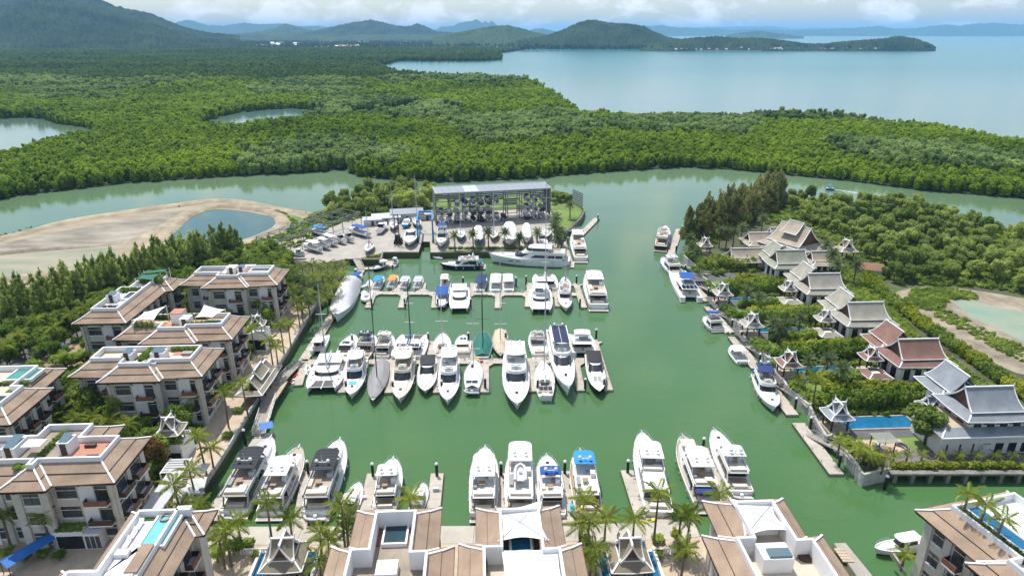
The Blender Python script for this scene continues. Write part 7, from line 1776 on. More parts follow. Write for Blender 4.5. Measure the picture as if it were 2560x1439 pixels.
palm(2043, 945, 7, 'largest coconut palm below the brown roofed sala', 'palms of the villa gardens', True, sc=1.25)
palms(((1998, 943), (2213, 1143), (2100, 1100), (1780, 655), (1805, 640), (1850, 655), (1750, 660), (1830, 650), (2150, 1120), (2180, 1130)), 'short bushy palm on the quay edge of the villa gardens', 'palms of the villa gardens', sc=.9, h=3.5)
palms([(x, 1136) for x in (2237, 2270, 2307, 2353, 2397, 2443, 2489, 2535)], 'small palm in the row behind the clipped boardwalk hedge', 'small palms on the boardwalk', True, sc=.5, h=1.9)
palms(((2423, 1235), (2466, 1262), (2509, 1299)), 'palm on the roof terrace beside the bright blue pool', 'roof terrace palms', True, base=14.6, sc=.8, h=4.0)
for x, y in ((2265, 1385), (2500, 1400)): palm(x, y, 3.0, 'palm in the small lawn beside the lower right block', 'lower right palms', True, sc=.7)
# ---- casuarinas
def casu_mesh(seed, m):
    rs_ = random.Random(seed); bl = []
    H = 12.5
    for i in range(22):
        s = i / 21; z = 1.6 + (H - 1.6) * s; r = 2.7 * (1 - s) ** .6 + .35; a = rs_.uniform(0, 6.28); o = r * .55
        bl.append((o * math.cos(a), o * math.sin(a), z, r * .55, r * .55, 1.0))
    return cloud_mesh('crown', bl, 1500, .36, seed, m, shell=.2, flat=.1, droop=.9, aspect=1.5)
CASU = [casu_mesh(i, CASUL) for i in range(4)]; CASB = [casu_mesh(10 + i, CASUB) for i in range(4)]
CTR = MB().tube([(0, 0, 0), (0, 0, 11.5)], [.18, .05], 5).mesh('trunk', BARKD)
def casuarina(x, y, s, label, group, ms):
    t = thing('casuarina_tree', label, 'tree', (x, y, QZ), random.uniform(0, 6.28), group, (s * random.uniform(.85, 1.1), s * random.uniform(.85, 1.1), s))
    put('trunk', CTR, t); put('crown', random.choice(ms), t)
line = [Vector((*P2(a, b, QZ), 0)) for a, b in ((-160, 850), (-40, 828), (120, 775), (260, 728), (400, 688), (520, 662), (592, 645))]
random.seed(11)
for row in range(3):
    for i in range(len(line) - 1):
        L = (line[i + 1] - line[i]).length; k = max(1, int(L / 2.3))
        for j in range(k):
            p = line[i].lerp(line[i + 1], (j + random.uniform(.1, .9)) / k); dn = (line[i + 1] - line[i]).normalized()
            p = p + Vector((-dn.y, dn.x, 0)) * (row * 3.6 - 3.5 + random.uniform(-1.2, 1.2)); s = random.uniform(.68, .95) if i < 4 else random.uniform(.8, 1.02)
            casuarina(p.x, p.y, s, 'feathery casuarina in the double row between the sand flat and the blocks', 'casuarinas beside the sand flat', CASU)
cl = [P2(a, b, QZ) for a, b in ((1712, 612), (1726, 590), (1790, 552), (1880, 508), (1950, 490), (1962, 515), (1920, 545), (1840, 575), (1770, 600))]
n_ = 0
while n_ < 95:
    x, y = random.uniform(min(p[0] for p in cl), max(p[0] for p in cl)), random.uniform(min(p[1] for p in cl), max(p[1] for p in cl))
    if inside(cl, np.array([x]), np.array([y]))[0]: casuarina(x, y, random.uniform(.85, 1.15), 'brownish casuarina in the dense clump at the tip of the villa peninsula', 'casuarina clump on the peninsula', CASB); n_ += 1
# ---- broadleaf trees
def broad_mesh(seed, m, n=1500, size=.30):
    rs_ = random.Random(seed); bl = [(0, 0, 3.6, 1.7, 1.7, 1.5)]
    for j in range(9):
        a = rs_.uniform(0, 6.28); r = rs_.uniform(.8, 2.0); bl.append((r * math.cos(a), r * math.sin(a), rs_.uniform(2.4, 5.2), rs_.uniform(.8, 1.35), rs_.uniform(.8, 1.35), rs_.uniform(.7, 1.2)))
    return cloud_mesh('crown', bl, n, size, seed, m, core=.62, shell=.5)
BRD = [broad_mesh(40 + i, BROAD) for i in range(6)]; GRD = [broad_mesh(60 + i, GARD, 1300, .26) for i in range(5)]; YLD = [broad_mesh(80 + i, YELL, 1200, .26) for i in range(3)]
def limb_mesh(seed):
    rs_ = random.Random(seed); b = MB(); b.tube([(0, 0, 0), (.1, 0, 1.4), (.05, .1, 3.2)], [.2, .15, .07], 6)
    for i in range(5):
        a = i * 1.3 + rs_.uniform(-.3, .3); b.tube([(.08, 0, 1.2 + .3 * i * .6), (.9 * math.cos(a), .9 * math.sin(a), 2.4 + .2 * i), (1.6 * math.cos(a), 1.6 * math.sin(a), 3.2 + .3 * i)], [.1, .06, .02], 4)
    return b.mesh('trunk', BARKD, 60)
LIMB = [limb_mesh(i) for i in range(3)]
def tree(x, y, s, label, group, ms, sz=None, name='broadleaf_tree', base=QZ, cat='tree'):
    t = thing(name, label, cat, (x, y, base), random.uniform(0, 6.28), group, (s, s, (sz or s)))
    put('trunk', random.choice(LIMB), t); put('crown', random.choice(ms), t)
    return t
def scatter(px, n, smin, smax, label, group, ms, holes=(), mind=2.2, name='broadleaf_tree', zpx=QZ, sz=(.85, 1.25), cat='tree'):
    poly = [P2(a, b, zpx) for a, b in px]; pts = []; tries = 0
    x0, x1, y0, y1 = min(p[0] for p in poly), max(p[0] for p in poly), min(p[1] for p in poly), max(p[1] for p in poly)
    while len(pts) < n and tries < n * 60:
        tries += 1; x, y = random.uniform(x0, x1), random.uniform(y0, y1); X_, Y_ = np.array([x]), np.array([y])
        if not inside(poly, X_, Y_)[0] or any(inside(h, X_, Y_)[0] for h in holes): continue
        if any((x - a) ** 2 + (y - b) ** 2 < mind * mind for a, b in pts): continue
        pts.append((x, y)); s = random.uniform(smin, smax)
        tree(x, y, s, label, group, ms, s * random.uniform(*sz), name, cat=cat)
FOOT = []
for (ox_, pts_, rz_) in (((694, 715), RECT, MAR), ((581, 851), RECT, MAR), ((506, 944), RECT, MAR), ((316, 810), [(0, 0), (0, 20), (2, 20), (2, 28), (-10, 28), (-10, 20), (-12, 20), (-12, 0)], MAR), ((27, 1065), [(0, 0), (0, 20), (-25, 20), (-25, 0)], MAR), ((287, 1210), [(0, -1.4), (0, 15.5), (-30, 15.5), (-30, -1.4)], MAR), ((546, 1276), [(0, 0), (0, -20), (-15, -20), (-15, 0)], MAR)):
    o_ = P(*ox_, 13.3); c_, s_ = math.cos(rz_), math.sin(rz_); FOOT.append([(o_.x + x * c_ - y * s_, o_.y + x * s_ + y * c_) for x, y in offset(ccw(pts_), -.6)])
scatter([(1955, 498), (2110, 512), (2230, 515), (2350, 535), (2420, 560), (2560, 592), (2700, 620), (2700, 770), (2560, 735), (2430, 715), (2330, 706), (2262, 712), (2215, 705), (2190, 672), (2120, 600), (2060, 575), (1990, 545)], 200, .75, 1.25, 'broadleaf tree of the wood behind the villas', 'wood behind the villas', BRD, mind=2.9)
scatter([(800, 540), (830, 526), (885, 500), (940, 478), (1000, 476), (1076, 490), (1076, 536), (1000, 530), (900, 545), (850, 556)], 46, .95, 1.5, 'broadleaf tree between the boatyard sheds and the creek', 'trees behind the boatyard', BRD, mind=2.6)
scatter([(1380, 498), (1425, 502), (1430, 514), (1380, 514)], 9, .6, .8, 'low bush on the grass point beside the dry rack', 'bushes on the point', BRD, mind=1.6, name='bush')
SH = [(-60, 900), (60, 840), (190, 800), (300, 760), (420, 715), (520, 690), (600, 668), (690, 650), (730, 668), (735, 700), (725, 760), (640, 860), (560, 985), (490, 1085), (430, 1170), (360, 1255), (-60, 1262)]
scatter(SH, 200, .5, 1.1, 'leafy garden tree among the condominium blocks', 'garden trees between the blocks', GRD, FOOT, 2.6, 'garden_tree')
scatter([(590, 640), (690, 636), (735, 655), (700, 690), (600, 672), (520, 690)], 34, .6, 1.0, 'leafy garden tree behind the block nearest the boatyard', 'garden trees between the blocks', GRD, FOOT, 2.4, 'garden_tree')
scatter([(0, 800), (120, 760), (300, 700), (500, 655), (590, 645), (600, 662), (420, 715), (190, 795), (0, 860)], 50, .45, .8, 'low tree at the foot of the casuarina rows', 'garden trees between the blocks', GRD, FOOT, 2.4, 'garden_tree')
for px_, n_, nm in (([(200, 985), (300, 985), (500, 1000), (505, 1040), (400, 1075), (180, 1065)], 26, 'in front of the block with the clipped roof hedge'), ([(470, 745), (560, 748), (660, 755), (690, 790), (620, 790), (500, 775)], 18, 'in front of the block nearest the boatyard'), ([(300, 880), (390, 885), (560, 890), (570, 905), (330, 900)], 12, 'between the sail block and the hedge block')):
    scatter(px_, n_, .9, 1.35, 'taller leafy tree ' + nm, 'garden trees between the blocks', GRD, FOOT, 1.9, 'garden_tree')
# single trees
q = P(2310, 1110, QZ); tree(q.x, q.y, 1.5, 'big round dark green tree beside the white villa wall', None, [broad_mesh(99, BROAD, 3600, .26)], 1.35, 'round_tree')
q = P(400, 1180, QZ); tree(q.x, q.y, .9, 'flowering tree with orange-pink blossom beside the near left block', None, [broad_mesh(98, leaf_mat('flame_blossom', (0.07, 0.10, 0.02), (0.42, 0.14, 0.07), .3, .3), 1500, .24)], 1.3, 'flame_tree')
# ---- hedges
def hedge(label, pts, w, h, ms, seed, dens=46, size=.3, group='clipped hedges', base=QZ):
    """planted strip along a ground path"""
    t = thing('hedge', label, 'hedge', (0, 0, 0), 0, group); bl = []; rs_ = random.Random(seed)
    for i in range(len(pts) - 1):
        a, b = Vector((*pts[i], 0)), Vector((*pts[i + 1], 0)); L = (b - a).length; k = max(1, int(L / 1.1)); d = (b - a).normalized(); s = Vector((-d.y, d.x, 0))
        for j in range(k):
            for r in range(max(1, int(w / 1.2))):
                c = a + d * (j + .5) * L / k + s * ((r + .5) / max(1, int(w / 1.2)) - .5) * w; hh = h * rs_.uniform(.75, 1.15)
                bl.append((c.x + rs_.uniform(-.3, .3), c.y + rs_.uniform(-.3, .3), base + hh * .5, .85, .85, hh * .55))
    put('foliage', cloud_mesh('foliage', bl, min(9000, dens * len(bl)), size, seed, ms, core=.8, shell=.55), t)
    return t
for k in range(5):
    o = lot(k); c, s_ = math.cos(MAR), math.sin(MAR); W_ = lambda x, y: (o.x + x * c - y * s_, o.y + x * s_ + y * c)
    nmv = ['nearest blue-grey', 'brown', 'olive-grey', 'fourth', 'green'][k]
    hedge('tall clipped hedge along the far side of the %s villa garden' % nmv, [W_(-21, 8.0), W_(-10, 8.4), W_(-2.2, 8.8)], 3.6, 4.2, GARD, 100 + k, 70, .30)
    if k: hedge('yellow-green planting in front of the %s villa' % nmv, [W_(-19, -6.6), W_(-8, -6.8), W_(12, -7.4)], 2.6, 2.4, YELL, 110 + k, 60, .30)
    if 0 < k < 4: hedge('shrubs screening the pool of the %s villa' % nmv, [W_(-20, -1.8), W_(-8, -1.6)], 2.4, 2.4, GARD, 120 + k, 60, .3)
    if k < 4: hedge('leafy planting between sala and quay of the %s villa garden' % nmv, [W_(-25, -4), W_(-24, -9.4), W_(-22.5, -11.5)], 2.4, 2.0, GARD, 130 + k, 60, .3)
    hedge('shrubs behind the rear wing of the %s villa' % nmv, [W_(9.5, 6), W_(10.5, 12), W_(3, 13.2)], 2.4, 2.6, GARD, 140 + k, 60, .3)
lane = [P2(a, b, QZ) for a, b in ((2165, 690), (2200, 735), (2255, 775), (2330, 835), (2400, 880), (2450, 915), (2510, 960), (2600, 1020))]
for i in range(len(lane) - 1):
    hedge('boundary hedge on the outer side of the villa lane, %s stretch from the gatehouse' % ORD[i], [lane[i], lane[i + 1]], 3.6, 2.6, YELL if i % 2 == 0 else GARD, 150 + i, 70, .32, 'boundary hedge of the lane')
lane2 = [P2(a, b, QZ) for a, b in ((2150, 716), (2190, 770), (2290, 850), (2370, 905), (2440, 950))]
for i in range(4): hedge('low yellow-green hedge on the villa side of the lane, %s stretch' % ORD[i], [lane2[i], lane2[i + 1]], 1.5, 1.1, YELL, 170 + i, 60, .28, 'low hedge of the lane')
hedge('clipped yellow-green hedge along the boardwalk edge', [P2(2226, 1168, QZ), P2(2400, 1168, QZ), P2(2620, 1168, QZ)], 1.4, 1.4, YELL, 180, 70, .26)
hedge('dense shrubs at the corner of the planted quay', [P2(2110, 1105, QZ), P2(2150, 1150, QZ), P2(2200, 1150, QZ)], 2.6, 2.2, GARD, 181, 70, .28)
hedge('yellow-green bushes along the outer quay of the estate', [P2(1722, 640, QZ), P2(1760, 668, QZ), P2(1800, 690, QZ)], 3.5, 2.4, GARD, 182, 60, .3)
hedge('tropical planting around the estate houses', [P2(1770, 662, QZ), P2(1850, 660, QZ), P2(1920, 668, QZ)], 4.5, 3.0, YELL, 183, 60, .32)
hedge('bright yellow-green planting in front of the green villa', [P2(1840, 700, QZ), P2(1920, 706, QZ), P2(2000, 706, QZ)], 3.0, 2.2, YELL, 184, 60, .3)
hedge('low green hedge on the yard quay edge below the palms', [P2(1120, 622, QZ), P2(1230, 622, QZ), P2(1385, 618, QZ)], 1.5, .9, GARD, 185, 60, .26)
hedge('climbing weeds on the ramp wall of the boatyard', [P2(925, 642, QZ), P2(950, 640, QZ)], 1.4, .7, YELL, 186, 60, .24)
hedge('clipped hedge framing the bare plot by the blue tarpaulin', [P2(160, 930, QZ), P2(230, 915, QZ), P2(285, 885, QZ)], 1.2, 1.2, GARD, 187, 60, .24)
for i, (x, y) in enumerate(((620, 1362), (1645, 1352), (1462, 1352), (570, 1092), (596, 1030), (648, 968))):
    q = P(x, y, QZ); t = thing('tree_box', 'clipped green planter box at the foot of a palm, %s from the camera' % ORD[i], 'planter', (q.x, q.y, QZ), MAR)
    MB().box(-.9, .9, -.9, .9, 0, .35).build('box', CONC_D, t); put('foliage', cloud_mesh('foliage', [(-.4, -.4, .6, .6, .6, .4), (.4, -.4, .6, .6, .6, .4), (-.4, .4, .6, .6, .6, .4), (.4, .4, .6, .6, .6, .4)], 260, .2, 190 + i, GARD, core=.9), t)
for (x, y, lb, s) in ((585, 1385, 'big dark round shrub beside the front pavilion', .62), (545, 1405, 'second dark shrub beside the front pavilion', .6), (640, 1395, 'small clipped ball tree beside the front pavilion', .3), (1648, 1392, 'small clipped ball tree on the ochre terrace', .3), (1700, 1400, 'white flowering shrub in front of the right block', .5), (1690, 1350, 'yellow-green shrub behind the right terrace', .45),
                      (1460, 1395, 'shrub beside the big peaked canopy', .5), (2045, 1020, 'yellow-green bush on the sala quay corner', .4), (2072, 1062, 'round bush on the sharp quay corner', .4)):
    q = P(x, y, QZ); tree(q.x, q.y, s, lb, None, GRD if 'yellow' not in lb else YLD, s * .8, 'shrub', cat='shrub')
# ---- undergrowth that nobody could count
UG = [cloud_mesh('undergrowth_clump', [(0, 0, .4, .9, .9, .55), (.6, .3, .35, .6, .6, .5), (-.5, .4, .5, .6, .6, .6)], 90, .26, 200 + i, GARD, core=.7) for i in range(4)]
rs = np.random.RandomState(12)
def under(name, px, n, holes, label, smin=.7, smax=1.5):
    poly = [P2(a, b, QZ) for a, b in px]; xs_ = [p[0] for p in poly]; ys_ = [p[1] for p in poly]
    X = rs.uniform(min(xs_), max(xs_), n * 3); Y = rs.uniform(min(ys_), max(ys_), n * 3); k = inside(poly, X, Y)
    for h in holes: k &= ~inside(h, X, Y)
    X, Y = X[k][:n], Y[k][:n]; instancer(name, np.stack([X, Y, np.full(X.size, QZ)], 1), rs.uniform(smin, smax, X.size), UG, label)
lanew = [P2(a, b, QZ) for a, b in [(-60, 925), (60, 872), (180, 835), (260, 805), (300, 790), (310, 800), (230, 835), (120, 880), (0, 960), (-60, 985)]]
plot = [P2(a, b, QZ) for a, b in [(90, 905), (150, 865), (240, 850), (290, 870), (250, 905), (160, 935), (110, 935)]]
under('undergrowth', SH, 3600, FOOT + [lanew, plot], 'low garden planting covering the ground between the blocks')
under('undergrowth_east', [(1715, 612), (1950, 485), (2110, 510), (2350, 535), (2700, 620), (2700, 760), (2430, 715), (2262, 712), (2160, 690), (2120, 650), (2080, 612), (1990, 560), (1880, 560), (1740, 640)], 3600, [], 'undergrowth below the trees of the peninsula')
LH = []
for k in range(5):
    o = lot(k); c, s_ = math.cos(MAR), math.sin(MAR); W_ = lambda x, y: (o.x + x * c - y * s_, o.y + x * s_ + y * c)
    LH += [[W_(*q) for q in ((-26.5, -2.4), (-7, -2.4), (-7, 5.4), (-26.5, 5.4))], [W_(*q) for q in ((-7.5, -5), (12, -5), (12, 5), (-7.5, 5))], [W_(*q) for q in ((-22, -8.4), (-5, -8.4), (-5, -2.4), (-22, -2.4))]]
under('undergrowth_villas', [(1730, 668), (1870, 640), (2110, 650), (2165, 700), (2290, 840), (2440, 945), (2600, 1050), (2600, 1120), (2250, 1120), (2130, 1120), (2030, 1010), (1960, 950), (1870, 825), (1800, 745)], 3000, LH, 'garden planting between the villas', .7, 1.3)
under('yard_weeds', [(620, 606), (700, 590), (760, 548), (830, 526), (885, 500), (1076, 490), (1076, 536), (900, 548), (840, 562), (780, 600), (690, 640), (600, 650)], 900, [], 'weeds and low scrub between yard and pond', .5, 1.0)
under('clearing_weeds', [(2262, 752), (2290, 726), (2360, 720), (2440, 738), (2440, 748), (2380, 748), (2350, 768), (2330, 775), (2290, 772)], 420, [], 'patches of bright weeds at the top of the bare clearing', .5, 1.1)
under('clearing_scrub', [(2330, 790), (2420, 835), (2520, 890), (2640, 940), (2640, 900), (2500, 845), (2420, 800), (2350, 770)], 260, [], 'scattered weeds on the dug ground of the clearing', .3, .8)
under('bund_weeds', [(-60, 612), (176, 556), (404, 523), (545, 503), (620, 511), (703, 528), (770, 537), (770, 531), (703, 522), (620, 503), (545, 495), (404, 514), (176, 545), (-60, 600)], 260, [], 'thin weeds along the creek-side bund', .25, .6)
under('pond_rim_grass', [(600, 612), (660, 596), (712, 578), (730, 558), (708, 538), (660, 524), (600, 514), (600, 510), (665, 520), (715, 532), (745, 556), (725, 582), (665, 604), (605, 620)], 300, [], 'green grass tufts on the rim of the pond', .35, .75)

# ================================================================ pavilions, furniture, far houses
THAT = roofset((0.33, 0.29, 0.21))
# long stepped pavilion beside the seawall
a, b = P(618, 985, 5.5), P(675, 905, 5.5); m_ = (a + b) / 2; az = math.atan2(b.y - a.y, b.x - a.x)
lp = thing('waterside_pavilion', 'long pavilion with stepped olive roofs and white gable edges beside the seawall', 'pavilion', (m_.x, m_.y, 0), az)
for x in (-5, -1.7, 1.7, 5):
    for y in (-1.5, 1.5): MB().box(x - .13, x + .13, y - .13, y + .13, QZ, 5.0).build('post', WOODD, lp)
gable_roof(lp, 0, 0, 'x', 9.5, 1.9, 7.4, 5.3, THAT, flare=.08); gable_roof(lp, 0, 0, 'x', 4.4, 1.5, 8.2, 6.3, THAT, flare=.08); skirt(lp, -6.6, 6.6, -2.8, 2.8, 1.2, 4.7, 5.4, THAT)
# small salas on white bases by the left blocks
def based_sala(label, px_, zb, s, w=5.0, d=5.0):
    q = P(*px_, zb + 3.4); bs = thing('pavilion_house', label, 'pavilion', (q.x, q.y, 0), MAR)
    MB().box(-w / 2, w / 2, -d / 2, d / 2, QZ, zb).build('base', WHITE, bs); MB().box(-w / 2 + .3, w / 2 - .3, -d / 2 - .05, -d / 2, QZ + .4, zb - .9).build('window', GLASS, bs)
    for x in (-1, 1):
        for y in (-1, 1): MB().box(x * s * .34 - .15, x * s * .34 + .15, y * s * .34 - .15, y * s * .34 + .15, zb, zb + 2.4).build('post', WHITE, bs)
    skirt(bs, -s / 2, s / 2, -s / 2, s / 2, s * .25, zb + 2.3, zb + 2.3 + s * .22, THAT); zt = zb + 2.3 + s * .22
    gable_roof(bs, 0, 0, 'x', s * .5, s * .3, zt + s * .38, zt - .15, THAT, flare=.2); gable_roof(bs, 0, 0, 'y', s * .56, s * .28, zt + s * .40, zt - .15, THAT, flare=.2)
    coaming(bs, -w / 2, w / 2, d / 2, .1, zb, zb + .8, WHITE, th=.15, name='parapet')
based_sala('pavilion house with crossed gables above the blue pool loungers', (424, 1062), 5.2, 4.4)
based_sala('small pavilion house between the sail block and the top block', (642, 800), 6.0, 3.6, 4.4, 4.4)
q = P(712, 1385, 5.5); sala('front pavilion with crossed gables standing in blue pool, left one', q.x, q.y, MAR, 6.0, THAT, ze=4.9)
q = P(1572, 1385, 5.5); sala('front pavilion with crossed gables standing in blue pool, right one', q.x, q.y, MAR, 6.0, THAT, ze=4.9)
for px_, lb in (((712, 1425), 'left'), ((1572, 1425), 'right')):
    q = P(*px_, QZ); pl = thing('swimming_pool', 'deep blue pool around the %s front pavilion' % lb, 'swimming pool', (q.x, q.y, QZ), MAR)
    MB().box(-4.2, 4.2, -6, 3.2, .04, .16).build('pool_water', POOLB, pl)
    for a in ((-4.6, -4.2, -6, 3.6), (4.2, 4.6, -6, 3.6), (-4.2, 4.2, 3.2, 3.6)): MB().box(*a, .04, .9 if a[0] > 4 or a[0] < -4.3 else .4).build('pool_rim', WHITE, pl)
# balustrade on the front terrace
for x0, x1, lb in ((600, 690, 'left of the left front pavilion'), (1630, 1720, 'right of the right front pavilion'), (1440, 1530, 'left of the right front pavilion')):
    a, b = P(x0, 1385, QZ), P(x1, 1383, QZ); t = thing('balustrade', 'white balustrade on the front terrace ' + lb, 'balustrade')
    MB().beam(a + Vector((0, 0, 1.0)), b + Vector((0, 0, 1.0)), .22, .14).build('handrail', WHITE, t)
    for i in range(14): p = a.lerp(b, (i + .5) / 14); MB().box(p.x - .08, p.x + .08, p.y - .08, p.y + .08, QZ, QZ + .94).build('baluster', WHITE, t)
# garden pool with blue loungers on the left
q = P(290, 1088, QZ); pl = thing('swimming_pool', 'narrow deep blue garden pool behind the terracotta roof deck', 'swimming pool', (q.x, q.y, QZ), MAR)
MB().box(-6, 8, -1.2, 1.4, .04, .2).build('pool_water', POOLB, pl)
for a in ((-6.4, 8.4, -1.6, -1.2), (-6.4, 8.4, 1.4, 1.8), (-6.4, -6, -1.2, 1.4), (8, 8.4, -1.2, 1.4)): MB().box(*a, .04, .32).build('pool_rim', PAVE, pl)
for i, x in enumerate((262, 275, 284, 352, 362, 374)):
    q = P(x, 1070, QZ); t = thing('sun_lounger', 'bright blue sun lounger behind the garden pool, %s from the left' % ORD[i], 'sun lounger', (q.x, q.y, QZ + .05), R(-25), 'blue loungers')
    MB().box(-.35, .35, -.9, .4, .25, .36).build('seat', CANV['blue'], t); MB().beam((0, .35, .32), (0, .95, .8), .68, .08).build('backrest', CANV['blue'], t)
    for xx in (-.3, .3):
        for yy in (-.8, .3): MB().box(xx - .03, xx + .03, yy - .03, yy + .03, 0, .25).build('leg', WHITE, t)
# parasols and tables on the promenade
for i, (x, y) in enumerate(((497, 1168), (490, 1205), (458, 1245), (470, 1225))):
    q = P(x, y, QZ + 2.6); t = thing('parasol', 'pale grey square parasol over the promenade tables, %s from the far end' % ORD[i], 'parasol', (q.x, q.y, QZ), MAR + .2 * i, 'grey parasols')
    MB().tube([(0, 0, 0), (0, 0, 2.9)], .04, 5).build('pole', INOX, t)
    MB().add([(-1.5, -1.5, 2.4), (1.5, -1.5, 2.4), (1.5, 1.5, 2.4), (-1.5, 1.5, 2.4), (0, 0, 3.0)], [(0, 1, 4), (1, 2, 4), (2, 3, 4), (3, 0, 4)]).build('canopy', CANV['light'], t)
    u = thing('cafe_table', 'round white cafe table under the %s parasol from the far end' % ORD[i], 'table', (q.x + .9, q.y - .5, QZ + .05), 0, 'promenade tables')
    MB().lathe([(.5, .72), (.5, .76)], n=12).build('tabletop', WHITE, u); MB().tube([(0, 0, 0), (0, 0, .72)], .05, 5).build('leg', INOX, u)
# flat canopy roofs along the promenade side of the near left block
q = P(400, 1245, QZ + 3); cn = thing('canopy_roof', 'long white canopy roof beside the near left block', 'canopy', (q.x, q.y, 0), MAR)
MB().box(-1.6, 1.6, -7.5, 7.5, QZ + 3.0, QZ + 3.15).build('roof', GELG, cn)
for y in range(-7, 8, 3): MB().box(1.3, 1.5, y - .1, y + .1, QZ, QZ + 3).build('post', WHITE, cn)
q = P(440, 1165, QZ + 2.8); cn = thing('slatted_pergola', 'white framed pergola with grey slats beside the flowering tree', 'pergola', (q.x, q.y, 0), MAR)
for i in range(6): MB().box(-1.8, 1.8, -1.9 + i * .7, -1.4 + i * .7, QZ + 2.8, QZ + 2.9).build('slat', GELG, cn)
for x in (-1.8, 1.8): MB().beam((x, -2.1, QZ + 2.85), (x, 2.3, QZ + 2.85), .2, .2).build('side_beam', WHITE, cn)
for x in (-1.8, 1.8):
    for y in (-2.0, 2.2): MB().box(x - .1, x + .1, y - .1, y + .1, QZ, QZ + 2.75).build('post', WHITE, cn)
# blue awnings and tarpaulins
BLUC = mat('blue_tarpaulin', (0.015, 0.14, 0.46), .6, var=.15, vscale=.6, bump=.4, bscale=1.2)
q = P(72, 1368, QZ + 2.5); aw = thing('awning', 'long folded bright blue awning in the lower left corner', 'awning', (q.x, q.y, QZ), R(62))
MB().loft([[(-3.6, -1.2, 2.2), (3.6, -1.2, 2.2)], [(-3.6, 0, 2.8), (3.6, 0, 2.8)], [(-3.6, 1.2, 2.2), (3.6, 1.2, 2.2)]], False).build('fabric', BLUC, aw)
for x in (-3.4, 3.4):
    for y in (-1.1, 1.1): MB().tube([(x, y, 0), (x, y, 2.2)], .06, 5).build('pole', WOODD, aw)
q = P(125, 872, QZ); tp = thing('tarpaulin_heap', 'heap of goods under crumpled blue tarpaulin by the lane', 'tarpaulin', (q.x, q.y, QZ), R(20))
rs_ = random.Random(5); rg = []
for i in range(11):
    rg.append([(-3.4 + .68 * i + rs_.uniform(-.2, .2), -1.9 + .55 * j + rs_.uniform(-.15, .15), max(0, (1.5 * math.sin(math.pi * (i + .2) / 10.4) * math.sin(math.pi * (j + .1) / 7.2)) ** .7 * rs_.uniform(.8, 1.25)) if 0 < i < 10 and 0 < j < 7 else 0) for j in range(8)])
MB().loft(rg, False).build('sheet', BLUC, tp)
# blue glazed terrace fence by the top block
a, b = P(704, 790, QZ), P(735, 760, QZ); t = thing('terrace_fence', 'low slatted blue-grey fence beside the top block', 'fence')
for i in range(12): p = a.lerp(b, i / 11); MB().box(p.x - .12, p.x + .12, p.y - .12, p.y + .12, QZ, QZ + 2.6).build('slat', GELG, t)
MB().beam(a + Vector((0, 0, 2.6)), b + Vector((0, 0, 2.6)), .2, .16).build('rail', GELG, t)
# paddle boards, boxes and small dock things
for x, y, lb, m_, rz in ((1430, 1272, 'green and blue paddle board lying on the finger dock', CANV['cyan'], 1.5), (1622, 1302, 'small yellow board on the front dock', CANV['yellow'], .4)):
    q = P(x, y, DZ); t = thing('paddle_board', lb, 'paddle board', (q.x, q.y, DZ + .02), rz)
    slab(t, 'board', -1.5, 1.5, .38, 1.0, 0, .1, m_); MB().box(-.3, .5, -.25, .25, .165, .18).build('deck_pad', CANV['green'], t)
for x, y, lb, m_, s in ((1192, 903, 'yellow utility box on the middle dock', CANV['yellow'], .5), (1204, 905, 'red fire box on the middle dock', CANV['red'], .35), (1240, 1228, 'white dock locker on the finger between two white yachts', GEL, .6), (910, 1245, 'small white dock step on the second finger', GEL, .4), (1090, 1225, 'grey dock locker on the finger by the open cruiser', GELG, .5), (868, 896, 'red crate behind the glass roof cruiser', CANV['red'], .3)):
    q = P(x, y, DZ); t = thing('dock_box', lb, 'dock box', (q.x, q.y, DZ), MAR)
    MB().box(-s, s, -s * .6, s * .6, .0, s).build('body', m_, t); MB().box(-s * 1.06, s * 1.06, -s * .66, s * .66, s, s * 1.18).build('lid', m_, t)
q = P(668, 1083, DZ); t = thing('dock_awning', 'small tilted blue awning at the end of the seawall gangway', 'awning', (q.x, q.y, DZ), .4)
MB().loft([[(-1.3, -.9, 1.6), (1.3, -.9, 1.6)], [(-1.3, .9, 2.1), (1.3, .9, 2.1)]], False).build('fabric', BLUC, t)
for x in (-1.2, 1.2):
    for y, z in ((-.8, 1.6), (.8, 2.05)): MB().tube([(x, y, 0), (x, y, z)], .04, 4).build('pole', INOX, t)
# stone pier and stair at the lower right of the front block
q = P(2120, 1400, QZ); pr_ = thing('stone_jetty', 'angular stone jetty with steps below the front right block', 'jetty')
pts_ = [P2(*v, QZ) for v in ((2083, 1363), (2112, 1362), (2200, 1470), (2165, 1480))]
MB().prism(ccw(pts_), -1, QZ + .5).build('jetty_body', CONC, pr_)
for i in range(5): p = P(2098 + i * 5, 1380 + i * 7, QZ); MB().box(p.x - .8, p.x + .8, p.y - .25, p.y + .25, QZ + .5, QZ + .62).build('step', PAVE, pr_)
wl2 = thing('garden_wall', 'low balustrade wall of the lower right lawn', 'wall'); a, b = P(2228, 1390, QZ), P(2262, 1440, QZ)
for i in range(12): p = a.lerp(b, i / 11); MB().box(p.x - .1, p.x + .1, p.y - .1, p.y + .1, QZ, QZ + .8).build('baluster', CONC, wl2)
MB().beam(a + Vector((0, 0, .85)), b + Vector((0, 0, .85)), .3, .14).build('coping', CONC, wl2)
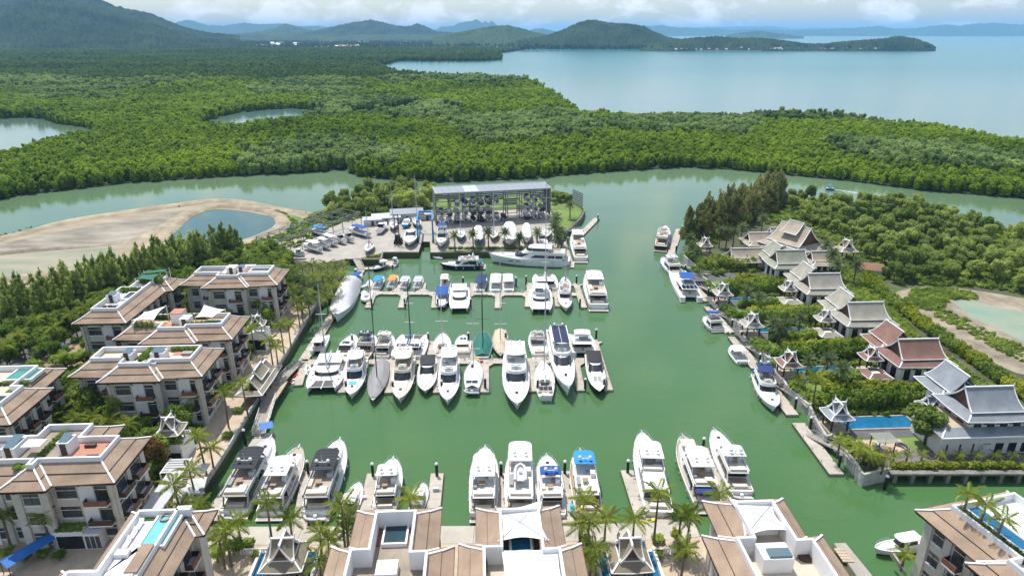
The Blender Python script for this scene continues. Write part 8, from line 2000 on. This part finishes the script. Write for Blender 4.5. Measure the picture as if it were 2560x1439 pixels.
# ---- far houses
HW = mat('far_white_walls', (0.72, 0.71, 0.68), .8); HR = [mat('far_red_roof', (0.34, 0.15, 0.10), .8), mat('far_grey_roof', (0.42, 0.42, 0.42), .7), mat('far_white_roof', (0.70, 0.70, 0.69), .6), mat('far_brown_roof', (0.24, 0.15, 0.11), .8)]
def house_mesh(k):
    b = MB().box(-5, 5, -4, 4, 0, 4.5); w = b.mesh('wall', HW); r = MB().add([(-5.6, -4.6, 4.4), (5.6, -4.6, 4.4), (5.6, 4.6, 4.4), (-5.6, 4.6, 4.4), (-4.4, 0, 7.2), (4.4, 0, 7.2)], [(0, 1, 5, 4), (1, 2, 5), (2, 3, 4, 5), (3, 0, 4)]).mesh('roof', HR[k])
    wn_ = MB().box(-3.4, -2.2, -4.06, -4.0, 1.4, 3.2).mesh('window', GLASS)
    return w, r, wn_
HM = [house_mesh(k) for k in range(4)]
def village(n, px0, px1, d0, d1, z, label, group, smin=.8, smax=1.8, kinds=(0, 1, 2, 3), zfun=None):
    for i in range(n):
        d = random.uniform(d0, d1); q = PD(random.uniform(px0, px1), 110, d); k = random.choice(kinds); s = random.uniform(smin, smax)
        t = thing('house', label, 'house', (q.x, q.y, z if zfun is None else zfun(q)), random.uniform(-.6, .6), group, s)
        put('wall', HM[k][0], t); put('roof', HM[k][1], t); put('window', HM[k][2], t)
        o = put('window', HM[k][2], t); o.location = (5.6, 0, 0)
random.seed(21)
village(34, 1840, 1975, 2905, 2990, 5, 'small house of the village on the headland', 'houses on the headland', .6, 1.1, (1, 2, 3), lambda q: 3 + (q.y - 2895) * .16)
village(16, 1680, 1840, 2905, 2950, 4, 'scattered house on the shore left of the headland village', 'houses on the headland', .6, 1.2, (1, 2, 3))
village(22, 2040, 2300, 2900, 2960, 8, 'villa on the wooded tip of the headland', 'houses on the headland', .5, 1.0, (1, 3, 3))
village(16, 375, 500, 3260, 3600, 2, 'pale building of the town at the foot of the hill', 'houses on the plain', 1.2, 2.2, (2, 1, 0))
village(26, 140, 370, 3200, 3300, 2, 'house of the red roofed settlement below the hill', 'houses on the plain', 1.2, 2.0, (0, 0, 2, 1))
village(8, 0, 70, 3180, 3260, 2, 'red roofed house at the far left below the hill', 'houses on the plain', 1.4, 2.4, (0, 0, 2))
village(14, 680, 760, 3700, 4300, 2, 'white warehouse on the plain in the middle distance', 'houses on the plain', 1.4, 2.4, (2, 2, 1))
village(14, 840, 900, 3350, 3600, 2, 'house on the plain left of the bay', 'houses on the plain', 1.4, 2.2, (0, 2, 1))
jt = thing('fishing_jetty', 'long pale jetty on the water in front of the headland village', 'jetty')
a, b = PD(1740, 118, 2880), PD(1905, 118, 2868); a.z = b.z = 2.0
MB().beam(a, b, 6, 1.2).build('deck', HW, jt)
for i in range(12): p = a.lerp(b, i / 11); MB().tube([(p.x, p.y, -1), (p.x, p.y, 2)], .8, 5).build('pile', CONC_D, jt)
# ---- a person on the front dock beside the right pavilion
def person(label, px_, rz, z):
    q = P(*px_, z); t = thing('person', label, 'person', (q.x, q.y, z), rz)
    J = [((0, 0, .98), .15), ((0, 0, 1.25), .15), ((0, .02, 1.45), .12), ((0, .03, 1.54), .055), ((0, .04, 1.62), .09), ((0, .05, 1.72), .085),
         ((-.10, 0, .90), .10), ((-.11, .02, .5), .07), ((-.12, -.02, .1), .045), ((-.12, .12, .04), .04), ((.10, 0, .90), .10), ((.11, -.04, .5), .07), ((.12, -.08, .1), .045), ((.12, .06, .04), .04),
         ((-.19, .01, 1.42), .06), ((-.26, .02, 1.14), .045), ((-.24, .16, .92), .035), ((-.22, .24, .86), .03), ((.19, .01, 1.42), .06), ((.26, .0, 1.14), .045), ((.25, .1, .90), .035), ((.24, .17, .84), .03)]
    E = [(0, 1), (1, 2), (2, 3), (3, 4), (4, 5), (0, 6), (6, 7), (7, 8), (8, 9), (0, 10), (10, 11), (11, 12), (12, 13), (2, 14), (14, 15), (15, 16), (16, 17), (2, 18), (18, 19), (19, 20), (20, 21)]
    me = bpy.data.meshes.new('body'); me.from_pydata([j[0] for j in J], E, []); o = put('body', me, t)
    m_ = o.modifiers.new('skin', 'SKIN')
    for i, j in enumerate(J):
        try: me.skin_vertices[0].data[i].radius = (j[1], j[1])
        except Exception: pass
    o.modifiers.new('smooth', 'SUBSURF').levels = 1
    me.materials.append(mat('tanned_skin', (0.42, 0.24, 0.15), .6))
    MB().loft([[(r * math.cos(a * math.pi / 5), .05 + r * math.sin(a * math.pi / 5), zz) for a in range(10)] for r, zz in ((.115, 1.70), (.11, 1.78), (.03, 1.82))], True, True).build('cap', CANV['cyan'], t, 50)
    MB().loft([[(r * 1.35 * math.cos(a * math.pi / 6), r * math.sin(a * math.pi / 6), zz) for a in range(12)] for r, zz in ((.165, .95), (.17, 1.2), (.15, 1.44), (.07, 1.5))], True, False).build('shirt', CANV['navy'], t, 50)
    MB().loft([[(r * 1.3 * math.cos(a * math.pi / 6), r * math.sin(a * math.pi / 6), zz) for a in range(12)] for r, zz in ((.19, .52), (.185, .8), (.17, 1.0))], True, False).build('shorts', CANV['tan'], t, 50)
person('person in dark shirt, tan shorts and pale blue cap standing on the front dock', (1545, 1350), .6, .72)
# ---- power pedestals on the docks
for (a, b, lb) in (((900, 730), (1440, 734), 'yard dock'), ((780, 903), (1470, 900), 'middle dock')):
    for i in range(10):
        q = P(*a, DZ).lerp(P(*b, DZ), (i + .5) / 10); t = thing('power_pedestal', 'white power pedestal on the %s, %s from the left' % (lb, ORD[i]), 'power pedestal', (q.x, q.y + .9, DZ), MAR, 'power pedestals')
        MB().box(-.16, .16, -.13, .13, 0, .95).build('post', GEL, t); MB().box(-.2, .2, -.17, .17, .95, 1.1).build('lamp_cap', CUSHG, t)
# ---- court in front of the near left block: paving, planted conservatory, beds
struct(sheet('court_paving', pz([(-60, 1290), (330, 1285), (330, 1400), (250, 1470), (-60, 1470)], QZ), QZ + .012, PAVE))
q = P(205, 1372, QZ); cv = thing('conservatory', 'glazed conservatory with planted roof bed and grey sheet roof below the near left block', 'conservatory', (q.x, q.y, QZ), MAR)
MB().box(-3.4, 3.0, 0, 4.4, 0, 2.9).build('wall', WHITE, cv); MB().box(-3.2, .6, -.06, 0, .15, 2.5).build('glass_front', GLASS, cv)
for i in range(3): MB().box(.9 + i * .75, 1.5 + i * .75, -.06, 0, .15, 2.4).build('window', WGLASS, cv)
MB().box(-3.5, .7, -.1, 4.4, 2.9, 3.3).build('planter_box', WHITE, cv); thedge(cv, -3.4, .6, 0, .7, 3.2, .6, 220); thedge(cv, -3.4, .6, 1.0, 4.2, 3.1, .5, 221, GARD)
MB().loft([[(.8, -.2, 3.0), (3.2, -.2, 3.0)], [(.8, 4.5, 3.5), (3.2, 4.5, 3.5)]], False).build('sheet_roof', GELG, cv)
for i, (x, y) in enumerate(((60, 1405), (110, 1395), (20, 1390), (150, 1400))):
    q = P(x, y, QZ); tree(q.x, q.y, .42, 'low dark shrub in the bed under the blue awning, %s from the camera side' % ORD[i], None, GRD, .3, 'shrub', cat='shrub')
for i, x in enumerate((96, 132)):
    q = P(x, 1335, QZ); pg = thing('slatted_screen', 'brown slatted pergola strip behind the blue awning, %s from the left' % ORD[i], 'pergola', (q.x, q.y, QZ), MAR)
    for k in range(7): MB().box(-1.6, 1.6, -1.2 + k * .36, -1.06 + k * .36, 2.3, 2.4).build('slat', WOODD, pg)
    for xx in (-1.5, 1.5):
        for yy in (-1.1, 1.0): MB().box(xx - .06, xx + .06, yy - .06, yy + .06, 0, 2.3).build('post', WOODD, pg)

# ================================================================ haze: closed box of even air around everything
hb = MB().box(-43000, 43000, -500, 43000, -3.2, 345.0)
haze_mat = bpy.data.materials.new('haze_air'); haze_mat.use_nodes = True
n, l = nodes_of(haze_mat); n.clear()
ho = n.new('ShaderNodeOutputMaterial'); pv = n.new('ShaderNodeVolumePrincipled')
pv.inputs['Color'].default_value = (0.33, 0.64, 1.0, 1)
pv.inputs['Density'].default_value = 0.000066
pv.inputs['Anisotropy'].default_value = 0.0
l.new(pv.outputs[0], ho.inputs['Volume'])
stuff(hb.build('haze', haze_mat))
